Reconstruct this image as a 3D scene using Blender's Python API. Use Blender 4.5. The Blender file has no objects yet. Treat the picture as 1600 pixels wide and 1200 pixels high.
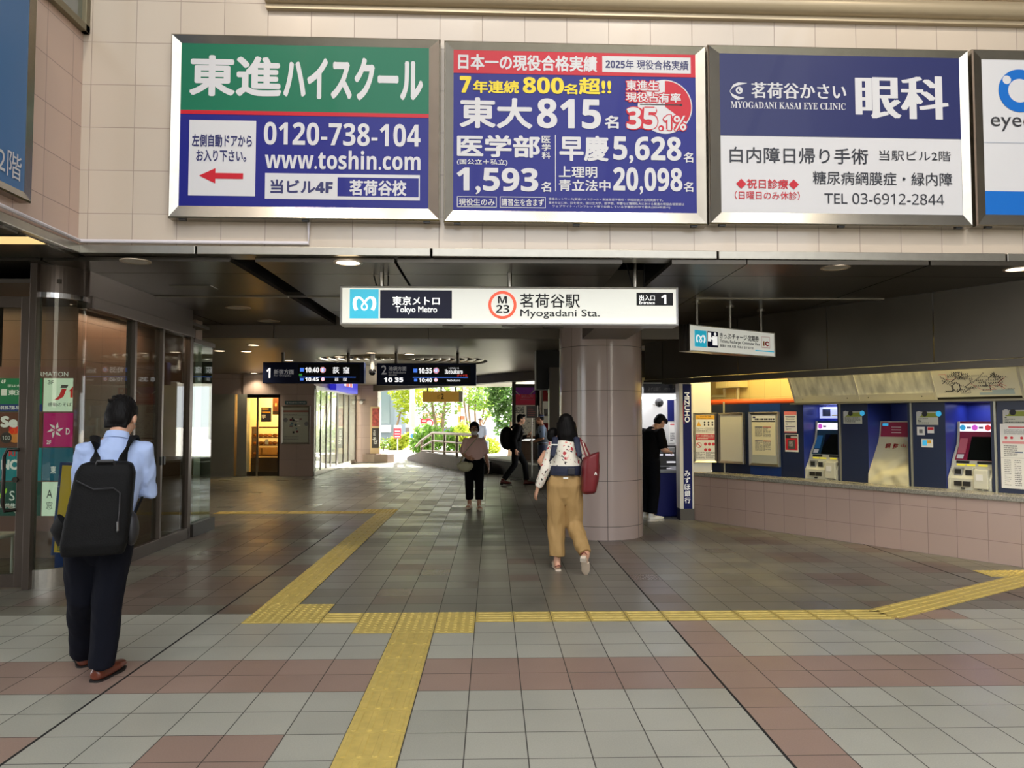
import bpy, math, random
from mathutils import Vector, Matrix, noise
random.seed(7)
SC = bpy.context.scene
COL = SC.collection
R = math.radians

# ---------------------------------------------------------------- camera, sky, sun, exposure
FPX, PITCH, YAW, EYE = 1200.0, math.atan(55 / 1200), R(1.48), 1.57
cam = bpy.data.cameras.new('camera')
cam.sensor_width, cam.lens = 36.0, 27.0
cam.clip_end = 400
cam_ob = bpy.data.objects.new('camera', cam)
cam_ob.location = (0, 0, EYE)
cam_ob.rotation_euler = (R(90) + PITCH, 0, -YAW)
COL.objects.link(cam_ob)
SC.camera = cam_ob

world = bpy.data.worlds.new('sky')
SC.world = world
world.use_nodes = True
wn = world.node_tree.nodes
bg = wn['Background']
bg.inputs[0].default_value = (0.93, 0.96, 1.0, 1)
bg.inputs[1].default_value = 3.3

sun = bpy.data.lights.new('sun', 'SUN')
sun.energy, sun.angle, sun.color = 42.0, R(0.6), (1.0, 0.95, 0.86)
sun_ob = bpy.data.objects.new('sun', sun)
sun_ob.rotation_euler = Vector((-0.42, -0.72, -0.43)).to_track_quat('-Z', 'Y').to_euler()
COL.objects.link(sun_ob)

SC.view_settings.view_transform = 'Standard'
SC.view_settings.look = 'None'
SC.view_settings.gamma = 1.0
SC.view_settings.use_curve_mapping = False
SC.view_settings.exposure = 0.35

# ---------------------------------------------------------------- camera rays: photo point -> place
_w = Vector((math.sin(YAW) * math.cos(PITCH), math.cos(YAW) * math.cos(PITCH), math.sin(PITCH)))
_r = Vector((math.cos(YAW), -math.sin(YAW), 0))
_u = _r.cross(_w)
CAM = Vector((0, 0, EYE))


def ray(px, py):
    return _w + _r * ((px - 800) / FPX) - _u * ((py - 600) / FPX)


def atY(px, py, Y):
    d = ray(px, py)
    return CAM + d * (Y / d.y)


def atZ(px, py, z=0.0):
    d = ray(px, py)
    return CAM + d * ((z - EYE) / d.z)


class Frame:
    """local axes: x to the viewer's right, y away from the viewer into the surface, z up"""
    def __init__(s, o, rz):
        s.o, s.rz = Vector(o), rz
        s.x = Vector((math.cos(rz), math.sin(rz), 0))
        s.y = Vector((-math.sin(rz), math.cos(rz), 0))

    def hit(s, px, py, y=0.0):
        d = ray(px, py)
        p0 = s.o + s.y * y
        t = (p0 - CAM).dot(s.y) / d.dot(s.y)
        q = CAM + d * t - s.o
        return q.dot(s.x), q.z

    def rect(s, x0, y0, x1, y1, y=0.0):
        mx, my = (x0 + x1) / 2, (y0 + y1) / 2
        return (s.hit(x0, my, y)[0], s.hit(mx, y1, y)[1], s.hit(x1, my, y)[0], s.hit(mx, y0, y)[1])

    def W(s, x, y, z=0):
        return s.o + s.x * x + s.y * y + Vector((0, 0, z))


# ---------------------------------------------------------------- materials
def lin(c):
    if len(c) == 4:
        c = c[:3]
    return tuple((v / 255 / 12.92 if v / 255 <= 0.04045 else ((v / 255 + 0.055) / 1.055) ** 2.4) for v in c) + (1,)


MATS = {}


def M(name, c, rough=0.5, metal=0.0, emit=None, es=0.0, coat=0.0, var=0.0, vs=8.0, bump=0.0, bs=200.0, alpha=None, trans=0.0, spec=0.5, stretch=None):
    if name in MATS:
        return MATS[name]
    m = bpy.data.materials.new(name)
    m.use_nodes = True
    nt = m.node_tree
    b = nt.nodes['Principled BSDF']
    b.inputs['Base Color'].default_value = lin(c)
    b.inputs['Roughness'].default_value = rough
    b.inputs['Metallic'].default_value = metal
    b.inputs['Coat Weight'].default_value = coat
    b.inputs['Coat Roughness'].default_value = 0.03
    b.inputs['Specular IOR Level'].default_value = spec
    if emit:
        b.inputs['Emission Color'].default_value = lin(emit)
        b.inputs['Emission Strength'].default_value = es
    if var or bump:
        tc = nt.nodes.new('ShaderNodeTexCoord')
        src = tc.outputs['Object']
        if stretch:
            mp = nt.nodes.new('ShaderNodeMapping')
            mp.inputs['Scale'].default_value = stretch
            nt.links.new(src, mp.inputs['Vector'])
            src = mp.outputs[0]
    if var:
        n = nt.nodes.new('ShaderNodeTexNoise')
        n.inputs['Scale'].default_value = vs
        n.inputs['Detail'].default_value = 4
        nt.links.new(src, n.inputs['Vector'])
        h = nt.nodes.new('ShaderNodeHueSaturation')
        h.inputs['Color'].default_value = lin(c)
        mr = nt.nodes.new('ShaderNodeMapRange')
        mr.inputs[1].default_value, mr.inputs[2].default_value = 0.3, 0.7
        mr.inputs[3].default_value, mr.inputs[4].default_value = 1 - var, 1 + var
        nt.links.new(n.outputs[0], mr.inputs[0])
        nt.links.new(mr.outputs[0], h.inputs['Value'])
        nt.links.new(h.outputs[0], b.inputs['Base Color'])
    if bump:
        n2 = nt.nodes.new('ShaderNodeTexNoise')
        n2.inputs['Scale'].default_value = bs
        n2.inputs['Detail'].default_value = 3
        nt.links.new(src, n2.inputs['Vector'])
        bp = nt.nodes.new('ShaderNodeBump')
        bp.inputs['Strength'].default_value = bump
        bp.inputs['Distance'].default_value = 0.02
        nt.links.new(n2.outputs[0], bp.inputs['Height'])
        nt.links.new(bp.outputs[0], b.inputs['Normal'])
    MATS[name] = m
    return m


def mth(nt, op, a, b=None):
    n = nt.nodes.new('ShaderNodeMath')
    n.operation = op
    for i, v in enumerate((a, b)):
        if v is None:
            continue
        if isinstance(v, (int, float)):
            n.inputs[i].default_value = v
        else:
            nt.links.new(v, n.inputs[i])
    return n.outputs[0]


def tilemat(name, c, grout, su, sv, ou=0.0, ov=0.0, w=0.006, axes='xz', rough=0.25, coat=0.0, var=0.05, grain=0.0, radial=0.0, bumpd=0.4, spec=0.5):
    """a grid of tiles with grout joints; axes names the two object axes, or 'az' with a radius for a round column"""
    m = bpy.data.materials.new(name)
    m.use_nodes = True
    nt = m.node_tree
    b = nt.nodes['Principled BSDF']
    b.inputs['Roughness'].default_value = rough
    b.inputs['Coat Weight'].default_value = coat
    b.inputs['Coat Roughness'].default_value = 0.04
    b.inputs['Specular IOR Level'].default_value = spec
    tc = nt.nodes.new('ShaderNodeTexCoord')
    sp = nt.nodes.new('ShaderNodeSeparateXYZ')
    nt.links.new(tc.outputs['Object'], sp.inputs[0])
    g = {'x': sp.outputs[0], 'y': sp.outputs[1], 'z': sp.outputs[2]}
    if axes[0] == 'a':
        g['a'] = mth(nt, 'MULTIPLY', mth(nt, 'ARCTAN2', sp.outputs[1], sp.outputs[0]), radial)
    fl, ed = [], []
    for ax, s, o in ((axes[0], su, ou), (axes[1], sv, ov)):
        t = mth(nt, 'DIVIDE', mth(nt, 'SUBTRACT', g[ax], o), s)
        fl.append(mth(nt, 'FLOOR', t))
        ed.append(mth(nt, 'GREATER_THAN', mth(nt, 'ABSOLUTE', mth(nt, 'SUBTRACT', mth(nt, 'FRACT', t), 0.5)), 0.5 - w / 2 / s))
    joint = mth(nt, 'MAXIMUM', ed[0], ed[1])
    cb = nt.nodes.new('ShaderNodeCombineXYZ')
    nt.links.new(fl[0], cb.inputs[0])
    nt.links.new(fl[1], cb.inputs[1])
    wn_ = nt.nodes.new('ShaderNodeTexWhiteNoise')
    nt.links.new(cb.outputs[0], wn_.inputs[0])
    val = mth(nt, 'ADD', mth(nt, 'MULTIPLY', wn_.outputs[0], 2 * var), 1 - var)
    if grain:
        no = nt.nodes.new('ShaderNodeTexNoise')
        no.inputs['Scale'].default_value = 140
        no.inputs['Detail'].default_value = 3
        nt.links.new(tc.outputs['Object'], no.inputs['Vector'])
        val = mth(nt, 'MULTIPLY', val, mth(nt, 'ADD', mth(nt, 'MULTIPLY', no.outputs[0], 2 * grain), 1 - grain))
        no2 = nt.nodes.new('ShaderNodeTexNoise')
        no2.inputs['Scale'].default_value = 1.3
        no2.inputs['Detail'].default_value = 3
        nt.links.new(tc.outputs['Object'], no2.inputs['Vector'])
        val = mth(nt, 'MULTIPLY', val, mth(nt, 'ADD', mth(nt, 'MULTIPLY', no2.outputs[0], 0.3), 0.85))
    h = nt.nodes.new('ShaderNodeHueSaturation')
    h.inputs['Color'].default_value = lin(c)
    nt.links.new(val, h.inputs['Value'])
    mx = nt.nodes.new('ShaderNodeMixRGB')
    nt.links.new(joint, mx.inputs[0])
    nt.links.new(h.outputs[0], mx.inputs[1])
    mx.inputs[2].default_value = lin(grout)
    nt.links.new(mx.outputs[0], b.inputs['Base Color'])
    rg = mth(nt, 'ADD', mth(nt, 'MULTIPLY', joint, 0.6 - rough if rough < 0.6 else 0), mth(nt, 'ADD', mth(nt, 'MULTIPLY', wn_.outputs[0], 0.16 if grain else 0.0), rough))
    nt.links.new(rg, b.inputs['Roughness'])
    bp = nt.nodes.new('ShaderNodeBump')
    bp.inputs['Strength'].default_value = bumpd
    bp.inputs['Distance'].default_value = 0.004
    bp.invert = True
    nt.links.new(joint, bp.inputs['Height'])
    nt.links.new(bp.outputs[0], b.inputs['Normal'])
    return m


def glassmat(name, tint=(235, 240, 238), f0=0.05, rough=0.0):
    m = bpy.data.materials.new(name)
    m.use_nodes = True
    nt = m.node_tree
    nt.nodes.remove(nt.nodes['Principled BSDF'])
    out = nt.nodes['Material Output']
    lw = nt.nodes.new('ShaderNodeLayerWeight')
    lw.inputs[0].default_value = 0.5
    fac = mth(nt, 'ADD', mth(nt, 'MULTIPLY', mth(nt, 'POWER', lw.outputs['Facing'], 5.0), 0.8), f0)
    t = nt.nodes.new('ShaderNodeBsdfTransparent')
    t.inputs[0].default_value = lin(tint)
    g = nt.nodes.new('ShaderNodeBsdfGlossy')
    g.inputs['Roughness'].default_value = rough
    mix = nt.nodes.new('ShaderNodeMixShader')
    nt.links.new(fac, mix.inputs[0])
    nt.links.new(t.outputs[0], mix.inputs[1])
    nt.links.new(g.outputs[0], mix.inputs[2])
    nt.links.new(mix.outputs[0], out.inputs[0])
    return m


# ---------------------------------------------------------------- mesh building
class MB:
    def __init__(s):
        s.v, s.f, s.mi, s.cur = [], [], [], 0

    def add(s, vs, fs):
        n = len(s.v)
        s.v += [tuple(p) for p in vs]
        for f in fs:
            s.f.append([i + n for i in f])
            s.mi.append(s.cur)
        return s

    def mat(s, i):
        s.cur = i
        return s

    def box(s, x0, y0, z0, x1, y1, z1):
        x0, x1 = min(x0, x1), max(x0, x1)
        y0, y1 = min(y0, y1), max(y0, y1)
        z0, z1 = min(z0, z1), max(z0, z1)
        v = [(x, y, z) for z in (z0, z1) for y in (y0, y1) for x in (x0, x1)]
        return s.add(v, [(0, 2, 3, 1), (4, 5, 7, 6), (0, 1, 5, 4), (2, 6, 7, 3), (0, 4, 6, 2), (1, 3, 7, 5)])

    def quad(s, *p):
        return s.add(p, [tuple(range(len(p)))])

    def prism(s, poly, a0, a1, axis='y'):
        """poly of 2D points swept along one axis between a0 and a1"""
        def P(p, a):
            return {'y': (p[0], a, p[1]), 'z': (p[0], p[1], a), 'x': (a, p[0], p[1])}[axis]
        n = len(poly)
        v = [P(p, a0) for p in poly] + [P(p, a1) for p in poly]
        f = [tuple(range(n)), tuple(range(2 * n - 1, n - 1, -1))] + [(i, i + n, (i + 1) % n + n, (i + 1) % n) for i in range(n)]
        return s.add(v, f)

    def cyl(s, p0, p1, r0, r1=None, n=16, caps=True):
        r1 = r0 if r1 is None else r1
        p0, p1 = Vector(p0), Vector(p1)
        d = (p1 - p0).normalized()
        a = d.orthogonal().normalized()
        b = d.cross(a)
        v = []
        for p, r in ((p0, r0), (p1, r1)):
            for i in range(n):
                t = 2 * math.pi * i / n
                v.append(p + a * (r * math.cos(t)) + b * (r * math.sin(t)))
        f = [(i, (i + 1) % n, (i + 1) % n + n, i + n) for i in range(n)]
        if caps:
            f += [tuple(range(n - 1, -1, -1)), tuple(range(n, 2 * n))]
        return s.add(v, f)

    def tube(s, pts, rad, n=10, caps=True, up=None):
        """swept tube; rad a number, or a list of r or (ra, rb) per point; up fixes the rb axis"""
        pts = [Vector(p) for p in pts]
        if isinstance(rad, (int, float)):
            rad = [rad] * len(pts)
        v, prev = [], None
        for k, p in enumerate(pts):
            d = pts[min(k + 1, len(pts) - 1)] - pts[max(k - 1, 0)]
            d = d.normalized() if d.length > 1e-9 else Vector((0, 0, 1))
            if up is not None:
                b = Vector(up)
                b = (b - d * b.dot(d))
                b = b.normalized() if b.length > 1e-4 else d.orthogonal().normalized()
                a = b.cross(d)
            elif prev is None:
                a = d.orthogonal().normalized()
                b = d.cross(a)
            else:
                a = (prev - d * prev.dot(d)).normalized()
                b = d.cross(a)
            prev = a
            ra, rb = rad[k] if isinstance(rad[k], (tuple, list)) else (rad[k], rad[k])
            for i in range(n):
                t = 2 * math.pi * i / n
                v.append(p + a * (ra * math.cos(t)) + b * (rb * math.sin(t)))
        f = []
        for k in range(len(pts) - 1):
            for i in range(n):
                j = (i + 1) % n
                f.append((k * n + i, k * n + j, (k + 1) * n + j, (k + 1) * n + i))
        if caps:
            f += [tuple(range(n - 1, -1, -1)), tuple((len(pts) - 1) * n + i for i in range(n))]
        return s.add(v, f)

    def ball(s, c, rx, ry=None, rz=None, n=16, m=10, rot=None):
        ry = rx if ry is None else ry
        rz = rx if rz is None else rz
        c = Vector(c)
        v = [Vector((0, 0, rz))]
        for j in range(1, m):
            ph = math.pi * j / m
            for i in range(n):
                t = 2 * math.pi * i / n
                v.append(Vector((rx * math.sin(ph) * math.cos(t), ry * math.sin(ph) * math.sin(t), rz * math.cos(ph))))
        v.append(Vector((0, 0, -rz)))
        if rot is not None:
            v = [rot @ q for q in v]
        v = [q + c for q in v]
        f = [(0, 1 + i, 1 + (i + 1) % n) for i in range(n)]
        for j in range(m - 2):
            for i in range(n):
                a, b2 = 1 + j * n + i, 1 + j * n + (i + 1) % n
                f.append((a, a + n, b2 + n, b2))
        e = len(v) - 1
        f += [(e, 1 + (m - 2) * n + (i + 1) % n, 1 + (m - 2) * n + i) for i in range(n)]
        return s.add(v, f)

    def lathe(s, prof, c=(0, 0), n=32, a0=0.0, a1=None):
        """prof: (r, z) pairs from bottom to top about a vertical axis at c"""
        full = a1 is None
        a1 = 2 * math.pi if full else a1
        k = n if full else n + 1
        v = []
        for r, z in prof:
            for i in range(k):
                t = a0 + (a1 - a0) * i / n
                v.append((c[0] + r * math.cos(t), c[1] + r * math.sin(t), z))
        f = []
        for j in range(len(prof) - 1):
            for i in range(n):
                i2 = (i + 1) % k
                f.append((j * k + i, j * k + i2, (j + 1) * k + i2, (j + 1) * k + i))
        return s.add(v, f)

    def disc(s, cx, y, cz, rx, rz=None, n=28, a0=0.0, a1=2 * math.pi, r_in=0.0):
        """flat disc, ring or sector facing -y"""
        rz = rx if rz is None else rz
        q = r_in / rx if rx else 0
        v, f = [], []
        for i in range(n + 1):
            t = a0 + (a1 - a0) * i / n
            v.append((cx + rx * math.cos(t), y, cz + rz * math.sin(t)))
            v.append((cx + q * rx * math.cos(t), y, cz + q * rz * math.sin(t)))
        f = [(2 * i, 2 * i + 2, 2 * i + 3, 2 * i + 1) for i in range(n)]
        return s.add(v, f)

    def plate(s, x0, z0, x1, z1, y):
        return s.quad((x0, y, z0), (x1, y, z0), (x1, y, z1), (x0, y, z1))

    def build(s, name, mats, parent=None, smooth=False, bevel=0.0, loc=None, rz=0.0, kind=None, seg=2):
        me = bpy.data.meshes.new(name)
        me.from_pydata(s.v, [], s.f)
        if not isinstance(mats, (list, tuple)):
            mats = [mats]
        for m in mats:
            me.materials.append(m)
        for p, i in zip(me.polygons, s.mi):
            p.material_index = i
        if smooth:
            me.shade_smooth()
            me.set_sharp_from_angle(angle=0.7)
        me.update()
        o = bpy.data.objects.new(name, me)
        COL.objects.link(o)
        if parent is not None:
            o.parent = parent
        if loc is not None:
            o.location = loc
            o.rotation_euler = (0, 0, rz)
        if kind:
            o['kind'] = kind
        if bevel:
            b = o.modifiers.new('bevel', 'BEVEL')
            b.width, b.segments, b.limit_method = bevel, seg, 'ANGLE'
        return o


def thing(name, label, cat, loc=(0, 0, 0), rz=0.0, group=None):
    o = bpy.data.objects.new(name, None)
    o.empty_display_size = 0.1
    COL.objects.link(o)
    o.location = loc
    o.rotation_euler = (0, 0, rz)
    return tag(o, label, cat, group)


def tag(o, label, cat, group=None):
    o['label'], o['category'] = label, cat
    if group:
        o['group'] = group
    return o


def dup(root, loc, rz, label=None, group=None):
    r = root.copy()
    COL.objects.link(r)
    r.location = loc
    r.rotation_euler = (0, 0, rz)
    if label:
        r['label'] = label
    if group:
        r['group'] = group
    for ch in list(root.children):
        c = ch.copy()
        COL.objects.link(c)
        c.parent = r
        for g in list(ch.children):
            d = g.copy()
            COL.objects.link(d)
            d.parent = c
    return r


_TX = {}


def text_mesh(body, bold):
    bold = 0.0                                   # weight is added by put_text
    k = (body, bold)
    if k not in _TX:
        c = bpy.data.curves.new('lettering', 'FONT')
        c.body, c.size, c.offset, c.resolution_u = body, 1.0, bold, 3
        o = bpy.data.objects.new('lettering', c)
        COL.objects.link(o)
        me = bpy.data.meshes.new_from_object(o.evaluated_get(bpy.context.evaluated_depsgraph_get()))
        vs = [(v.co.x, v.co.y) for v in me.vertices]
        fs = [tuple(p.vertices) for p in me.polygons]
        bpy.data.objects.remove(o)
        bpy.data.curves.remove(c)
        bpy.data.meshes.remove(me)
        _TX[k] = (vs, fs)
    return _TX[k]


def sb(s):
    """heavy sans digits and letters"""
    return ''.join(chr(0x1D7EC + ord(c) - 48) if c.isdigit() and c.isascii() else chr(0x1D5D4 + ord(c) - 65) if 'A' <= c <= 'Z' else chr(0x1D5EE + ord(c) - 97) if 'a' <= c <= 'z' else c for c in s)


def sr(s):
    return ''.join(chr(0x1D7E2 + ord(c) - 48) if c.isdigit() and c.isascii() else c for c in s)


def se(s):
    return ''.join(chr(0x1D400 + ord(c) - 65) if 'A' <= c <= 'Z' else c for c in s)


def put_text(mb, body, rect, y, bold=0.0, rot=0):
    """letters fitted into rect = (x0, z0, x1, z1) on the plane y, facing -y; rot=1 turns the line to read downwards"""
    vs, fs = text_mesh(body, bold)
    if not vs:
        return mb
    if rot:
        vs = [(b, -a) for a, b in vs]
    ax, bx = min(v[0] for v in vs), max(v[0] for v in vs)
    az, bz = min(v[1] for v in vs), max(v[1] for v in vs)
    x0, z0, x1, z1 = rect
    p, q = bold if isinstance(bold, tuple) else (max(bold, 0), max(bold, 0))
    ax, bx, az, bz = ax - p, bx + p, az - q, bz + q
    sx, sz = (x1 - x0) / (bx - ax), (z1 - z0) / (bz - az)
    g, h = p * 0.72, q * 0.72
    for k, (da, db) in enumerate(((0, 0), (p, 0), (-p, 0), (0, q), (0, -q), (g, h), (-g, h), (g, -h), (-g, -h)) if p + q > 0 else ((0, 0),)):
        mb.add([(x0 + (a + da - ax) * sx, y - k * 2e-5, z0 + (b + db - az) * sz) for a, b in vs], fs)
    return mb


def txt(parent, body, rect, y, mat, bold=0.0, name='lettering', rot=0):
    return put_text(MB(), body, rect, y, bold, rot).build(name, mat, parent)


def vtxt(parent, body, rect, y, mat, bold=0.0, name='lettering'):
    """one character under the other"""
    mb = MB()
    x0, z0, x1, z1 = rect
    h = (z1 - z0) / len(body)
    for i, ch in enumerate(body):
        zt = z1 - i * h
        put_text(mb, ch, (x0, zt - h * 0.92, x1, zt - h * 0.04), y, bold)
    return mb.build(name, mat, parent)


def frame_mb(outer, inner, y_back, y_front, y_in, lip=0.012):
    """mitred frame with a sloping face"""
    ox0, oz0, ox1, oz1 = outer
    ix0, iz0, ix1, iz1 = inner
    rings = [((ox0, oz0, ox1, oz1), y_back), ((ox0, oz0, ox1, oz1), y_front + lip), ((ox0 + lip, oz0 + lip, ox1 - lip, oz1 - lip), y_front), ((ix0, iz0, ix1, iz1), y_in), ((ix0, iz0, ix1, iz1), y_back)]
    mb = MB()
    for (a, ya), (b, yb) in zip(rings, rings[1:]):
        A = [(a[0], ya, a[1]), (a[2], ya, a[1]), (a[2], ya, a[3]), (a[0], ya, a[3])]
        B = [(b[0], yb, b[1]), (b[2], yb, b[1]), (b[2], yb, b[3]), (b[0], yb, b[3])]
        for i in range(4):
            j = (i + 1) % 4
            mb.quad(A[i], A[j], B[j], B[i])
    return mb


def lamp(name, kind, loc, energy, color=(255, 255, 255), size=0.3, size_y=None, rot=(0, 0, 0), parent=None, spot=None):
    l = bpy.data.lights.new(name, kind)
    l.energy, l.color = energy, lin(color)[:3]
    if kind == 'AREA':
        l.size = size
        if size_y:
            l.shape, l.size_y = 'RECTANGLE', size_y
    elif kind == 'SPOT':
        l.spot_size, l.spot_blend, l.shadow_soft_size = spot or R(100), 0.6, size
    else:
        l.shadow_soft_size = size
    o = bpy.data.objects.new(name, l)
    COL.objects.link(o)
    o.location, o.rotation_euler = loc, rot
    if parent:
        o.parent = parent
    return o


# shared materials
STEEL = M('brushed_steel', (190, 186, 176), 0.3, 1.0, var=0.05, vs=30)
STEEL_DK = M('dark_steel', (96, 92, 86), 0.35, 1.0)
CHROME = M('chrome', (215, 215, 215), 0.1, 1.0)
BRONZE = M('bronze_frame', (92, 82, 74), 0.35, 0.6)
BLACK = M('black_paint', (18, 18, 18), 0.5)
DARK = M('dark_panel', (46, 42, 36), 0.4, 0.0)
WHITE = M('white_paint', (232, 230, 224), 0.45)
PAPER = M('white_paper', (235, 233, 226), 0.6)
INK = M('dark_ink', (40, 40, 46), 0.6)
INK_N = M('navy_ink', (28, 32, 92), 0.5)
RED = M('red_print', (205, 40, 52), 0.45)
YEL = M('yellow_print', (248, 222, 60), 0.45)
GLASS = glassmat('clear_glass')
ADGLASS = glassmat('sign_glazing', (250, 250, 250), 0.04)
# ================================================================ THE SETTING
ST = 'structure'
CEIL, CEIL2, SLAB = 3.03, 2.83, 3.6
FAC = Frame((0, 7.10, 0), R(1.03))            # outer wall over the entrance
XC = FAC.hit(122, 383)[0]                       # inner corner with the left wing
ZT = FAC.hit(160, 383)[1]                       # lower edge of its tiles
TK = Frame((3.16, 12.0, 0), math.atan2(-3.88, 2.46))   # ticket counter, x along the counter

# ---- floor: one mesh of 0.3 m tiles, grey and brown
OX, OY, T = 0.17, 0.03, 0.3
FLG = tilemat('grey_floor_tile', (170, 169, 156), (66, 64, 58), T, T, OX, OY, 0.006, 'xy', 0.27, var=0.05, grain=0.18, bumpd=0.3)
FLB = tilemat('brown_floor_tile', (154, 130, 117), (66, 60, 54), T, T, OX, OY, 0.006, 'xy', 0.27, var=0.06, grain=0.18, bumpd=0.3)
FLG_SHADE = tilemat('shaded_grey_tile', (114, 111, 100), (52, 50, 46), T, T, OX, OY, 0.006, 'xy', 0.27, var=0.08, grain=0.18, bumpd=0.3)  # darker copies of both tiles, the roof's shade put into their colour
FLB_SHADE = tilemat('shaded_brown_tile', (106, 93, 84), (52, 48, 44), T, T, OX, OY, 0.006, 'xy', 0.27, var=0.08, grain=0.18, bumpd=0.3)
FLJ = M('expansion_joint', (26, 25, 24), 0.8)


def is_brown(i, j):
    x, y = OX + i * T, OY + j * T                # low corner of the tile
    if 4.4 < y < 5.05:
        return True
    if 1.3 < x < 1.6 and y < 9.8:
        return True
    if y < 3.8:
        return (-1.7 < x < -1.2) or (x < -2.4 and y > 3.2)
    if x < -1.8 and y > 5.6 and y < 12:
        a, b = i // 2, j // 2
        return (a * 3 + b * 5 + (a * b) % 3) % 5 in (0, 2) and y > 6.1
    if -1.7 < x < 0.3 and 6.6 < y < 9.5:
        return ((i // 2) + (j // 2) * 2) % 4 == 0 and j % 5 != 4
    if x > 2.5 and y > 5.9 and y < 11:
        a, b = i // 2, j // 2
        return (a + b * 2) % 4 == 1 or ((a * 7 + b * 3) % 11 == 0)
    if 1.6 < x < 5 and 9.9 < y < 10.5:
        return True
    return False


fl = MB()
i0, i1, j0, j1 = -44, 40, -30, 106
nx = i1 - i0 + 1
fl.v = [(OX + i * T, OY + j * T, 0.0) for j in range(j0, j1 + 1) for i in range(i0, i1 + 1)]
for j in range(j1 - j0):
    for i in range(i1 - i0):
        a = j * nx + i
        fl.f.append((a, a + 1, a + 1 + nx, a + nx))
        yy = OY + (j + j0) * T
        sh_ = 3 if yy > 6.2 else 0                    # same paving, passage shade painted in behind the cross strip
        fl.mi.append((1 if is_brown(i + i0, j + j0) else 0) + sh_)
fl.cur = 2
for xj in (-2.23, 1.37, 4.67):
    fl.box(xj - 0.007, -6, -0.01, xj + 0.007, 11.5, 0.0012)
fl.build('floor', [FLG, FLB, FLJ, FLG_SHADE, FLB_SHADE], kind=ST)
GROUND = M('asphalt', (168, 164, 156), 0.9, var=0.08, vs=2)
g = MB()
g.quad((-60, -50, -0.012), (60, -50, -0.012), (60, 150, -0.012), (-60, 150, -0.012))
g.build('ground', GROUND, kind=ST)

# ---- tiled wall over the entrance and the wing on its left
tx0 = FAC.hit(486.6, 30)[0]
tz0 = FAC.hit(160, 199)[1]
WT = tilemat('beige_wall_tile', (198, 184, 167), (158, 142, 130), 0.4, 0.4, tx0, tz0, 0.007, 'xz', 0.22, coat=0.25, var=0.025)
WTL = tilemat('pink_wall_tile', (206, 178, 162), (150, 128, 118), 0.4, 0.4, 0.07, tz0, 0.007, 'yz', 0.22, coat=0.25, var=0.025)
mb = MB()
mb.box(XC, 0, ZT, 10, 0.25, 14)
mb.build('wall_front', WT, loc=FAC.o, rz=FAC.rz, kind=ST)
cw = FAC.W(XC, 0)
LX = cw.x
mb = MB()
mb.box(LX - 0.25, -3, ZT, LX, cw.y + 0.2, 14)
mb.build('wall_left', WTL, kind=ST)
# stainless fascia under the tiles
FASC = M('fascia_steel', (158, 154, 144), 0.3, 0.9, var=0.05, vs=12)
FZ = 3.075
mb = MB()
segs = [FAC.hit(px, 400)[0] for px in (308, 674, 1120, 1569)]
xs = [XC] + segs + [10]
for a, b in zip(xs, xs[1:]):
    mb.box(a + 0.008, -0.035, FZ, b - 0.008, 0.2, ZT - 0.004)
mb.build('trim_1', FASC, loc=FAC.o, rz=FAC.rz, kind=ST, bevel=0.006)
mb = MB()
mb.box(LX - 0.2, -3, FZ, LX + 0.035, cw.y - 0.03, ZT - 0.004)
mb.build('trim_2', FASC, kind=ST, bevel=0.006)
# rounded ledge high on the wall
LEDGE = M('beige_ledge', (176, 160, 132), 0.35, 0.3)
lx, lz = FAC.hit(418, 13)
mb = MB()
for k, (yy, rr) in enumerate(((-0.02, 0.085), (0.03, 0.12))):
    zc = lz + 0.10 + k * 0.19
    mb.tube([(lx, -0.05 + yy, zc), (10, -0.05 + yy, zc)], rr, n=20)
mb.box(lx, -0.06, lz - 0.025, 10, 0.02, lz + 0.03)
mb.build('trim_3', LEDGE, loc=FAC.o, rz=FAC.rz, kind=ST, smooth=True)
# upper building mass behind the walls and the roof slab over the passage
CONC = M('concrete', (120, 116, 110), 0.8)
mb = MB()
mb.prism([(LX - 0.3, -3.0), (LX - 0.3, 7.4), (9.8, 7.5), (9.8, 17.0), (3.2, 18.4), (-4.9, 29.5), (-14, 29.5), (-14, -3.0)], SLAB, 15, 'z')
mb.build('roof', CONC, kind=ST)

# ---- dark metal ceiling of the entrance, with open slots
CP = M('dark_ceiling_panel', (70, 65, 57), 0.3, 0.55, var=0.1, vs=1.5)
mb = MB()
ylines = [7.12, 7.72, 9.16, 10.4, 11.99]
strips = [(-9, -4.16), (-4.14, -2.43), (-2.2, -0.915), (-0.885, 1.22), (1.69, 2.395), (2.405, 4.14), (4.16, 9.5)]
for a, b in strips:
    for c, d in zip(ylines, ylines[1:]):
        mb.box(a, c + 0.006, CEIL, b, d - 0.006, CEIL + 0.04)
for a, b in ((-2.43, -2.2),):
    mb.box(a, 9.08, CEIL, b, 9.24, CEIL + 0.04)
mb.build('ceiling', CP, kind=ST)
mb = MB()
for a, b in ((-4.0, -2.43), (-2.2, -0.92), (2.45, 4.75)):
    mb.box(a, 9.13, CEIL - 0.012, b, 9.2, CEIL + 0.0)
mb.build('trim_4', M('seam_strip', (150, 144, 130), 0.4, 0.7), kind=ST)
mb = MB()
mb.box(-12, 7.36, CEIL + 0.45, 9.5, 30, SLAB)
for a, b in ((-2.44, -2.2), (1.21, 1.69)):
    mb.box(a - 0.02, 7.3, CEIL + 0.04, a, 12, CEIL + 0.45)
    mb.box(b, 7.3, CEIL + 0.04, b + 0.02, 12, CEIL + 0.45)
mb.build('ceiling_void', BLACK, kind=ST)
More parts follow.
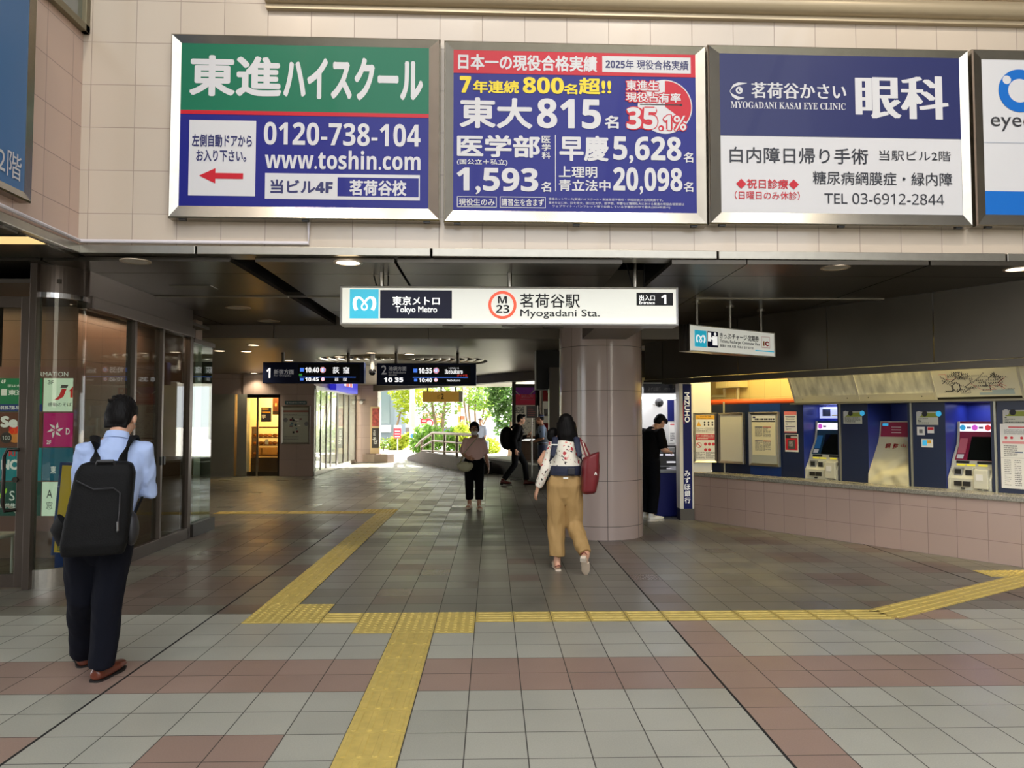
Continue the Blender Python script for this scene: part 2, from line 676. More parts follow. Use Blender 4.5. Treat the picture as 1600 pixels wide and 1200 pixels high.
# overhang of the left wing
mb = MB()
for a, b in zip([-9, -7.2, -5.4, LX - 0.02], [-7.2, -5.4, LX - 0.02]):
    for c, d in zip([-3, 0.8, 2.6, 4.4, 6.2, 7.1], [0.8, 2.6, 4.4, 6.2, 7.1]):
        mb.box(a + 0.006, c + 0.006, CEIL + 0.02, b - 0.006, d - 0.006, CEIL + 0.06)
mb.build('ceiling_left', CP, kind=ST)
# cross beam and the lower ceiling behind it
BM = M('beam_panel', (132, 124, 112), 0.4, 0.3)
mb = MB()
bx = [-9, -3.4, -1.0, 1.35, 3.6, 6]
for a, b in zip(bx, bx[1:]):
    mb.box(a + 0.006, 12.0, CEIL2, b - 0.006, 12.3, 3.4)
mb.build('beam', BM, kind=ST)
RNG = (-1.95, 16.7, 1.85)                       # round ceiling coffer
CP2 = M('silver_ceiling_panel', (150, 146, 136), 0.38, 0.7, var=0.06, vs=1.0)
mb = MB()
cx, cy, cr = RNG
n = 48
ring = [(cx + cr * math.cos(2 * math.pi * k / n), cy + cr * math.sin(2 * math.pi * k / n)) for k in range(n)]
X0, X1, Y0, Y1 = -12.0, 3.4, 12.3, 30.0
sq = []
for k in range(n):
    dx, dy = ring[k][0] - cx, ring[k][1] - cy
    t = min(((X1 - cx) if dx > 0 else (X0 - cx)) / dx if abs(dx) > 1e-6 else 1e9, ((Y1 - cy) if dy > 0 else (Y0 - cy)) / dy if abs(dy) > 1e-6 else 1e9)
    sq.append((cx + dx * t, cy + dy * t))
for k in range(n):
    a, b = k, (k + 1) % n
    mb.quad((*ring[a], CEIL2), (*ring[b], CEIL2), (*sq[b], CEIL2), (*sq[a], CEIL2))
    mb.quad((*ring[a], CEIL2), (*ring[b], CEIL2), (*ring[b], CEIL2 + 0.3), (*ring[a], CEIL2 + 0.3))
for c in ((X0, Y0), (X1, Y0), (X1, Y1), (X0, Y1)):
    near = sorted(range(n), key=lambda k: (sq[k][0] - c[0]) ** 2 + (sq[k][1] - c[1]) ** 2)[:2]
    mb.quad((*sq[near[0]], CEIL2), (*sq[near[1]], CEIL2), (*c, CEIL2))
mb.quad((cx - 2, cy - 2, CEIL2 + 0.3), (cx + 2, cy - 2, CEIL2 + 0.3), (cx + 2, cy + 2, CEIL2 + 0.3), (cx - 2, cy + 2, CEIL2 + 0.3))
mb.build('ceiling_rear', CP2, kind=ST)
mb = MB()
for k in range(9):
    rr = 0.25 + k * 0.19
    pts = [(cx + rr * math.cos(2 * math.pi * i / 40), cy + rr * math.sin(2 * math.pi * i / 40), CEIL2 + 0.06) for i in range(41)]
    mb.tube(pts, 0.03, n=6, caps=False)
tag(mb.build('ceiling_ring_louver', M('louver_metal', (190, 184, 170), 0.3, 0.8), smooth=True), 'round coffer of concentric metal rings in the passage ceiling', 'ceiling louver')

# ---- column
ctr = atZ(940, 843)
ctr = Vector((1.495, 10.56, 0))
CT = tilemat('column_tile', (176, 158, 150), (70, 60, 56), 0.505, 0.592, 0.13, 0.17, 0.007, 'az', 0.16, coat=0.3, var=0.03, radial=0.565)
MB().lathe([(0.565, 0), (0.565, CEIL)], n=72).build('column', CT, kind=ST, smooth=True, loc=ctr)
DK2 = M('soffit_box', (98, 92, 82), 0.4, 0.4)
mb = MB()
mb.box(1.18, 8.45, 2.62, 1.76, 10.02, CEIL + 0.2)
mb.build('ceiling_duct', DK2, kind=ST)

# ---- ticket zone walls (local frame TK)
UMAX = 9.0
BT = tilemat('pink_counter_tile', (188, 164, 150), (150, 128, 118), 0.33, 0.3, 0.33, 0.24, 0.006, 'xz', 0.3, coat=0.15, var=0.03)
mb = MB()
mb.box(0, 0, 0, UMAX, 0.3, 0.685)
mb.build('wall_counter', BT, loc=TK.o, rz=TK.rz, kind=ST)
GRAN = M('grey_granite', (150, 146, 132), 0.25, 0, var=0.35, vs=60)
mb = MB()
mb.box(-0.02, -0.03, 0.685, UMAX, 0.95, 0.742)
tag(mb.build('stone_worktop', GRAN, loc=TK.o, rz=TK.rz, bevel=0.008), 'long speckled grey granite counter slab in front of the ticket machines', 'counter')
BK = M('bulkhead_panel', (84, 78, 68), 0.4, 0.35, var=0.06, vs=2)
mb = MB()
bj = [TK.hit(px, 520)[0] for px in (1047, 1165, 1305, 1471)]
us = [-0.9] + [b for b in bj if b > -0.85] + [UMAX]
for a, b in zip(us, us[1:]):
    mb.box(a + 0.008, -0.18, 2.22, b - 0.008, -0.1, CEIL + 0.02)
mb.box(-0.9, -0.2, 2.13, UMAX, -0.08, 2.21)
mb.build('bulkhead', BK, loc=TK.o, rz=TK.rz, kind=ST)
NAVY = M('navy_panel', (30, 44, 78), 0.4, var=0.04)
YT = tilemat('cream_wall_tile', (222, 204, 150), (190, 172, 122), 0.3, 0.3, 0.0, 0.12, 0.005, 'xz', 0.4)
mb = MB()
mb.box(-1.5, 0.97, 0.7, UMAX, 1.05, 2.75)
mb.build('wall_ticket', YT, loc=TK.o, rz=TK.rz, kind=ST)
mb = MB()
mb.box(-1.2, -0.1, 2.74, UMAX, 1.05, 2.8)
mb.build('ceiling_ticket', WHITE, loc=TK.o, rz=TK.rz, kind=ST)

# ---- black lintel and jamb between the column and the far exit, wall behind the column
mb = MB()
p = atY(838, 608, 14.0)
mb.box(p.x, 14.0, p.z, 3.4, 14.6, 3.1)
mb.build('lintel', BLACK, kind=ST)
JB = M('jamb_metal', (92, 86, 78), 0.4, 0.5)
mb = MB()
mb.box(atY(858, 600, 13.8).x, 13.75, 0, 1.24, 14.1, 2.5)
mb.build('jamb', JB, kind=ST)
PK = tilemat('pink_passage_tile', (178, 158, 146), (128, 112, 104), 0.6, 0.45, 0, 0, 0.006, 'xz', 0.25, coat=0.2)
PKY = tilemat('pink_passage_tile_side', (178, 158, 146), (128, 112, 104), 0.6, 0.45, 0, 0, 0.006, 'yz', 0.25, coat=0.2)
mb = MB()
mb.box(1.24, 14.05, 0, 2.5, 14.5, 3.0)
mb.build('wall_back', PK, kind=ST)

# ---- far end on the left: bakery wall, side wall with shop front, end pillar
YB = 21.4
bxl, bxr, bxe = atY(393, 680, YB).x, atY(437, 680, YB).x, atY(490, 680, YB).x
bz = atY(415, 616, YB).z
mb = MB()
mb.box(bxr, YB, 0, bxe, YB + 0.3, CEIL2 + 0.2)
mb.box(bxl - 0.25, YB, bz, bxr, YB + 0.3, CEIL2 + 0.2)
mb.box(-13, YB + 0.05, bz, bxl - 0.25, YB + 0.3, CEIL2 + 0.2)
mb.build('wall_bakery', PK, kind=ST)
SSP = M('satin_steel', (158, 156, 142), 0.4, 0.35, var=0.05, vs=3)
e1, e2, e3, e4 = (atY(px, 680, YB).x for px in (335, 366, 370, 385))
mb = MB()
mb.box(-13, YB, 0, e2, YB + 0.3, bz)
mb.box(e3, YB, 0, e4, YB + 0.3, bz)
mb.build('wall_steel', SSP, kind=ST)
# side wall over the shop front, end pillar
SX = bxe
mb = MB()
mb.box(SX - 0.3, YB + 0.3, 2.5, SX, 28.4, CEIL2 + 0.2)
mb.build('wall_shop', PKY, kind=ST)
mb = MB()
mb.box(atY(556, 680, 28.4).x, 28.4, 0, atY(590, 680, 28.4).x, 29.2, 3.4)
mb.build('wall_end', PK, kind=ST)
mb = MB()
mb.box(-13, 28.3, 0, atY(556, 680, 28.4).x, 28.6, 3.4)
mb.build('wall_shop_back', WHITE, kind=ST)
# slanted roof edge of the far exit
ea, eb = Vector((-4.6, 29.0)), Vector((3.0, 17.3))
ed = (eb - ea)
EX = Frame((ea.x, ea.y, 0), math.atan2(ed.y, ed.x))
EB = M('exit_beam', (84, 76, 66), 0.5)
mb = MB()
mb.box(-0.4, -0.15, 2.6, ed.length, 0.25, 3.3)
mb.build('exit_beam', EB, loc=EX.o, rz=EX.rz, kind=ST)
# passage closing walls out of sight on the left
mb = MB()
mb.box(-13, 11.6, 0, -12.8, 28.5, 3.4)
mb.box(-13, 11.35, 0, -4.35, 11.6, 3.4)
mb.build('wall_passage', PKY, kind=ST)

mb = MB().box(1.82, 19.6, 0, 2.05, 26, 3.3)
mb.build('wall_exit_right', PKY, kind=ST)

# conduit along the foot of the tiles
CON = M('pale_conduit', (222, 216, 222), 0.4)
c1 = FAC.hit(482, 386, -0.03)
c2 = FAC.hit(482, 340, -0.03)
mb = MB()
mb.tube([(XC + 0.03, -0.03, ZT + 0.03), (c1[0], -0.03, ZT + 0.03), (c1[0], -0.03, c2[1])], 0.017, n=8)
mb.tube([(XC + 0.03, -0.03, ZT + 0.03), (XC + 0.05, -6.0, ZT + 0.03)], 0.017, n=8)
tag(mb.build('cable_conduit', CON, loc=FAC.o, rz=FAC.rz, smooth=True), 'thin pale cable conduit running along the foot of the tiled wall', 'conduit')

# window high on the left wing
wy = [-LX * 1200 / (769 - px) for px in (60, 125)]
WF = M('olive_window_frame', (120, 112, 88), 0.4, 0.5)
wz = 1.57 + (655 - 50) * wy[1] / 1200
win = MB()
for a, b, c, d in ((wy[0] - 1.5, wy[1], wz, wz + 0.07), (wy[0] - 1.5, wy[1], wz + 1.6, wz + 1.67)):
    win.box(LX + 0.004, a, c, LX + 0.06, b, d)
win.box(LX + 0.004, wy[1] - 0.07, wz, LX + 0.06, wy[1], wz + 1.67)
win.box(LX + 0.004, wy[1] - 0.9, wz, LX + 0.05, wy[1] - 0.84, wz + 1.67)
wo = win.build('window_1', WF, kind=ST, bevel=0.004)
MB().box(LX + 0.003, wy[0] - 1.5, wz + 0.03, LX + 0.02, wy[1] - 0.03, wz + 1.64).build('pane', M('dark_window_glass', (92, 100, 92), 0.05, 0, coat=1), wo)

# ---- the plaza behind the viewpoint: canopy, posts and the building opposite
CNP = M('canopy_underside', (84, 86, 96), .5, .2)
RIB = M('canopy_rib', (196, 196, 192), .4, .3)
mb = MB()
mb.box(-14, 1.2, 9.6, 14, 7.0, 9.8)
mb.build('canopy_roof', CNP, kind=ST)
mb = MB()
for x in range(-12, 13, 3):
    mb.tube([(x, -3.8, 5.4), (x, -2.8, 7.6), (x, 0, 9.0), (x, 6.6, 9.5)], .09, n=8)
mb.build('canopy_ribs', RIB, kind=ST, smooth=True)
mb = MB()
for x in range(-12, 13, 6):
    mb.cyl((x, -3.8, 0), (x, -3.8, 5.5), .14, n=14)
mb.build('canopy_posts', RIB, kind=ST, smooth=True)
OPP = M('opposite_facade', (120, 117, 112), .7)
OPW = M('opposite_windows', (70, 80, 92), .15)
mb = MB()
mb.box(-30, -19, 0, 30, -15, 6.5)
mb.mat(1)
for k in range(-1, 4):
    for z in (1.2, 4.2):
        mb.box(k * 3.1 - 1.1, -15.05, z, k * 3.1 + 1.1, -14.9, z + 1.7)
mb.mat(0).box(10.5, -9, 0, 14, 7.3, 16)  # unseen side blocks, added to cut sky light from the sides
mb.box(-14, -9, 0, LX - 0.3, -3, 14)
mb.build('wall_opposite', [OPP, OPW], kind=ST)
FLH = M('added_lamp_housing', (60, 60, 62), .4, .5)
FLL = M('added_lamp_lens', (255, 250, 235), .4, emit=(255, 248, 232), es=12)
for k, x in enumerate((-2.9, -0.2, 2.5, 5.2)):  # unseen lamps added to brighten the billboards and the front wall
    t = thing('added_flood_lamp', 'unseen flood lamp added above the view to brighten the billboards', 'lamp', (x, 2.0, 9.0), 0, 'added unseen flood lamps')
    d = Vector((0, 5.0, -4.6)).normalized()
    MB().cyl((0, 0, 0), tuple(d * .16), .1, .14, 16).build('housing', FLH, t)
    MB().cyl(tuple(d * .161), tuple(d * .168), .125, n=16).build('lens', FLL, t)
    MB().cyl((0, 0, 0), (0, 0, .61), .02, n=8).build('bracket', FLH, t)
    l = lamp('facade_fill_light', 'SPOT', (x, 2.0 + d.y * .2, 9.0 + d.z * .2), 330, (255, 243, 224), .12, spot=R(52))
    l.rotation_euler = d.to_track_quat('-Z', 'Y').to_euler()
# ================================================================ SIGNS
def P(name, c, rough=0.3, coat=0.05):
    return M(name, c, rough, coat=coat, spec=.18)


AD_G, AD_B, AD_N, AD_R, AD_W = P('ad_green', (18, 106, 78)), P('ad_blue', (28, 32, 122)), P('ad_navy', (44, 49, 96)), P('ad_red', (188, 34, 48)), P('ad_white', (205, 205, 208))
AD_LB, AD_Y, AD_K = P('ad_sky_blue', (28, 104, 190)), P('ad_yellow', (226, 204, 52)), P('ad_dark', (52, 54, 62))
FR = M('billboard_steel', (158, 153, 143), 0.24, 1.0, var=0.05, vs=10)


class Board:
    """a flat panel on a frame F whose contents are given by their places in the photo"""
    def __init__(s, F, y, parent, swap=(0, 0, 0)):
        s.F, s.y, s.p, s.k = F, y, parent, 0

    def r(s, x0, y0, x1, y1):
        a = s.F.rect(x0, y0, x1, y1, s.y)
        o = s.p.location
        dx = (Vector(o) - s.F.o).dot(s.F.x)
        return (a[0] - dx, a[1] - o[2], a[2] - dx, a[3] - o[2])

    def yy(s, lev):
        o = s.p.location
        return s.y - (Vector(o) - s.F.o).dot(s.F.y) - 0.0012 * lev

    def t(s, body, px, mat, bold=0.0, lev=3, name='lettering', rot=0):
        return txt(s.p, body, s.r(*px), s.yy(lev), mat, bold, name, rot)

    def vt(s, body, px, mat, bold=0.0, lev=3):
        return vtxt(s.p, body, s.r(*px), s.yy(lev), mat, bold)

    def fill(s, px, mat, lev=1, name='colour_field'):
        r = s.r(*px)
        return MB().plate(*r, s.yy(lev)).build(name, mat, s.p)

    def outline(s, px, mat, w=0.006, lev=2, name='outline_box'):
        x0, z0, x1, z1 = s.r(*px)
        y = s.yy(lev)
        mb = MB()
        mb.plate(x0, z0, x1, z0 + w, y).plate(x0, z1 - w, x1, z1, y).plate(x0, z0, x0 + w, z1, y).plate(x1 - w, z0, x1, z1, y)
        return mb.build(name, mat, s.p)


DB = 0.14


def billboard(label, cs, ins, face):
    """cs / ins: outer and inner corner places (tl, tr, bl, br) of the frame"""
    def rc(q, y):
        h = [FAC.hit(*p, y) for p in q]
        return ((h[0][0] + h[2][0]) / 2, (h[2][1] + h[3][1]) / 2, (h[1][0] + h[3][0]) / 2, (h[0][1] + h[1][1]) / 2)
    o, i = rc(cs, -DB), rc(ins, -DB + 0.03)
    base = FAC.W((o[0] + o[2]) / 2, 0, o[1])
    t = thing('billboard', label, 'billboard', base, FAC.rz)
    cx, cz = (o[0] + o[2]) / 2, o[1]
    sh = lambda r: (r[0] - cx, r[1] - cz, r[2] - cx, r[3] - cz)
    frame_mb(sh(o), sh(i), -0.002, -DB, -DB + 0.03).build('frame', FR, t)
    ii = sh(i)
    MB().box(ii[0] - 0.01, -DB + 0.034, ii[1] - 0.01, ii[2] + 0.01, -0.01, ii[3] + 0.01).build('face_panel', face, t)
    b = Board(FAC, -DB + 0.032, t)
    so = sh(o)
    for k in (0.05, 0.5, 0.95):
        x = so[0] + (so[2] - so[0]) * k
        MB().box(x - 0.03, -DB + 0.02, -0.015, x + 0.03, -DB + 0.06, 0.004).build('hinge_clip', BLACK, t)
    b.i = ii
    return t, b


# -- first billboard: cram school
t, b = billboard('steel-framed green and blue school billboard with a red left arrow and a phone number',
                 ((267, 49), (688.5, 63), (261.6, 339), (687, 345.7)), ((283.7, 65), (671, 77.4), (279, 320), (668.5, 327.6)), AD_B)
x0, z0, x1, z1 = b.i
zs = b.r(283, 168, 670, 181)
MB().plate(x0, zs[1] + 0.035, x1, z1, b.yy(1)).build('green_field', AD_G, t)
MB().plate(x0, zs[1], x1, zs[1] + 0.036, b.yy(1.5)).build('red_stripe', AD_R, t)
b.t('東進', (296, 87, 440, 151), AD_W, 0.032)
b.t('ハイスクール', (443, 90, 661, 157), AD_W, (0.05, 0.035))
b.fill((295, 188, 399.5, 306), AD_W, name='white_field')
b.t('左側自動ドアから', (300, 210, 394, 230), INK_N, 0.03)
b.t('お入り下さい。', (306.7, 234, 385, 253), INK_N, 0.03)
ar = b.r(311, 263, 380, 287)
am, ay = (ar[1] + ar[3]) / 2, b.yy(3)
aw, ah = ar[2] - ar[0], ar[3] - ar[1]
MB().quad((ar[0], ay, am), (ar[0] + aw * .37, ay, ar[1]), (ar[0] + aw * .37, ay, am - ah * .19), (ar[2], ay, am - ah * .19), (ar[2], ay, am + ah * .19), (ar[0] + aw * .37, ay, am + ah * .19), (ar[0] + aw * .37, ay, ar[3])).build('arrow', AD_R, t)
b.t(sb('0120-738-104'), (412.5, 192.5, 657, 228), AD_W, 0.004)
b.t(sb('www.toshin.com'), (414, 235.5, 657, 265), AD_W, 0.006)
b.fill((414, 272, 656, 312), AD_W, name='white_field')
b.fill((527.5, 278, 654, 307.5), AD_B, 2, name='blue_field')
b.t(sb('当ビル4F'), (422.6, 281, 520, 303), INK_N, 0.03)
b.t('茗荷谷校', (546, 281.5, 635, 306), AD_W, 0.03)

# -- second billboard: exam results
t, b = billboard('steel-framed blue billboard of exam results with a red and white pie chart',
                 ((693.7, 63), (1103.5, 70.6), (693.7, 348), (1105.7, 350)), ((709.7, 79), (1087.6, 84.4), (707, 329), (1087.6, 332.7)), AD_B)
x0, z0, x1, z1 = b.i
zs = b.r(709, 100, 1087, 117.5)
MB().plate(x0, zs[1], x1, z1, b.yy(1)).build('red_field', AD_R, t)
b.t('日本一の現役合格実績', (716, 86, 933, 111), AD_W, 0.03)
b.fill((941, 89, 1079, 114), AD_W, 2, name='white_field')
b.t(sb('2025')+'年 現役合格実績', (946, 94, 1075.5, 109), INK_N, 0.015)
b.t(sb('7'), (718.5, 119, 736, 145), AD_Y, 0.035)
b.t('年連続', (739, 126, 811, 146), AD_Y, 0.03)
b.t(sb('800'), (817, 121, 881, 146.5), AD_Y, 0.015)
b.t('名', (881, 131, 902, 147.5), AD_Y, 0.03)
b.t('超!!', (904, 122, 955, 148), AD_Y, 0.03)
b.t('東大', (718, 153, 832, 200.7), AD_W, 0.03)
b.t(sb('815'), (839, 154.5, 939, 201), AD_W, 0.01)
b.t('名', (944.6, 180.6, 966.6, 201), AD_W, 0.03)
pc = b.r(1039 - 42.5, 167 - 42.5, 1039 + 42.5, 167 + 42.5)
px_, pz_, pr = (pc[0] + pc[2]) / 2, (pc[1] + pc[3]) / 2, (pc[2] - pc[0]) / 2
MB().disc(px_, b.yy(1), pz_, pr, n=48).build('pie_chart', AD_W, t)
MB().disc(px_, b.yy(2), pz_, pr * 0.96, n=32, a0=R(90), a1=R(90 - 126)).build('pie_slice', AD_R, t)
lp = b.r(1000, 163, 1064, 164.5)
mb = MB().plate(lp[0], lp[1], lp[2], lp[3], b.yy(3))
mb.disc(lp[2], b.yy(3), (lp[1] + lp[3]) / 2, 0.012).build('pointer_line', INK, t)
for s_, q, bo in (('東進生', (978, 126, 1029, 142), 0.02), ('現役占有率', (978, 145, 1063.6, 160), 0.02), (sb('35'), (979, 168, 1027, 202), 0.012), (sb('.1')+'%', (1030, 180, 1072, 204), 0.012)):
    q2 = (q[0] - 1.6, q[1] - 1.6, q[2] + 1.6, q[3] + 1.6)
    b.t(s_, q2, AD_R, bo + 0.09, 3.5)
    b.t(s_, q, AD_W, bo, 4.5)
b.t('医学部', (714, 211, 844, 246), AD_W, 0.03)
b.vt('医学科', (846.4, 212, 860, 249.4), AD_W, 0.02)
b.fill((867.3, 211, 868.6, 299), AD_W, 2, name='divider')
b.t('早慶', (874, 212, 951, 252), AD_W, 0.03)
b.t(sb('5,628'), (958, 213.6, 1064.5, 256), AD_W, 0.012)
b.t('名', (1068, 238, 1083, 254), AD_W, 0.02)
b.t('(国公立＋私立)', (714, 248.6, 793, 258.5), AD_W, 0.015)
b.t(sb('1,593'), (713.5, 262, 841, 304), AD_W, 0.012)
b.t('名', (845.5, 284, 861, 300), AD_W, 0.02)
b.t('上理明', (873, 260, 933, 278), AD_W, 0.02)
b.t('青立法中', (873, 281, 953.6, 299), AD_W, 0.02)
b.t(sb('20,098'), (958, 262, 1066, 304), AD_W, 0.012)
b.t('名', (1068, 284, 1083, 300), AD_W, 0.02)
b.outline((714, 307, 776, 324), AD_W)
b.t('現役生のみ', (717, 310, 773, 321.5), AD_W, 0.015)
b.outline((781, 307.5, 852.5, 325), AD_W)
b.t('講習生を含まず', (783.5, 310.5, 850, 322), AD_W, 0.015)
b.t('東進ネットワーク(東進ハイスクール・東進衛星予備校・早稲田塾)の合同実績です。', (857, 310, 1036, 314.5), AD_W)
b.t('東大をはじめ、旧七帝大、国公立大学、医学部、早慶など難関私大における東進の現役合格実績は', (857, 316, 1069, 320.2), AD_W)
b.t('ウェブサイト・パンフレット等で公表している予備校の中で最大(2024年調べ)', (863, 321.3, 1047, 325.6), AD_W)

# -- third billboard: eye clinic
t, b = billboard('steel-framed navy and white eye clinic billboard with an eye emblem',
                 ((1108, 69.8), (1512, 77), (1107, 350.6), (1523, 353)), ((1125.7, 84.4), (1497, 90), (1125.7, 333), (1506, 334.7)), AD_W)
x0, z0, x1, z1 = b.i
zs = b.r(1126, 150, 1500, 214.5)
MB().plate(x0, zs[1], x1, z1, b.yy(1)).build('navy_field', AD_N, t)
q = b.r(1140, 130, 1167, 153.5)
ew, eh = q[2] - q[0], q[3] - q[1]
mb = MB()
yv = b.yy(3)
for (pts, wid) in (([(0, .45), (.2, .8), (.5, .95), (1, 1)], (.01, .09, .1, .01)), ([(0, .45), (.15, .18), (.45, 0), (.85, .02)], (.01, .1, .12, .01))):
    for k in range(3):
        a, c = pts[k], pts[k + 1]
        wa, wc = wid[k], wid[k + 1]
        A = lambda p, o: (q[0] + p[0] * ew, yv, q[1] + (p[1] + o) * eh)
        mb.quad(A(a, -wa), A(c, -wc), A(c, wc), A(a, wa))
mb.disc(q[0] + .55 * ew, yv, q[1] + .52 * eh, .2 * ew, .24 * eh, r_in=.1 * ew)
mb.disc(q[0] + .6 * ew, yv, q[1] + .56 * eh, .07 * ew, .08 * eh)
mb.build('eye_emblem', AD_W, t)
b.t('茗荷谷かさい', (1173.5, 130, 1322, 154.6), AD_W, (0.03, 0.004))
b.t(se('MYOGADANI KASAI EYE CLINIC'), (1141.6, 160, 1321, 170.5), AD_W, 0.0)
b.t('眼科', (1336, 118.5, 1481.5, 186), AD_W, (0.04, 0.002))
b.t('白内障日帰り手術', (1140, 231, 1356, 255.6), AD_K, 0.008)
b.t('当駅ビル2階', (1373.7, 235.5, 1485, 251.5), AD_K, 0.0)
b.t('糖尿病網膜症・緑内障', (1270, 269, 1487.5, 289.7), AD_K, 0.005)
b.t('◆祝日診療◆', (1150, 280, 1248, 295.5), AD_R, 0.015)
b.t('（日曜日のみ休診）', (1148, 299, 1249.5, 312), AD_R, 0.005)
b.t(sr('TEL 03-6912-2844'), (1288, 302.5, 1475, 319.4), AD_K, 0.0)

# -- fourth billboard, cut by the frame
t, b = billboard('steel-framed white billboard with a blue ring emblem and a blue bar at its foot',
                 ((1518, 77), (1923, 84), (1528, 354), (1943, 356)), ((1531, 93), (1907, 99), (1542.6, 336), (1926, 339)), AD_W)
x0, z0, x1, z1 = b.i
zs = b.r(1545, 301, 1900, 336)
MB().plate(x0, z0, x1, zs[3], b.yy(1)).build('blue_field', AD_LB, t)
zs = b.r(1545, 225, 1900, 226)
MB().plate(x0, zs[1], x1, zs[3], b.yy(1)).build('thin_rule', M('pale_rule', (170, 176, 190), 0.5), t)
q = b.r(1593 - 33, 142 - 31, 1593 + 33, 142 + 31)
c0, c1_, rr = (q[0] + q[2]) / 2, (q[1] + q[3]) / 2, (q[2] - q[0]) / 2
mb = MB().disc(c0, b.yy(2), c1_, rr, n=40)
mb.mat(1).disc(c0, b.yy(3), c1_, rr * 0.55, n=32).disc(c0 - rr * 0.6, b.yy(3), c1_ + rr * 0.5, rr * 0.2)
mb.build('ring_emblem', [AD_LB, AD_W], t)
b.t('eyec', (1548, 183, 1612, 205), INK, -0.012)

# -- blue sign on the left wing
LW = Frame((LX, 0, 0), R(90))                    # local x runs away from the camera, y into the wing
AD_SB = P('ad_steel_blue', (74, 116, 164))
yf = 0.1
xr, zb = LW.hit(50, 318, -yf)
t = thing('wall_sign', 'steel-framed plain blue sign on the side wall at the edge of the view', 'sign', LW.W(xr - 1.2, 0, zb), LW.rz)
frame_mb((-1.2, 0, 1.2, 1.7), (-1.13, .07, 1.13, 1.63), -0.002, -yf, -yf + 0.02).build('frame', FR, t)
MB().box(-1.14, -yf + 0.024, 0.06, 1.14, -0.01, 1.64).build('face_panel', AD_SB, t)
b = Board(LW, -yf + 0.02, t)
b.t('2階', (-4, 234, 33, 276), AD_W, 0.0)

# -- emblem of the railway: a looped M
def loop_m(mb, r, y):
    x0, z0, x1, z1 = r
    w, h = x1 - x0, z1 - z0
    pts = [(.12, .02), (.03, .42), (.06, .80), (.2, .96), (.34, .88), (.5, .58), (.62, .34), (.60, .13), (.5, .05), (.40, .13), (.38, .34), (.5, .58), (.66, .88), (.8, .96), (.94, .80), (.97, .42), (.88, .02)]
    f = []
    for k in range(len(pts) - 1):
        for s in range(4):
            p = [pts[max(k - 1, 0)], pts[k], pts[k + 1], pts[min(k + 2, len(pts) - 1)]]
            u = s / 4
            f.append(tuple(.5 * (2 * p[1][i] + (p[2][i] - p[0][i]) * u + (2 * p[0][i] - 5 * p[1][i] + 4 * p[2][i] - p[3][i]) * u * u + (3 * p[1][i] - p[0][i] - 3 * p[2][i] + p[3][i]) * u ** 3) for i in (0, 1)))
    f.append(pts[-1])
    L, Rr = [], []
    n = len(f)
    for k in range(n):
        a, b_ = f[max(k - 1, 0)], f[min(k + 1, n - 1)]
        dx, dz = (b_[0] - a[0]) * w, (b_[1] - a[1]) * h
        l = math.hypot(dx, dz) or 1
        e = min(k, n - 1 - k) / n
        hw = w * (0.085 if e < .16 else 0.05 if e < .3 else 0.038)
        cx, cz = x0 + f[k][0] * w, z0 + f[k][1] * h
        L.append((cx - dz / l * hw, y, cz + dx / l * hw))
        Rr.append((cx + dz / l * hw, y, cz - dx / l * hw))
    for k in range(n - 1):
        mb.quad(L[k], Rr[k], Rr[k + 1], L[k + 1])
    return mb


# -- the long light box over the entrance
LB_W = M('lightbox_white', (216, 216, 206), 0.35, emit=(240, 240, 228), es=0.33)
LB_C = M('lightbox_cyan', (44, 176, 206), 0.3, emit=(44, 182, 212), es=0.4)
LB_N = M('lightbox_navy', (18, 20, 42), 0.4, emit=(28, 30, 54), es=0.15, spec=.2)
LB_T = M('lightbox_white_letters', (240, 240, 236), 0.3, emit=(240, 240, 236), es=0.6)
LB_K = M('lightbox_black', (18, 18, 20), 0.4, spec=.2)
LB_O = M('lightbox_orange', (238, 82, 44), 0.3, emit=(238, 82, 44), es=0.4)
SG = Frame((0, 7.5, 0), R(0.2))
q = SG.rect(531, 447.5, 1060, 508)
t = thing('entrance_sign', 'long white illuminated station name sign hanging over the entrance', 'sign', SG.W((q[0] + q[2]) / 2, 0.12, q[1]), SG.rz)
hw, hh = (q[2] - q[0]) / 2, q[3] - q[1]
ALU = M('sign_aluminium', (196, 196, 196), 0.35, 0.8)
frame_mb((-hw, 0, hw, hh), (-hw + 0.02, 0.02, hw - 0.02, hh - 0.02), 0.12, -0.12, -0.108, 0.004).build('frame', ALU, t)
MB().box(-hw + 0.015, -0.106, 0.015, hw - 0.015, 0.11, hh - 0.015).build('light_panel', LB_W, t)
for px in (594, 797, 996):
    x = SG.hit(px, 440)[0] - (q[0] + q[2]) / 2
    MB().cyl((x, 0, hh - 0.005), (x, 0, CEIL + 0.3 - q[1]), 0.022, n=12).build('hanger_rod', STEEL, t, smooth=True)
for k in (-0.4, -0.05, 0.2):
    MB().box(k * hw, -0.08, -0.012, k * hw + 0.2, 0.08, 0.002).build('vent_grille', STEEL_DK, t)
b = Board(SG, 0.012, t)
b.fill((546.5, 452, 591.5, 497.5), LB_C, 1, 'cyan_field')
loop_m(MB(), b.r(553, 464, 586, 485), b.yy(2)).build('loop_emblem', LB_T, t)
b.fill((594, 453.5, 706, 497.5), LB_N, 1, 'navy_field')
b.t('東京メトロ', (613, 463, 687, 477), LB_T, 0.02, 2)
b.t('Tokyo Metro', (618, 478.5, 683, 491), LB_T, 0.015, 2)
q2 = b.r(763, 454.5, 807, 498.5)
MB().disc((q2[0] + q2[2]) / 2, b.yy(1), (q2[1] + q2[3]) / 2, (q2[2] - q2[0]) / 2, n=48, r_in=(q2[2] - q2[0]) / 2 * .8).build('orange_ring', LB_O, t)
b.t(sb('M'), (778, 463, 792, 474), LB_K)
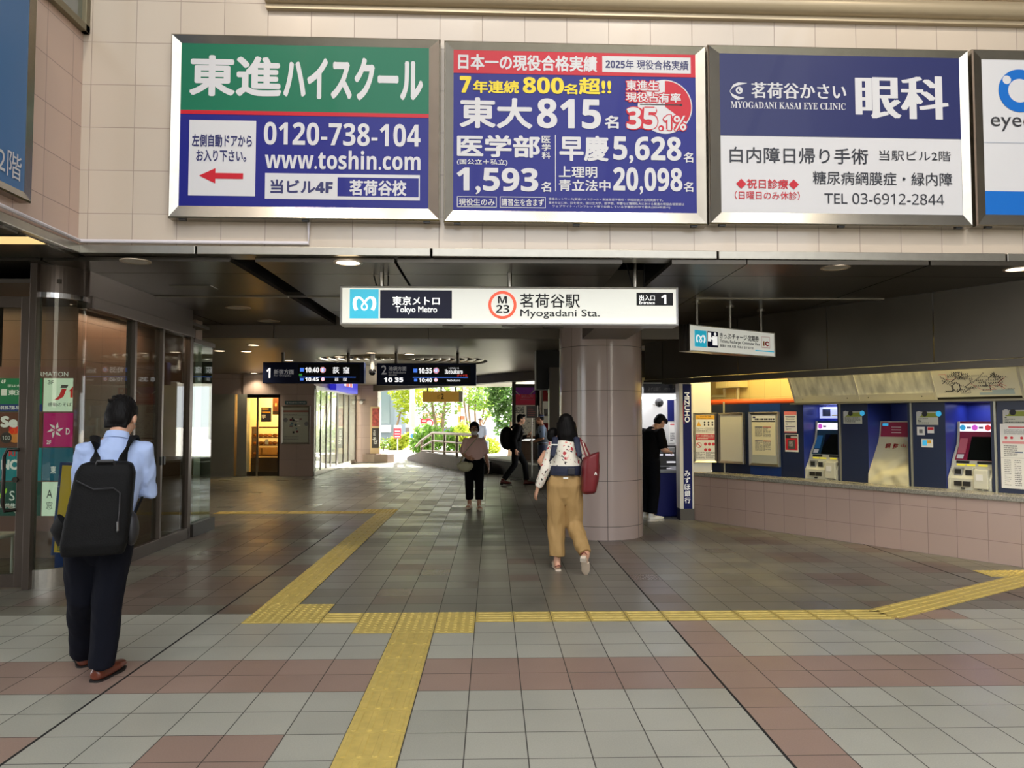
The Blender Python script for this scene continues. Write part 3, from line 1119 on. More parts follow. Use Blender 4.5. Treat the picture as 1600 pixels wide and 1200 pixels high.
b.t(sb('23'), (775, 476.5, 796, 489), LB_K)
b.t('茗荷谷駅', (812.5, 459, 906, 481), LB_K, 0.01)
b.t('Myogadani Sta.', (813, 483.5, 937, 498), LB_K, 0.003)
b.fill((994.5, 457.5, 1051.5, 477.5), LB_K, 1, 'black_field')
b.t('出入口', (999, 461, 1023, 470), LB_T, 0.015, 2)
b.t('Entrance', (999, 470.5, 1023, 475.5), LB_T, 0.01, 2)
b.t(sb('1'), (1033, 460.5, 1041, 475), LB_T, 0.0, 2)

# -- hanging ticket sign, turned to the passage
A, B = atY(1078, 505, 9.2), atY(1211, 521, 10.12)
TS = Frame((A.x, A.y, 0), math.atan2(B.y - A.y, B.x - A.x))
L = math.hypot(B.x - A.x, B.y - A.y)
zt, zb = (A.z + B.z) / 2, (atY(1078, 548.5, 9.2).z + atY(1211, 557.5, 10.12).z) / 2
h = zt - zb
t = thing('ticket_sign', 'smaller white illuminated ticket sign hung at an angle on three rods', 'sign', TS.W(L / 2, 0.09, zb), TS.rz)
frame_mb((-L / 2, 0, L / 2, h), (-L / 2 + .012, .012, L / 2 - .012, h - .012), 0.09, -0.09, -0.08, 0.003).build('frame', STEEL, t)
MB().box(-L / 2 + .01, -0.078, .01, L / 2 - .01, 0.085, h - .01).build('light_panel', LB_W, t)
for k in range(3):
    MB().box(-L / 2 - 0.012 - 0.02 * k, -0.085 + 0.03 * k, 0.0, -L / 2 + 0.002 - 0.02 * k, -0.06 + 0.03 * k + 0.04, h).build('end_fin', STEEL_DK, t)
for px in (1089, 1141, 1189):
    x = TS.hit(px, 510, 0.09)[0] - L / 2
    mb = MB().cyl((x, 0, h - 0.004), (x, 0, CEIL - zb - 0.02), 0.02, n=12)
    mb.cyl((x, 0, CEIL - zb - 0.025), (x, 0, CEIL - zb), 0.05, n=16).build('hanger_rod', STEEL, t, smooth=True)


def ur(a, c, d, e):                              # shares of the face, from the top left
    return (-L / 2 + a * L, h * (1 - e), -L / 2 + d * L, h * (1 - c))


yv = -0.081
MB().plate(*ur(.055, .2, .185, .82), yv).build('cyan_field', LB_C, t)
loop_m(MB(), ur(.075, .38, .168, .66), yv - .001).build('loop_emblem', LB_T, t)
MB().plate(*ur(.195, .2, .315, .8), yv).build('navy_field', LB_N, t)
mb = MB()
mb.plate(*ur(.2, .25, .235, .58), yv - .001)
u = ur(.262, .24, .3, .34)
mb.disc((u[0] + u[2]) / 2, yv - .001, (u[1] + u[3]) / 2, .022)
mb.plate(*ur(.252, .37, .308, .72), yv - .001).plate(*ur(.236, .42, .26, .5), yv - .001)
mb.build('buyer_pictogram', LB_T, t)
txt(t, 'きっぷ·チャージ·定期券', ur(.335, .2, .8, .44), yv, LB_K, 0.022)
txt(t, 'Tickets, Recharge, Commuter Pass', ur(.335, .47, .81, .62), yv, LB_K, 0.018)
txt(t, '售票处 充值 月票  매표소 충전 정기권', ur(.335, .66, .73, .76), yv, LB_K, 0.015)
MB().plate(*ur(.755, .77, .995, .81), yv).build('blue_line', LB_C, t)
r_ = ur(.835, .2, .94, .66)
mb = MB()
for e in (0, ):
    w = .006
    mb.plate(r_[0], r_[1], r_[2], r_[1] + w, yv).plate(r_[0], r_[3] - w, r_[2], r_[3], yv).plate(r_[0], r_[1], r_[0] + w, r_[3], yv).plate(r_[2] - w, r_[1], r_[2], r_[3], yv)
mb.build('pink_outline', M('pale_pink_line', (228, 170, 170), .5), t)
txt(t, 'i', ur(.852, .38, .872, .58), yv, M('ochre_print', (206, 140, 60), .5), 0.05)
txt(t, 'C', ur(.878, .38, .925, .58), yv, RED, 0.07)

# -- two departure boards on poles
DBX = M('display_case', (14, 26, 60), 0.5, spec=.2)
SCRN = M('display_screen', (3, 5, 12), 0.4, spec=.2)
LED_W = M('led_white', (240, 240, 240), 0.5, emit=(245, 245, 245), es=0.9)
LED_G = M('dim_white', (150, 150, 152), 0.5, emit=(150, 150, 152), es=0.35)
LED_B = M('led_blue', (70, 120, 220), 0.5, emit=(70, 120, 225), es=0.8)
LED_R = M('led_red', (220, 60, 50), 0.5, emit=(225, 60, 50), es=0.8)
LED_GR = M('led_green', (80, 200, 90), 0.5, emit=(80, 210, 90), es=0.7)
YD = 14.5
DP = Frame((0, YD, 0), 0)


def departure(px, label, items, poles):
    q = DP.rect(*px)
    w, h_ = (q[2] - q[0]) / 2, q[3] - q[1]
    t = thing('departure_board', label, 'departure board', DP.W((q[0] + q[2]) / 2, 0.1, q[1]), 0)
    MB().box(-w, -0.098, 0, w, 0.1, h_).build('case', DBX, t, bevel=0.008)
    b = Board(DP, 0.0, t)
    for p in poles:
        x = DP.hit(p, 560)[0] - (q[0] + q[2]) / 2
        MB().cyl((x, 0, h_ - 0.01), (x, 0, CEIL2 - q[1]), 0.03, n=12).build('pole', STEEL_DK, t, smooth=True)
    for s, r, m, bo in items:
        if s is None:
            b.fill(r, m, 1.5 if m is SCRN else 2.5, 'screen' if m is SCRN else 'screen_bar')
        elif s == 'o':
            qq = b.r(*r)
            MB().disc((qq[0] + qq[2]) / 2, b.yy(2.5), (qq[1] + qq[3]) / 2, (qq[2] - qq[0]) / 2).build('line_symbol', LED_W, t)
            MB().disc((qq[0] + qq[2]) / 2, b.yy(3), (qq[1] + qq[3]) / 2, (qq[2] - qq[0]) / 2 * .95, r_in=(qq[2] - qq[0]) / 2 * .75).build('symbol_ring', LED_R, t)
            txt(t, m, (qq[0] + .02, qq[1] + .02, qq[2] - .02, qq[3] - .02), b.yy(3.5), LED_B, .02)
        else:
            b.t(s, r, m, bo, 3)
    return t


departure((410.5, 566, 569, 599), 'dark departure board number 1 with white times hanging over the passage', [
    (None, (466, 569, 562, 596), SCRN, 0), (sb('1'), (416.5, 575, 422.5, 590.5), LED_W, 0), ('新宿方面', (428, 577, 459, 585), LED_G, .01), ('for Shinjuku', (428, 585.5, 455, 589), LED_G, 0),
    (None, (469, 575, 475, 580.5), LED_B, 0), (sb('10:40'), (477, 574, 498.5, 582), LED_W, .01), ('o', (500, 573.5, 509, 582.5), '18', 0), ('荻', (520, 573.5, 530, 583.5), LED_W, .01), ('窪', (536, 573.5, 546, 583.5), LED_W, .01),
    ('10', (467.5, 584, 472, 587.5), LED_GR, 0), (None, (468, 589, 556, 589.8), LED_B, 0), (None, (469, 591, 474.5, 594.5), LED_B, 0), (sb('10:45'), (477, 589.8, 498, 595.5), LED_W, .01), ('o', (501.5, 589.6, 507.5, 595.4), '18', 0), ('荻', (523, 590.5, 529, 595.5), LED_W, 0), ('窪', (536, 590.5, 542, 595.5), LED_W, 0)], (440, 543))
departure((588.5, 567.5, 744, 602), 'dark departure board number 2 with a clock reading and white times', [
    (None, (644, 571, 735, 599), SCRN, 0), ('2', (596, 571, 604, 585), LED_G, .01), ('池袋方面', (607, 572.5, 635, 579.5), LED_G, .01), ('for Ikebukuro', (607, 580, 634, 583.5), LED_G, 0), ('現在時刻', (607, 584.8, 620, 587.3), LED_G, 0), (sb('10 35'), (600, 590, 630, 597), LED_W, .02),
    (None, (646, 576, 652, 582), LED_B, 0), (sb('10:35'), (654, 575, 675, 583.5), LED_W, .01), ('o', (677, 574.5, 686, 583.5), '25', 0), (sb('Ikebukuro'), (695, 577, 723, 584), LED_W, 0), ('いけぶくろ', (701, 574, 717, 576.5), LED_W, 0), ('ダイヤ乱', (714, 585, 731, 588.5), LED_R, 0),
    (None, (645, 589.3, 731, 590.3), LED_B, 0), (None, (647, 591.5, 652, 596), LED_B, 0), (sb('10:40'), (654.5, 590.8, 675, 597), LED_W, .01), ('o', (678, 590.6, 684, 596.6), '25', 0), ('Ikebukuro', (698.5, 592.5, 719, 596), LED_W, 0)], (618, 715))
# camera between the boards
dc = DP.hit(578, 578)
t = thing('dome_camera', 'small dark dome camera hanging between the two departure boards', 'camera', DP.W(dc[0], 0.3, dc[1]), 0)
MB().ball((0, 0, -0.02), 0.07, 0.07, 0.07).build('dome', M('smoked_dome', (30, 30, 32), 0.1), t, smooth=True)
MB().cyl((0, 0, 0), (0, 0, CEIL2 - dc[1]), 0.045, n=14).build('mount', M('grey_mount', (150, 150, 148), 0.4), t, smooth=True)

# -- small yellow exit sign at the far exit
YS = M('ochre_sign', (176, 134, 56), 0.4, var=0.1, vs=3, emit=(176, 134, 56), es=.3)
ys = Frame(atY(661, 620, 25.4), R(-6))
q = (0, atY(690, 628, 25.4).z, atY(718, 620, 25.2).x - ys.o.x, atY(690, 611.5, 25.4).z)
ys.o.z = 0
t = thing('exit_sign', 'flat ochre sign marked 2 hanging below the far roof edge', 'sign', ys.W(q[2] / 2, 0, q[1]), ys.rz)
w = q[2] / 2
MB().box(-w, -0.07, 0, w, 0.07, q[3] - q[1]).build('case', YS, t, bevel=0.006)
MB().box(w, -0.09, 0, w + 0.12, 0.09, q[3] - q[1]).build('end_cap', M('white_cap', (225, 225, 220), .4), t)
txt(t, '出口', (-0.12, .1, -0.03, .24), -0.072, INK)
txt(t, '2', (0.0, .09, .1, .27), -0.072, INK, .02)
for k in (-.75, 0, .8):
    MB().cyl((w * k, 0, q[3] - q[1] - .005), (w * k, 0, 2.62 - q[1]), 0.03, n=8).build('hanger_rod', STEEL_DK, t)
# ================================================================ TICKET ZONE
def tk(px, py, s):
    return TK.hit(px, py, s)


def tkt(name, label, cat, u, s, z, group=None):
    return thing(name, label, cat, TK.W(u, s, z), TK.rz, group)


SN = 0.35                                        # face of the navy wall
CZ = 0.742
REC = [(tk(1256, 690, SN)[0], tk(1309, 690, SN)[0]), (tk(1357, 700, SN)[0], tk(1419, 700, SN)[0]), (tk(1478, 700, SN)[0], tk(1549, 700, SN)[0])]
NTOP = 1.80
edges = [0.06] + [v for r in REC for v in r] + [UMAX]
mb = MB()
for k in range(0, len(edges), 2):
    mb.box(edges[k], SN, CZ, edges[k + 1], 0.94, NTOP)
for a, b_ in REC:
    mb.box(a, 0.9, CZ, b_, 0.94, NTOP)
    mb.box(a, SN, NTOP - 0.03, b_, 0.94, NTOP)
mb.build('wall_navy', M('navy_laminate', (26, 38, 68), 0.35, var=0.05, vs=3), loc=TK.o, rz=TK.rz, kind=ST)
mb = MB()
for a, b_ in REC:
    mb.box(a, SN - 0.004, CZ, a + 0.004, 0.9, NTOP - 0.03).box(a, 0.892, CZ, b_, 0.9, NTOP - 0.03)
mb.build('recess_lining', M('blue_lining', (44, 60, 140), 0.35), loc=TK.o, rz=TK.rz, kind=ST)
ub = tk(1172, 690, SN)[0], tk(1220, 690, SN)[0]
MB().box(ub[0], SN - 0.006, CZ, ub[1], SN, NTOP).build('blue_wall_panel', M('bright_navy', (24, 56, 118), 0.35), loc=TK.o, rz=TK.rz, kind=ST)
mb = MB()
for px in (1312.5, 1424, 1555):
    u = tk(px, 700, SN)[0]
    mb.box(u, SN - 0.018, CZ, u + 0.022, SN, NTOP)
mb.build('trim_5', M('joint_strip', (170, 168, 150), 0.35, 0.6), loc=TK.o, rz=TK.rz, kind=ST)
mb = MB()
mb.box(tk(1243, 630, .33)[0], 0.2, 1.775, UMAX, 0.36, 1.80)
mb.build('trim_6', M('map_ledge', (120, 116, 100), 0.4, 0.5), loc=TK.o, rz=TK.rz, kind=ST)

# ---- canted map boxes over the machines
PU = [tk(1242.6, 629, .33)[0], tk(1342, 629, .33)[0], tk(1462, 627, .33)[0], tk(1599, 623, .33)[0]]
PU.append(PU[3] + PU[3] - PU[2])
MZ0, MZ1, MS0, MS1 = 1.80, 2.24, 0.33, 0.13
BLANK = M('frosted_acrylic', (212, 210, 190), 0.35, var=0.28, vs=5, stretch=(2.6, 1, .8))  # blotchy shadows put into the colour as stretched noise
MAPW = M('map_white', (226, 222, 200), 0.35)
ALW = M('pale_aluminium', (206, 204, 192), 0.4, 0.4)


def slope(z):
    return MS0 + (MS1 - MS0) * (z - MZ0) / (MZ1 - MZ0)


labs = ['blank frosted white light panel over the first ticket machine', 'blank frosted white light panel over the covered ticket machine', 'canted white railway route map over the lit ticket machine', 'canted white panel to the right of the railway route map']
for k in range(4):
    w = PU[k + 1] - PU[k]
    t = tkt('map_panel', labs[k], 'panel', PU[k], 0, MZ0, 'canted panels over the ticket machines')
    dz = MZ1 - MZ0
    MB().prism([(MS0, 0), (MS1, dz), (MS1 + .03, dz), (MS0 + .03, 0)], 0.03, w - 0.005, 'x').build('face_panel', BLANK if k < 2 else MAPW, t)
    MB().prism([(MS0 - .012, 0), (MS1 - .012, dz), (MS1 + .04, dz), (MS0 + .04, 0)], 0, 0.03, 'x').build('end_trim', ALW, t)
    mb = MB()
    if k < 2:
        mb.prism([(MS0 - .006, 0), (slope(MZ0 + .09) - .006, .09), (slope(MZ0 + .09), .09), (MS0, 0)], 0.03, w - .005, 'x')
        mb.build('foot_rail', ALW, t)
        for q in (.15, .85):
            MB().ball((w * q, slope(MZ0 + .05) - .006, .05), .008, .006, .008, 8, 6).build('screw', INK, t)
    if k == 2:
        MB().prism([(MS0 - .004, 0), (slope(MZ0 + .03) - .004, .03), (slope(MZ0 + .03), .03), (MS0, 0)], 0.03, w - .005, 'x').build('caption_bar', BLACK, t)

        def S(u, v, o=.0025):
            z = .05 + v * (dz - .17)
            return (0.07 + u * (w - .14), slope(MZ0 + z) - o, z)
        rng = random.Random(4)

        def seg(mb, a, b_, wd):
            dx, dz_ = b_[0] - a[0], (b_[1] - a[1]) * .45
            l = math.hypot(dx, dz_) or 1
            ox, oz = -dz_ / l * wd, dx / l * wd / .45
            mb.quad(S(a[0] + ox, a[1] + oz), S(b_[0] + ox, b_[1] + oz), S(b_[0] - ox, b_[1] - oz), S(a[0] - ox, a[1] - oz))
        for nm, mt, cnt in (('route_lines', INK, 20), ('red_route_lines', RED, 6), ('grey_route_lines', M('map_grey', (120, 120, 116), .5), 10)):
            mb = MB()
            for c in range(cnt):
                a = (rng.uniform(0, .9), rng.uniform(.12, .95))
                hd = rng.choice((0, 0, 45, -45, 0))
                for s_ in range(rng.randint(2, 4)):
                    ln = rng.uniform(.05, .13)
                    if not (0 < a[0] + ln * math.cos(R(hd)) < 1 and .08 < a[1] + ln * 2 * math.sin(R(hd)) < 1):
                        hd += 180
                    b_ = (min(max(a[0] + ln * math.cos(R(hd)), 0), 1), min(max(a[1] + ln * 2 * math.sin(R(hd)), .05), 1))
                    seg(mb, a, b_, .0024)
                    m_ = int(ln / .025)
                    for j in range(m_):
                        f = j / m_
                        p = (a[0] + (b_[0] - a[0]) * f, a[1] + (b_[1] - a[1]) * f)
                        if nm != 'red_route_lines':
                            mb.quad(S(p[0], p[1] + .02), S(p[0] + .014, p[1] + .02), S(p[0] + .014, p[1] + .055), S(p[0], p[1] + .055))
                    a = b_
                    hd = hd + rng.choice((-45, 0, 45, 90, -90))
            mb.build(nm, mt, t)
        mb = MB()
        mb.quad(S(.72, 0), S(1, 0), S(1, .2), S(.72, .2)).quad(S(.55, 0), S(.72, 0), S(.72, .1), S(.55, .1))
        mb.build('map_legend', M('legend_blue', (176, 196, 200), .5), t)

# ---- ticket machines
PUT = M('machine_cream', (206, 204, 184), 0.4)
PUTD = M('machine_slot', (34, 32, 30), 0.5)
MCH = M('machine_screen', (20, 24, 22), 0.12, coat=0.5)
HDR = M('machine_header', (240, 240, 245), 0.4, emit=(244, 240, 250), es=0.75)
PROF = [(.10, 0), (.10, .13), (.19, .27), (.21, .34), (.33, .53), (.36, .74), (.36, .80)]


def prof_y(z):
    for (a, z0), (b_, z1) in zip(PROF, PROF[1:]):
        if z0 <= z <= z1:
            return a + (b_ - a) * (z - z0) / (z1 - z0)
    return PROF[-1][0]


def ticket_machine(rec, label, face, icons, screen_lit):
    u0, u1 = rec
    w = (u1 - u0) * 1.0 - 0.02
    t = tkt('ticket_machine', label, 'ticket machine', (u0 + u1) / 2, .25, CZ)
    h = w / 2
    side = [(y, z) for y, z in PROF] + [(.63, .80), (.63, 0)]
    for sx in (-1, 1):
        MB().prism(side, sx * h, sx * (h - .028), 'x').build('side_cheek', PUT, t, bevel=0.004)
    ins = [(y + .012, z) for y, z in PROF[3:]] + [(.61, .80), (.61, .34)]
    MB().prism(ins, -h + .028, h - .028, 'x').build('upper_body', face, t)

    def pl(x0, z0, x1, z1, o):
        return [(x0, prof_y(z0) + .012 - o, z0), (x1, prof_y(z0) + .012 - o, z0), (x1, prof_y(z1) + .012 - o, z1), (x0, prof_y(z1) + .012 - o, z1)]
    MB().quad(*pl(-h + .03, .68, h - .03, .775, .003)).build('header_strip', HDR, t)
    for k, (f, m) in enumerate(icons):
        MB().disc(-h + w * f, prof_y(.73) - .006, .727, .034, n=20).build('round_icon', m, t)
        MB().plate(-h + w * f + .045, .715, -h + w * f + .095, .74, prof_y(.73) - .006).build('icon_caption', M('caption_grey', (190, 176, 200), .5), t)
    MB().quad(*pl(-h + .17, .345, h - .03, .62, .004)).build('screen', MCH, t)
    if screen_lit:
        MB().quad(*pl(-h + .18, .36, -h + .21, .6, .006)).build('key_column', M('key_grey', (70, 80, 84), .4), t)
        MB().quad(*pl(-h + .225, .36, h - .035, .60, .006)).build('display', M('display_teal', (70, 120, 140), .2, emit=(60, 120, 150), es=.3), t)
    MB().quad(*pl(-h + .04, .42, -h + .13, .6, .005)).build('price_strip', M('strip_' + face.name, (60, 130, 190) if screen_lit else (206, 110, 120), .4), t)
    MB().quad(*pl(-h + .045, .36, -h + .12, .41, .006)).build('coin_return_label', WHITE, t)
    # lower deck with slots and trays
    low = [(y + .012, z) for y, z in PROF[:4]] + [(.6, .34), (.6, 0)]
    MB().prism(low, -h + .028, h - .028, 'x').build('lower_body', PUT, t)
    for (x0, x1) in ((-h + .05, -h + .2), (h - .2, h - .03)):
        MB().quad(*pl(x0, .305, x1, .335, .004)).build('bill_slot', PUTD, t)
    MB().box(-h + .06, .13, .16, -h + .15, .30, .26).build('coin_tray', M('tray_grey', (150, 150, 146), .35), t, bevel=.006)
    MB().box(-h + .075, .126, .18, -h + .14, .14, .24).build('tray_opening', PUTD, t)
    MB().box(-h + .18, .135, .15, -h + .27, .3, .26).build('ticket_tray', PUT, t, bevel=.006)
    MB().box(-h + .19, .13, .17, -h + .26, .15, .235).build('tray_opening', PUTD, t)
    MB().box(h - .19, .085, .02, h - .03, .3, .245).build('change_box', PUT, t, bevel=.01)
    MB().box(h - .16, .08, .12, h - .085, .1, .19).build('box_label', WHITE, t)
    for x in (-h + .08, -h + .18):
        MB().box(x, .085, .045, x + .075, .13, .1).build('lower_tray', PUTD, t)
    for x in (-h + .15, h - .15, h - .08):
        MB().box(x, .095, .012, x + .04, .13, .028).build('foot_slot', PUTD, t)
    YM = M('yellow_marker', (236, 222, 60), .5, emit=(236, 222, 60), es=.3)
    for x in (-h + .06, -h + .17, h - .18):
        MB().quad(*pl(x, .278, x + .1, .298, .006)).build('yellow_marker', YM, t)
    return t


PINKI, CYI, REDI = M('icon_pink', (214, 90, 206), .5, emit=(214, 90, 206), es=.5), M('icon_cyan', (54, 160, 206), .5, emit=(54, 160, 206), es=.5), M('icon_red', (226, 60, 70), .5, emit=(226, 60, 70), es=.5)
TEAL, CRIM = M('machine_teal', (32, 70, 96), .35), M('machine_crimson', (150, 34, 66), .35)
t = ticket_machine(REC[0], 'cream and teal ticket machine with one pink icon, next to the notice boards', TEAL, [(.16, PINKI)], True)
w = REC[0][1] - REC[0][0]
m = MB().box(-w * .45, .44, .84, w * .27, .48, 1.0).build('upper_screen', M('blue_screen', (190, 200, 240), .3, emit=(190, 200, 240), es=.7), t)
MB().plate(-w * .36, .87, -w * .12, .97, .437).build('screen_picture', M('picture_grey', (96, 110, 140), .4), m)
MB().plate(-w * .08, .875, w * .26, .885, .437).build('screen_line', YEL, m)
ticket_machine(REC[2], 'cream and crimson ticket machine with blue, pink and red icons', CRIM, [(.14, CYI), (.42, PINKI), (.72, REDI)], False)

# machine in the middle, out of service under a vinyl cover
u0, u1 = REC[1]
w = u1 - u0 - .02
h = w / 2
t = tkt('covered_ticket_machine', 'ticket machine hidden under a crumpled cream cover with red characters', 'ticket machine', (u0 + u1) / 2, .25, CZ)
MB().prism([(.32, .5), (.37, .8), (.63, .8), (.63, .5)], -h, h, 'x').build('upper_body', PUT, t)
MB().quad((-h + .02, .330, .60), (h - .02, .330, .60), (h - .02, .362, .79), (-h + .02, .362, .79)).build('header_panel', CRIM, t)
MB().quad((-h + .04, .349, .74), (-h + .12, .349, .74), (-h + .12, .355, .775), (-h + .04, .355, .775)).build('header_badge', CYI, t)
for k in range(3):
    MB().plate(-h + .17, .65 + k * .035, -h + .30, .66 + k * .035, .333).build('header_text', M('pale_print', (220, 200, 200), .5), t)
VIN = M('cream_vinyl', (208, 200, 164), 0.45)
mb = MB()
nu, nv = 22, 30
cov = [(.08, 0), (.085, .13), (.13, .22), (.185, .30), (.25, .42), (.31, .53), (.335, .60)]


def cov_y(z):
    for (a, z0), (b_, z1) in zip(cov, cov[1:]):
        if z0 <= z <= z1:
            return a + (b_ - a) * (z - z0) / (z1 - z0)
    return cov[-1][0]


for j in range(nv + 1):
    for i in range(nu + 1):
        x, z = -h + w * i / nu, .60 * j / nv
        tuck = .045 * max(0, 1 - abs((z - .13) / .1 - (x + h) / w * 2 + .4)) + .03 * noise.noise(Vector((x * 7, z * 8, 3)))
        wx = 1.0 + .05 * (1 - z / .6)
        mb.v.append((x * wx, cov_y(z) + tuck * (1 - (2 * i / nu - 1) ** 4), z))
for j in range(nv):
    for i in range(nu):
        a = j * (nu + 1) + i
        mb.f.append((a, a + 1, a + nu + 2, a + nu + 1))
        mb.mi.append(0)
for i in (0, nu):
    for j in range(nv):
        a, b_ = mb.v[j * (nu + 1) + i], mb.v[(j + 1) * (nu + 1) + i]
        mb.quad(a, b_, (b_[0], .6, b_[2]), (a[0], .6, a[2]))
mb.quad(mb.v[nv * (nu + 1)], mb.v[nv * (nu + 1) + nu], (h, .6, .6), (-h, .6, .6))
cv = mb.build('vinyl_cover', VIN, t, smooth=True)
for k, ch in enumerate('調整中'):
    x = -h + w * (.24 + k * .2)
    vs, fs = text_mesh(ch, .02)
    mbt = put_text(MB(), ch, (x, .45, x + w * .13, .515), 0, .015)
    mbt.v = [(a, cov_y(c) - .012, c) for a, _, c in mbt.v]
    mbt.build('red_character', RED, cv)

# ---- posters, frames and stickers on the navy wall
def poster(px, label, name='poster', cat='poster', s=SN, mat=PAPER, th=.004, frame=None, group=None, F=None):
    F = F or TK
    r = F.rect(*px, s)
    cx = (r[0] + r[2]) / 2
    t = thing(name, label, cat, F.W(cx, s, r[1]), F.rz, group)
    w, hh = (r[2] - r[0]) / 2, r[3] - r[1]
    MB().box(-w, -th, 0, w, -.001, hh).build('sheet' if not frame else 'backing_board', mat, t)
    if frame:
        f = frame[1]
        frame_mb((-w, 0, w, hh), (-w + f, f, w - f, hh - f), -.001, -th - .02, -th - .004, .003).build('frame', frame[0], t)

    def at(a, c, d, e):
        return (-w + 2 * w * a, hh * (1 - e), -w + 2 * w * d, hh * (1 - c))
    t_at = at
    return t, t_at, -th - .0012


def bars(t, at, y, boxes, mat, name='print_block'):
    for q in boxes:
        MB().plate(*at(*q), y).build(name, mat, t)


def lines(t, at, y, a, c, d, e, n, mat, fill=.45, seed=1, name='fine_print'):
    rg = random.Random(seed)
    mb = MB()
    for k in range(n):
        z0 = c + (e - c) * k / n
        x = a
        while x < d - .01:
            w_ = rg.uniform(.02, .09)
            mb.plate(*at(x, z0, min(x + w_, d), z0 + (e - c) / n * fill), y)
            x += w_ + rg.uniform(.008, .02)
            if rg.random() < .06:
                break
    return mb.build(name, mat, t)


GREYP = M('grey_print', (120, 120, 120), .6)
ORG = M('orange_print', (236, 176, 40), .5)
# warning board on the white return wall
RW = Frame((3.12, 12.02, 0), R(-3))
wr = RW.rect(1083.5, 598, 1112, 739, 0)
mb = MB()
mb.box(0, 0.0, CZ, wr[2] - .01, .35, 2.7)
mb.build('wall_return', WHITE, loc=RW.o, rz=RW.rz, kind=ST)
t, at, y = poster((1083.5, 645, 1119, 722.5), 'steel-framed warning poster with an orange head and red no-smoking circles', 'warning_poster', 'poster', 0.0, PAPER, .03, (STEEL, .03), F=RW)
MB().plate(*at(.08, .05, .92, .135), y).build('orange_field', ORG, t)
txt(t, 'ホーム内に注意', at(.28, .055, .75, .09), y - .001, INK, .01)
txt(t, 'The platform is narrow', at(.15, .1, .85, .125), y - .001, INK)
q = at(.12, .17, .33, .27)
MB().quad((q[0], y, q[1]), (q[2], y, q[1]), ((q[0] + q[2]) / 2, y, q[3])).build('warning_triangle', ORG, t)
for k in range(3):
    q = at(.42 + .17 * k, .18, .54 + .17 * k, .26)
    mb = MB().disc((q[0] + q[2]) / 2, y, q[3] - .01, .014).plate(q[0] + .01, q[1], q[2] - .01, q[3] - .03, y)
    mb.build('figure_pictogram', INK, t)
lines(t, at, y, .08, .3, .48, .4, 6, GREYP, seed=2)
lines(t, at, y, .52, .3, .92, .4, 6, GREYP, seed=3)
MB().plate(*at(.08, .43, .92, .55), y).build('red_field', RED, t)
txt(t, '車内への危険物持込み禁止', at(.12, .445, .88, .485), y - .001, WHITE, .01)
lines(t, at, y - .001, .15, .5, .85, .54, 2, PAPER, seed=4)
q = at(.1, .58, .34, .72)
cx, cz, rr = (q[0] + q[2]) / 2, (q[1] + q[3]) / 2, (q[2] - q[0]) / 2
mb = MB().disc(cx, y, cz, rr, r_in=rr * .82)
mb.quad((cx - rr * .7, y, cz + rr * .5), (cx - rr * .5, y, cz + rr * .7), (cx + rr * .7, y, cz - rr * .5), (cx + rr * .5, y, cz - rr * .7)).build('prohibition_ring', RED, t)
for k in range(5):
    q = at(.44 + .17 * (k % 3), .58 + .115 * (k // 3), .44 + .17 * (k % 3) + .14, .68 + .115 * (k // 3))
    MB().disc((q[0] + q[2]) / 2, y, (q[1] + q[3]) / 2, (q[2] - q[0]) / 2, n=16).build('red_circle', RED, t)
lines(t, at, y, .08, .79, .48, .93, 7, GREYP, seed=5)
lines(t, at, y, .52, .79, .92, .93, 7, GREYP, seed=6)

t, at, y = poster((1125, 645, 1164.5, 724), 'steel-framed blank white notice board on the navy wall', 'notice_board', 'notice board', SN - .02, M('blank_board', (226, 222, 206), .3, coat=.3), .03, (STEEL, .035))
u = tk(1132.5, 690, SN)[0]
mb = MB()
zz = TK.rect(1125, 645, 1164.5, 724, SN - .02)
mb.tube([(u, SN - .012, zz[3] - .01), (u, SN - .012, 1.84)], .012, n=8).tube([(u, SN - .012, zz[1] + .01), (u, SN - .012, CZ)], .012, n=8)
tag(mb.build('cable_pipe', M('cream_pipe', (206, 200, 172), .4), loc=TK.o, rz=TK.rz, smooth=True), 'thin cream cable pipe running above and below the blank notice board', 'pipe')
t, at, y = poster((1173, 644, 1219.5, 728), 'steel-framed notice board holding a cream fare sheet with four columns', 'notice_board', 'notice board', SN - .02, M('grey_board', (176, 178, 166), .4), .03, (STEEL, .035))
MB().plate(*at(.1, .06, .88, .8), y).build('fare_sheet', M('cream_paper', (230, 222, 186), .6), t)
MB().plate(*at(.1, .06, .88, .16), y - .001).build('sheet_heading', PAPER, t)
MB().plate(*at(.1, .165, .88, .18), y - .002).build('heading_rule', INK, t)
lines(t, at, y - .002, .2, .115, .86, .15, 1, INK, .9, 3, 'heading_text')
MB().plate(*at(.13, .08, .22, .11), y - .002).build('heading_badge', INK_N, t)
for k in range(4):
    a, c = (.2, .48)[k % 2], (.27, .53)[k // 2]
    MB().plate(*at(a, c, a + .26, c + .012), y - .002).build('column_heading', (INK_N, RED)[k % 2], t)
    lines(t, at, y - .002, a, c + .02, a + .25, c + .19, 12, GREYP, .4, k, 'fare_column')

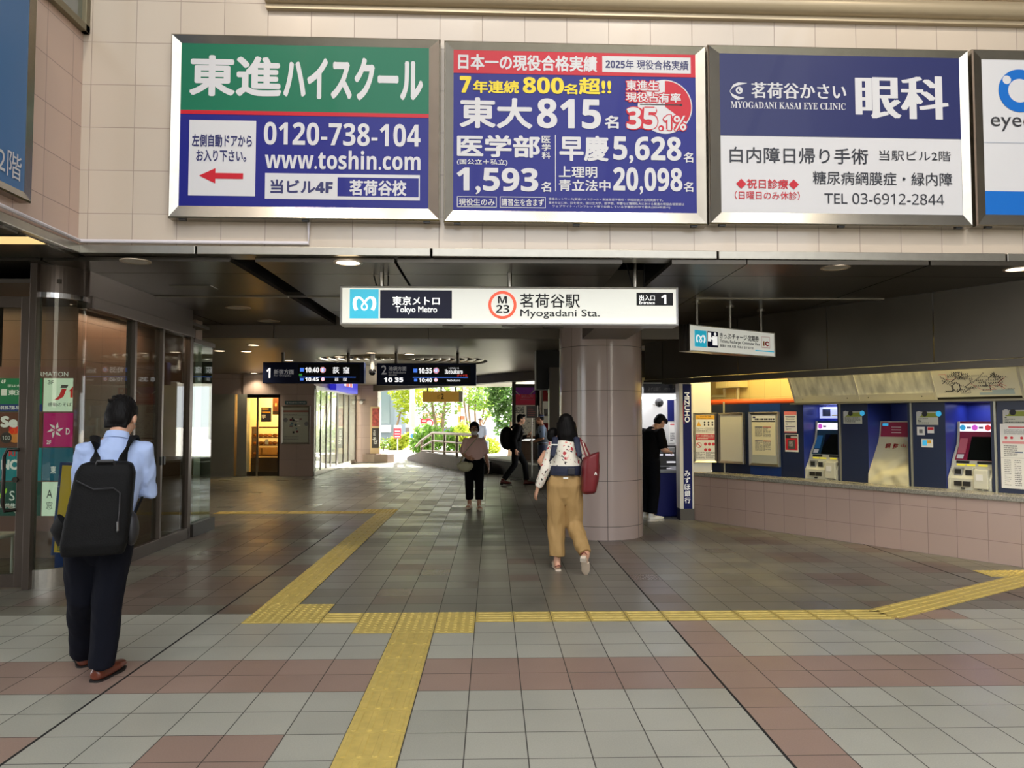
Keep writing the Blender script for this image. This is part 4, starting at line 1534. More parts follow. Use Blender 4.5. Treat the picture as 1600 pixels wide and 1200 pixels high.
t, at, y = poster((1225.5, 643, 1245, 676), 'small white poster with pink borders above the black and red one', 'poster', 'poster')
bars(t, at, y, [(0, 0, 1, .16), (0, .94, 1, 1)], M('pink_print', (220, 120, 120), .5), 'pink_band')
for k in range(3):
    MB().plate(*at(.1, .22 + k * .24, .9, .25 + k * .24), y).build('blue_rule', INK_N, t)
    lines(t, at, y, .15, .29 + k * .24, .85, .41 + k * .24, 3, GREYP, .5, k)
t, at, y = poster((1227, 678, 1247.5, 706), 'small black and red poster with a grey picture on the navy wall', 'poster', 'poster')
bars(t, at, y, [(.04, .04, .96, .25)], INK, 'black_field')
bars(t, at, y, [(.04, .25, .96, .9)], RED, 'red_field')
bars(t, at, y - .001, [(.22, .34, .76, .84)], M('photo_grey', (86, 84, 80), .5), 'picture')
bars(t, at, y - .001, [(.45, .12, .92, .22), (.3, .42, .6, .7)], M('pale_print2', (200, 190, 186), .5), 'print_block')

OLIVE = M('olive_print', (138, 148, 56), .5)
for k, (x0, y0, x1, y1) in enumerate(((1318, 643, 1347, 662), (1432, 643.5, 1466, 664), (1567, 641, 1605, 663))):
    t, at, y = poster((x0, y0, x1, y1), ('green-topped payment sticker on the wall right of the teal machine', 'green-topped payment sticker on the wall left of the crimson machine', 'green-topped payment sticker above the long white notice')[k], 'payment_sticker', 'sticker', group='payment stickers between the ticket machines', mat=M('sticker_white', (196, 196, 180), .5))
    MB().plate(*at(.12, .08, 1, .42), y).build('olive_band', OLIVE, t)
    q = at(0, 0, .3, .42)
    for j, mt in ((0, M('round_grey', (190, 190, 186), .5)), (1, INK), (3.4, CYI)):
        MB().disc(q[0] + .035 + j * .07, y - .001, (q[1] + q[3]) / 2 + .01, .034, n=18).build('round_badge', mt, t)
    lines(t, at, y, .08, .5, .92, .92, 4, INK, .5, k)
t, at, y = poster((1433, 667, 1445, 680), 'small white square sticker with a grey patch left of the crimson machine', 'sticker', 'sticker')
bars(t, at, y, [(.3, .3, .75, .75)], GREYP, 'grey_patch')
t, at, y = poster((1449.5, 667, 1459.5, 677), 'small pink and white sticker left of the crimson machine', 'sticker', 'sticker')
bars(t, at, y, [(.05, .05, .95, .5)], RED, 'pink_band')
t, at, y = poster((1440, 686, 1458, 699), 'small white sticker with a blue and yellow picture left of the crimson machine', 'sticker', 'sticker')
bars(t, at, y, [(.1, .15, .5, .8)], CYI, 'picture')
bars(t, at, y, [(.5, .15, .85, .5)], ORG, 'picture')
t, at, y = poster((1564, 662, 1618, 764), 'long white notice of red emblems and small print right of the crimson machine', 'notice_sheet', 'notice', s=SN - .006)
bars(t, at, y, [(.25, .045, .75, .062)], RED, 'red_arc')
lines(t, at, y, .12, .09, .9, .17, 5, GREYP, .4, 8)
for k in range(4):
    q = at(.12 + (.17 * k if k < 2 else .17 * k + .12), .195, .22 + (.17 * k if k < 2 else .17 * k + .12), .24)
    MB().disc((q[0] + q[2]) / 2, y, (q[1] + q[3]) / 2, (q[2] - q[0]) / 2, n=5).build('red_emblem', RED, t)
bars(t, at, y, [(.06, .27, .95, .31)], M('pink_strip', (224, 150, 150), .5), 'pink_band')
lines(t, at, y, .1, .34, .5, .52, 6, GREYP, .35, 9)
bars(t, at, y, [(.42, .43, .66, .45)], M('slate_print', (110, 124, 150), .5), 'blue_band')
MB().plate(*at(0, .527, 1, .53), y).build('sheet_seam', GREYP, t)
for k in range(3):
    lines(t, at, y, .1 + .3 * k, .56, .3 + .3 * k, .97, 14, GREYP, .35, 10 + k)

# ---- orange pipe, box and fittings on the cream wall
z1 = tk(1170, 628, .6)[1]
p0, p1 = tk(1110, 629, .5)[0], tk(1262, 627, .5)[0]
mb = MB().tube([(p0, .52, z1), (p1, .52, z1)], .045, n=14)
tag(mb.build('orange_pipe', M('orange_paint', (226, 94, 44), .4), loc=TK.o, rz=TK.rz, smooth=True), 'thick orange pipe along the top of the navy wall', 'pipe')
a = TK.rect(1120, 594, 1158, 606, .8)
t = tkt('junction_box', 'cream two-door electrical box high on the cream tiles', 'electrical box', (a[0] + a[2]) / 2, .97, a[1])
hw = (a[2] - a[0]) / 2
MB().box(-hw, -.2, 0, hw, -.002, .3).build('case', M('cream_box', (224, 214, 170), .4), t, bevel=.006)
for s_ in (-1, 1):
    MB().box(s_ * hw * .5 - hw * .42, -.206, .02, s_ * hw * .5 + hw * .42, -.198, .28).build('door', M('cream_box_door', (232, 222, 180), .4), t)
a2 = tk(1120, 619, .8)
mb = MB()
zp = a2[1]
mb.tube([(-hw * .6, -.1, .0), (-hw * .6, -.1, zp - a[1]), (-hw * 1.6, -.1, zp - a[1])], .028, n=10)
mb.tube([(hw * .5, -.1, .0), (hw * .5, -.1, zp - a[1] - .06), (-hw * 1.6, -.1, zp - a[1] - .06)], .028, n=10)
mb.build('conduit_elbow', M('pipe_cream', (206, 200, 176), .35, .3), t, smooth=True)

# ================================================================ BANK BOOTH
BN = P('bank_navy', (18, 26, 96), .4, .05)
PY = 11.93
pa, pb = atY(1062, 700, PY), atY(1083.5, 700, PY)
t = thing('bank_pylon', 'tall white-edged navy pillar sign with white bank lettering', 'sign', ((pa.x + pb.x) / 2, PY + .12, 0))
w = (pb.x - pa.x) / 2
zb = atY(1070, 795, PY).z
MB().box(-w, -.12, 0, w, .12, zb).build('base', STEEL_DK, t)
MB().box(-w, -.118, zb, w, .12, 2.13).build('column_body', WHITE, t, bevel=.004)
pf = Frame((0, PY, 0), 0)
b = Board(pf, 0.0, t)
b.fill((1067.5, 600, 1081, 795), BN, 0.5, 'navy_field')
PW = M('bank_white', (230, 230, 232), .4, emit=(230, 230, 235), es=.25)
b.t('MIZUHO', (1069.5, 613, 1077.5, 660), PW, .02, 1.5, rot=1)
b.t('(', (1067, 625, 1069.5, 662), RED, 0, 1.5, 'red_arc')
b.vt('みずほ銀行', (1069.5, 735, 1078.5, 787), PW, .02, 1.5)
# booth shell
bw = MB()
bw.box(2.35, 13.45, 0, 3.3, 13.6, 2.3).box(3.2, 12.1, 0, 3.3, 13.45, 2.3)
bw.build('wall_booth', M('booth_white', (214, 212, 208), .5), kind=ST)
MB().box(2.3, 12.3, 2.1, 3.3, 13.6, 2.16).build('ceiling_booth', WHITE, kind=ST)
MB().box(2.28, 12.3, 0, 2.36, 13.6, 2.3).build('wall_booth_side', WHITE, kind=ST)
BY = 12.25
r = Frame((0, BY, 0), 0).rect(1006, 599.5, 1062, 614.5)
t = thing('bank_fascia', 'navy strip sign with small white lettering over the cash machine booth', 'sign', ((r[0] + r[2]) / 2, BY + .06, r[1]))
w = (r[2] - r[0]) / 2
MB().box(-w, -.06, 0, w, .06, r[3] - r[1]).build('case', M('fascia_navy', (16, 20, 44), .4), t)
b = Board(Frame((0, BY, 0), 0), 0, t)
b.t('みずほ銀行', (1013, 605, 1032, 611), M('fascia_print', (150, 150, 158), .5), .005, 1)
b.t('ATMコーナー', (1038, 606, 1056, 609.5), M('fascia_print', (150, 150, 158), .5), 0, 1)
# tube lamp
p0, p1 = atY(1034, 622, 13.2), atY(1061, 622, 13.2)
TUBE = M('tube_glow', (255, 255, 250), .5, emit=(250, 250, 255), es=4)
t = thing('tube_lamp', 'bright white fluorescent tube inside the cash machine booth', 'lamp', (p0.x, 13.2, p0.z))
MB().cyl((0, 0, 0), (p1.x - p0.x - .02, 0, 0), .018, n=10).build('tube', TUBE, t)
MB().box(-.03, -.03, .02, p1.x - p0.x, .05, .06).build('batten', WHITE, t)
lamp('booth_light', 'AREA', (2.75, 12.9, 2.08), 9, (245, 246, 255), .8, .8)
# dome camera
q = atY(1030, 629, 13.1)
t = thing('security_camera', 'round black dome camera on the booth wall above the man', 'camera', q)
MB().ball((0, 0, 0), .075, .075, .08).build('dome', M('black_dome', (24, 22, 22), .15), t, smooth=True)
MB().cyl((0, .02, 0), (0, .345, 0), .04, n=12).build('mount', WHITE, t)
# posters in the booth
BF = Frame((0, 13.45, 0), 0)
t, at, y = poster((1043, 625, 1070, 658), 'navy poster with large white letters inside the booth', 'poster', 'poster', 0, BN, .01, F=BF)
txt(t, 'M', at(.42, .2, .66, .42), y, PW, .04)
txt(t, 'み', at(.55, .62, .7, .78), y, PW, .02)
t, at, y = poster((1045, 661, 1066, 692), 'white instruction sheet below the navy poster in the booth', 'notice_sheet', 'notice', 0, PAPER, .01, F=BF)
MB().plate(*at(.1, .04, .9, .1), y).build('red_rule', RED, t)
lines(t, at, y, .1, .5, .9, .95, 5, INK, .4, 21)
# cash machine
A, B = atY(1022, 733, 12.35), atY(1060, 733, 12.35)
w = (B.x - A.x) / 2 + .06
t = thing('cash_machine', 'navy cash machine with a grey deck and lit slots behind the pillar sign', 'cash machine', (A.x + w, 12.4, 0))
zd = A.z
MB().box(-w + .05, 0, .0, w, .8, zd - .04).build('cabinet', BN, t, bevel=.02)
MB().prism([(-.06, zd - .06), (-.06, zd - .02), (.3, zd + .03), (.8, zd + .03), (.8, zd - .06)], -w, w, 'x').build('deck', M('deck_grey', (132, 134, 136), .35, .3), t)
MB().quad((-w * .6, 0, zd - .005), (w * .2, 0, zd - .005), (w * .2, .22, zd + .022), (-w * .6, .22, zd + .022)).build('touch_screen', MCH, t)
MB().prism([(.32, zd + .03), (.42, zd + .36), (.8, zd + .36), (.8, zd + .03)], -w + .02, w, 'x').build('console', M('console_black', (32, 32, 34), .35), t)
for k in range(3):
    x = (-.62, .1, .15)[k] * w
    zk = (.2, .2, .08)[k]
    MB().box(x, .30 + zk * .3, zd + zk, x + .14, .45, zd + zk + .022).build('lit_slot', HDR, t)
for k in range(2):
    x = (-.4, .12)[k] * w
    MB().box(x, .33, zd + .25, x + .15, .5, zd + .34).build('bill_cover', M('cover_silver', (150, 150, 148), .3, .5), t, bevel=.02)
MB().box(-w * .85, .36, zd + .26, -w * .55, .42, zd + .34).build('notice_tag', YEL, t)

# ---- lamps over the ticket counter
for k, u in enumerate((1.0, 3.4, 6.2)):
    t = tkt('strip_lamp', ('fluorescent strip lamp hidden behind the bulkhead over the notice boards', 'fluorescent strip lamp hidden behind the bulkhead over the ticket machines', 'fluorescent strip lamp hidden behind the bulkhead at the far right')[k], 'lamp', u, .0, 2.5)
    MB().box(-1.0, -.06, .03, 1.0, .06, .09).build('batten', WHITE, t)
    MB().cyl((-.98, 0, 0), (.98, 0, 0), .018, n=8).build('tube', M('warm_tube', (255, 236, 170), .5, emit=(255, 232, 160), es=6), t)
    lamp('strip_light', 'AREA', TK.W(u, .0, 2.46), 13, (255, 232, 158), 1.9, .1, (R(14), 0, TK.rz))
    lamp('wall_light', 'AREA', TK.W(u, .7, 2.7), 11, (255, 226, 130), 2.0, .1, (0, 0, TK.rz))
for k in (0, 2):
    lamp('recess_light', 'AREA', TK.W((REC[k][0] + REC[k][1]) / 2, .72, NTOP - .05), 1.5, (190, 196, 255), .35, .1, (0, 0, TK.rz))
# ================================================================ TACTILE PAVING
TY = M('tactile_yellow', (202, 178, 98), 0.5, var=0.12, vs=14)


def bar_block(cell_rot):
    mb = MB().box(.003, .003, 0, .297, .297, .004)
    for k in range(4):
        c = .0375 + .075 * k
        pts = [(c + .017 * math.cos(a), (.035 if s < 0 else .265) + .017 * math.sin(a)) for s in (-1, 1) for a in [R(180 + 180 * i / 6) if s < 0 else R(180 * i / 6) for i in range(7)]]
        inner = [(c + (p[0] - c) * .7, p[1]) for p in pts]
        n = len(pts)
        if cell_rot:
            pts, inner = [(q, p) for p, q in pts][::-1], [(q, p) for p, q in inner][::-1]
        mb.add([(*p, .004) for p in pts] + [(*p, .0095) for p in inner], [tuple(range(n, 2 * n))] + [(i, (i + 1) % n, (i + 1) % n + n, i + n) for i in range(n)])
    return mb


def dot_block():
    mb = MB().box(.003, .003, 0, .297, .297, .004)
    for i in range(5):
        for j in range(5):
            c = (.03 + .06 * i, .03 + .06 * j)
            r1 = [(c[0] + .0175 * math.cos(R(45 * k)), c[1] + .0175 * math.sin(R(45 * k)), .004) for k in range(8)]
            r2 = [(c[0] + .011 * math.cos(R(45 * k)), c[1] + .011 * math.sin(R(45 * k)), .0095) for k in range(8)]
            mb.add(r1 + r2, [tuple(range(8, 16))] + [(k, (k + 1) % 8, (k + 1) % 8 + 8, k + 8) for k in range(8)])
    return mb


protos = {}


def tactile(kind, i, j, label, group, xy=None, rz=0):
    x, y = (OX + i * T, OY + j * T) if xy is None else xy
    if kind not in protos:
        o = {'dot': dot_block, 'bar': lambda: bar_block(False), 'cross': lambda: bar_block(True)}[kind]().build('tactile_block', TY)
        protos[kind] = o
        o2 = o
    else:
        o2 = protos[kind].copy()
        COL.objects.link(o2)
    o2.location, o2.rotation_euler = (x, y, 0.0006), (0, 0, rz)
    tag(o2, label, 'tactile block', group)


for j in range(8, 19):
    tactile('bar', -3, j, 'yellow block with four raised bars in the strip coming towards the camera', 'bar blocks of the near strip')
for i in (-4, -3, -2):
    for j in (19, 20):
        tactile('dot', i, j, 'yellow dotted block where the near strip meets the cross strip', 'dotted blocks of the crossing')
tactile('cross', -5, 20, 'single yellow bar block between the two dotted fields', None)
for i in (-7, -6):
    for j in (20, 21):
        tactile('dot', i, j, 'yellow dotted block at the turn of the strip into the passage', 'dotted blocks of the turn')
for j in range(22, 43):
    tactile('bar', -7, j, 'yellow block with raised bars in the strip leading deep into the passage', 'bar blocks of the passage strip')
for i in range(-1, 10):
    tactile('cross', i, 20, 'yellow bar block in the cross strip running to the ticket counter', 'bar blocks of the cross strip')
a0 = Vector((OX + 10 * T, OY + 20 * T, 0))
ang = R(32)
for k in range(9):
    p = a0 + Vector((math.cos(ang), math.sin(ang), 0)) * (k * T + .02)
    tactile('cross', 0, 0, 'yellow bar block in the slanting strip beside the ticket counter', 'bar blocks of the slanting strip', (p.x + .02, p.y), ang)
for i in range(3):
    tactile('dot', 0, 0, 'yellow dotted block at the far end of the slanting strip', 'dotted blocks at the counter', (4.98 + i * T, 7.62), 0)
for i in (-8, -7):
    for j in (43, 44):
        tactile('dot', i, j, 'yellow dotted block at the far end of the passage strip', 'dotted blocks at the far turn')
for i in range(-16, -8):
    tactile('cross', i, 43, 'yellow bar block in the far strip leading left along the passage', 'bar blocks of the far strip')

# ================================================================ CEILING LAMPS
DLG = M('downlight_glow', (255, 236, 200), .5, emit=(255, 236, 205), es=5)
DLO = M('downlight_glass', (172, 168, 156), .3)
RIM = M('downlight_rim', (176, 160, 140), .4, .4)


def downlight(px, py, z, lit, label, group, r=.12):
    p = atZ(px, py, z)
    t = thing('downlight', label, 'ceiling lamp', (p.x, p.y, z), 0, group)
    mb = MB().lathe([(r * .82, 0.004), (r * .82, -.008), (r, -.008), (r, .002)], n=28)
    mb.build('rim', RIM, t, smooth=True)
    MB().lathe([(0, -.003), (r * .82, -.003)], n=28).build('lens', DLG if lit else DLO, t)
    if lit == 2:
        lamp('downlight_beam', 'SPOT', (p.x, p.y, z - .03), 40, (255, 236, 205), .08, spot=R(120))


for px, py, lit, lb in ((212, 408, 0, 'unlit round downlight close behind the left end of the fascia'), (544, 410, 1, 'lit round downlight behind the fascia left of the entrance sign'), (1305, 418, 0, 'unlit round downlight behind the fascia over the bulkhead'), (1592, 420, 1, 'lit round downlight behind the fascia at the far right')):
    downlight(px, py, CEIL, lit, lb, 'downlights behind the fascia', .135)
downlight(372, 480.5, CEIL, 0, 'unlit round downlight with a tan rim, nearer of the pair by the left slot', 'downlights by the left slot', .16)
downlight(420, 501.5, CEIL, 0, 'unlit round downlight with a tan rim, farther of the pair by the left slot', 'downlights by the left slot', .16)
for px, py in ((396, 539), (385, 549), (451, 563), (397, 583), (343, 548), (580, 551), (640, 553), (530, 557)):
    downlight(px, py, CEIL2, 2, 'small lit downlight in the low ceiling of the passage', 'downlights of the passage', .11)
for px, py, z, n in ((303, 448, CEIL, 'flush square grey hatch in the dark ceiling left of the slot'),):
    p = atZ(px, py, z)
    t = tag(MB().box(-.22, -.12, -.01, .22, .12, .001).build('ceiling_hatch', M('hatch_grey', (118, 114, 104), .4, .5), loc=(p.x, p.y, z)), n, 'hatch')
p = atZ(5, 374, CEIL + .02)
t = thing('ceiling_panel_light', 'square warm panel light in the ceiling of the left wing', 'ceiling lamp', (p.x, p.y, CEIL + .02))
MB().box(-.26, -.14, -.006, .26, .14, .0).build('diffuser', M('warm_diffuser', (240, 206, 140), .5, emit=(244, 208, 140), es=.8), t)
frame = MB().box(-.28, -.16, -.01, .28, -.14, .002).box(-.28, .14, -.01, .28, .16, .002)
frame.build('trim_frame', STEEL_DK, t)
# hanging wires in the slots
for k, (x, y) in enumerate(((-1.26, 7.8), (1.36, 7.8))):
    mb = MB().tube([(x, y, CEIL + .2), (x + .1, y, CEIL - .17), (x + .12, y, CEIL - .22), (x + .2, y, CEIL - .1), (x + .2, y, CEIL + .2)], .008, n=6)
    tag(mb.build('loose_cable', BLACK, smooth=True), ('loose black cable dangling from the ceiling behind the left sign rod', 'loose black cable dangling out of the slot behind the right sign rod')[k], 'cable')

# ================================================================ LEFT SHOP: glazed corner, doors, directory
YG = 7.3
DG = Frame((0, YG, 0), 0)
HZ = 2.72
SGL = glassmat('shop_glass', (222, 226, 220), 0.035)
BR = BRONZE
xs = lambda px: atY(px, 680, YG).x
# automatic doors with stile and pull handle
t = thing('glass_door', 'bronze-framed glass shop door with a long dark pull handle', 'door', (xs(44), YG, 0))
X = lambda px: xs(px) - xs(44)
MB().box(X(30), -.025, .02, X(44), .025, HZ).build('stile', BR, t, bevel=.004)
MB().box(X(-200), -.02, .02, X(30), .02, .14).build('bottom_rail', BR, t)
MB().box(X(-200), -.02, HZ - .1, X(30), .02, HZ).build('top_rail', BR, t)
MB().box(X(-200), -.005, .14, X(30), .005, HZ - .1).build('pane', SGL, t)
h0, h1 = atY(25, 702, YG).z, atY(25, 797, YG).z
xx, yy = X(17), -.09
mb = MB().tube([(X(33), -.02, h0 - .005), (X(22), yy, h0), (xx, yy, h0 - .06), (xx, yy, h1 + .06), (X(20), yy, h1), (X(30), -.02, h1 + .005)], .016, n=10)
mb.build('pull_handle', M('dark_handle', (52, 46, 42), .25, .7), t, smooth=True)
MB().cyl((X(30), -.05, atY(30, 749, YG).z), (X(30), 0, atY(30, 749, YG).z), .025, n=14).build('lock', STEEL_DK, t)
# fixed front glazing: post, pane, base
mb = MB().box(xs(45), YG - .05, 0, xs(56), YG + .05, CEIL + .02)
mb.build('door_post', BR, kind=ST, bevel=.004)
S0, S1 = Vector((-3.985, 7.62)), Vector((-4.05, 11.2))
dv = S1 - S0
SF = Frame((S0.x, S0.y, 0), math.atan2(dv.y, dv.x))
SL = dv.length
rad = .32
cxr, cyr = S0.x - rad, S0.y
t = thing('corner_glazing', 'curved glass corner of the shop front on a stainless base', 'glazing', (cxr, cyr, 0))
arc = [(rad * math.cos(R(a)), rad * math.sin(R(a))) for a in range(-90, 1, 6)]
xl = xs(56) - cxr


def wallmb(z0, z1, th, line):
    mb = MB()
    n = len(line)
    out = []
    for k in range(n):
        a, b_ = Vector(line[max(k - 1, 0)]), Vector(line[min(k + 1, n - 1)])
        d = (b_ - a).normalized()
        out.append((line[k][0] - d.y * th, line[k][1] + d.x * th))
    for k in range(n - 1):
        A, B_, C, D = line[k], line[k + 1], out[k + 1], out[k]
        mb.quad((*A, z0), (*B_, z0), (*B_, z1), (*A, z1)).quad((*D, z0), (*D, z1), (*C, z1), (*C, z0))
        mb.quad((*A, z1), (*B_, z1), (*C, z1), (*D, z1)).quad((*A, z0), (*D, z0), (*C, z0), (*B_, z0))
    return mb


line = [(xl, -rad)] + arc
wallmb(.17, HZ, .012, line).build('pane', SGL, t, smooth=True)
wallmb(0, .17, .04, line).build('base', STEEL, t, smooth=True)
wallmb(HZ, HZ + .05, .04, line).build('head_rail', CHROME, t, smooth=True)
wallmb(HZ + .05, CEIL + .02, .03, line).build('head_panel', BR, t, smooth=True)
# side glazing along the passage
zz = lambda a, b_: (a, b_)
mull = [SF.hit(px, 680)[0] for px in (204, 248, 293)]
t = thing('side_glazing', 'bronze-framed glass side wall of the shop along the passage', 'glazing', SF.o, SF.rz)
prev = 0.02
for k, m in enumerate(mull):
    w = .055 if k < 2 else .11
    MB().box(m - w / 2, -.04, 0, m + w / 2, .06, HZ).build('mullion', BR, t, bevel=.004)
    MB().box(prev, .0, .14, m - w / 2, .012, HZ - .06).build('pane', SGL, t)
    prev = m + w / 2
MB().box(0, -.04, 0, mull[-1], .06, .14).build('bottom_rail', BR, t, bevel=.004)
MB().box(0, -.06, HZ - .06, mull[-1] + .06, .1, HZ + .06).build('head_rail', BR, t, bevel=.006)
MB().box(0, -.02, HZ + .06, mull[-1] + .06, .1, CEIL + .02).build('head_panel', BR, t)
for px in (246, 251):
    u = SF.hit(px, 715)[0]
    MB().box(u - .02, -.05, 1.02, u + .02, -.03, 1.12).build('door_lock', BLACK, t)
# free glass screen at its end
u0, u1 = mull[-1] + .1, SL
t = thing('glass_screen', 'frameless glass screen on a dark kerb at the end of the shop wall', 'glass screen', SF.W(u0, 0), SF.rz)
MB().box(0, 0, .17, u1 - u0, .015, 2.6).build('pane', glassmat('screen_glass', (205, 222, 208), .12), t)
MB().box(0, -.06, 0, u1 - u0 + .04, .07, .17).build('kerb', DARK, t)
MB().box(0, -.03, 2.6, u1 - u0 + .02, .045, 2.66).build('head_rail', BR, t)
# inside: side walls, back wall, pillar
BRW = M('brown_interior', (92, 74, 58), .6)
mb = MB()
mb.box(-9.2, 11.0, 0, -4.4, 11.3, 3.0).box(-9.2, 7.4, 0, -9, 11.2, 3.0)
mb.build('wall_shop_interior', BRW, kind=ST)
mb = MB().box(-9, 7.35, 2.86, -4.1, 11.2, 2.9)
mb.build('ceiling_shop', M('dim_ceiling', (80, 72, 62), .6), kind=ST)
PKI = tilemat('pink_interior_tile', (150, 122, 106), (110, 90, 80), .45, .45, 0, 0, .006, 'yz', .3)
MB().box(-5.6, 8.9, 0, -4.75, 10.9, 2.86).build('wall_pillar', PKI, kind=ST)
lamp('pillar_fill_light', 'AREA', (-4.5, 9.6, 2.8), 9, (255, 210, 180), .3, 1.6)  # unseen light added to brighten the pillar inside
lamp('shop_light', 'AREA', (-6.2, 8.2, 2.84), 14, (255, 214, 160), 1.6, .8)

# directory board of tenants
YDIR = 8.75
DF = Frame((0, YDIR, 0), 0)
q = DF.rect(-30, 573, 116, 830)
t = thing('directory_board', 'lit tenant directory of coloured panels behind the shop door', 'directory', ((q[0] + q[2]) / 2, YDIR + .1, q[1]))
w = (q[2] - q[0]) / 2
H = q[3] - q[1]
MB().box(-w, -.098, 0, w, .1, H).build('case', M('dusty_pink', (150, 112, 104), .5), t)
b = Board(DF, 0, t)
EM = lambda n, c, e=.55: M(n, c, .4, emit=c, es=e)
DW, DGn, DBr, DMg, DTl, DBt, DDg = EM('dir_white', (208, 232, 208)), EM('dir_green', (16, 108, 66)), EM('dir_brown', (86, 48, 28)), EM('dir_magenta', (166, 26, 98)), EM('dir_teal', (22, 116, 122)), EM('dir_petrol', (24, 86, 106)), EM('dir_dark_green', (16, 66, 56))
DT = EM('dir_print', (226, 232, 226), .4)
cells = [((-28, 591, 20, 643), DW), ((-28, 645, 20, 698), DDg), ((-28, 700, 20, 751), DMg), ((-28, 753, 20, 806), DW),
         ((-8, 591, 66, 643), DGn), ((68, 591, 114, 643), DW), ((-8, 645, 66, 698), DBr), ((68, 645, 114, 698), DMg),
         ((-8, 700, 65, 751), DTl), ((66, 700, 114, 751), DBt), ((-8, 753, 64, 806), DDg), ((65.5, 753, 114, 806), DW)]
for c, m in cells[4:]:
    b.fill(c, m, 1, 'tenant_panel')
b.t('INFORMATION', (37, 581, 106.5, 588), DT, 0, 1)
b.t(sb('4F'), (1.5, 593.5, 9, 599), DT, .01, 2)
b.fill((-8, 631.5, 66, 642.5), EM('dir_navy', (24, 44, 104)), 2, 'phone_strip')
b.t(sb('0120-738-104'), (1, 634, 34, 640), DT, .02, 3)
b.t('東進', (13, 609, 38, 617.5), DT, .03, 2)
b.fill((2, 608, 11, 618), DT, 2, 'school_badge')
b.t('学は大', (12, 600.5, 32, 605), DT, .01, 2)
b.t(sr('3')+'F', (75, 594, 84, 600.5), INK, .01, 2)
qq = b.r(85, 600, 114, 625)
yb = b.yy(2)
mb = MB()
xw, zh = qq[2] - qq[0], qq[3] - qq[1]
A = lambda u, v: (qq[0] + u * xw, yb, qq[1] + v * zh)
mb.quad(A(.38, .95), A(.75, .95), A(.68, .75), A(.32, .75))
mb.mat(1).quad(A(.4, .7), A(.66, .7), A(.5, .2), A(.2, .0), A(.0, .0), A(.25, .25)).quad(A(.78, .55), A(1.0, .85), A(1.0, .15), A(.86, .15), A(.86, .55))
mb.build('tenant_emblem', [GREYP, EM('dir_red', (186, 30, 34))], t)
b.t('感動のそば', (75, 629, 112, 635), INK, .005, 2)
b.t('Se', (1, 650, 28, 668), DT, .06, 2)
for c, rr, m in (((10, 684), 9, M('dir_grey', (70, 64, 58), .5)), ((24, 680), 12, EM('dir_orange', (186, 120, 50))), ((22, 671), 8, EM('dir_red', (186, 30, 34)))):
    qq = b.r(c[0] - rr, c[1] - rr, c[0] + rr, c[1] + rr)
    MB().disc((qq[0] + qq[2]) / 2, b.yy(2 + (rr == 9) * 1.2), (qq[1] + qq[3]) / 2, (qq[2] - qq[0]) / 2).build('round_badge', m, t)
b.t(sr('100'), (4, 681, 16, 687), DT, 0, 4.4)
qq = b.r(73, 659, 100, 685)
cxp, czp, rp = (qq[0] + qq[2]) / 2, (qq[1] + qq[3]) / 2, (qq[2] - qq[0]) / 2
mb = MB()
for k in range(6):
    a = R(60 * k)
    P_ = lambda r_, o: (cxp + rp * r_ * math.cos(a + o), b.yy(2), czp + rp * r_ * math.sin(a + o))
    mb.quad(P_(.12, 0), P_(.5, -.35), P_(1, .25), P_(.55, .35))
mb.build('flower_emblem', DT, t)
b.t(sb('2F'), (73, 688, 80, 694), DT, .02, 2)
b.t('D', (103, 669, 109, 679), DT, .02, 2)
b.t('NC', (2, 718, 28, 734), DT, .05, 2)
b.t('RI', (14, 705, 24, 713), EM('dir_red', (186, 30, 34)), .02, 2)
b.t('東', (79, 728, 87.5, 740), DT, .02, 2)
b.t('S', (15, 767, 23, 782), DT, .0, 2)
b.t('三井住', (0, 786, 24, 794), DT, .02, 2)
qq = b.r(0, 762, 11, 779)
MB().quad((qq[0], b.yy(2), qq[1]), (qq[2], b.yy(2), qq[1] + .07), (qq[2], b.yy(2), qq[3]), (qq[0], b.yy(2), qq[3] - .07)).build('green_emblem', EM('dir_lime', (140, 190, 50)), t)
b.t('A', (73, 765, 82, 778), INK, -.01, 2)
b.t('窓', (72, 784, 82, 796), INK, 0, 2)

# yellow sign on a blue stand inside the glass
YY = 8.0
YF = Frame((0, YY, 0), 0)
q = YF.rect(82.5, 723, 124, 868)
t = thing('standing_sign', 'leaning yellow clinic sign in a blue frame behind the curved glass', 'sign', ((q[0] + q[2]) / 2, YY, 0))
w = (q[2] - q[0]) / 2
BLF = M('blue_frame_paint', (30, 72, 150), .4)
pn = MB().box(-w, -.02, 0, w, .02, q[3] - q[1]).build('sign_frame', BLF, t, bevel=.004)
pn.location, pn.rotation_euler = (0, 0, q[1]), (R(-3), R(2.5), 0)
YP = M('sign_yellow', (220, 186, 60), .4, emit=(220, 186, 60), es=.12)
HS = q[3] - q[1]
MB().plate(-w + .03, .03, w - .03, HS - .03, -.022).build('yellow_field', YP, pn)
vtxt(pn, 'クリニック', (.02, HS * .36, w - .03, HS * .95), -.024, M('sign_green', (40, 112, 84), .5), .0)
for k, s in enumerate(('内科　小児', '循環器', 'アレルギー', '糖尿病', '外科　整形')):
    txt(pn, s, (-w + .06, HS * .30 - k * .045, w - .05, HS * .30 - k * .045 + .032), -.024, INK, .02)
txt(pn, sb('当ビル4F'), (-w + .06, .05, w - .05, .1), -.024, M('sign_green', (40, 112, 84), .5), .02)
MB().box(-.09, -.02, .02, .1, .03, q[1] + .02).build('post', BLF, t)
MB().box(-.2, -.2, .0, .2, .2, .025).build('foot_plate', M('foot_white', (190, 200, 204), .4), t, bevel=.006)
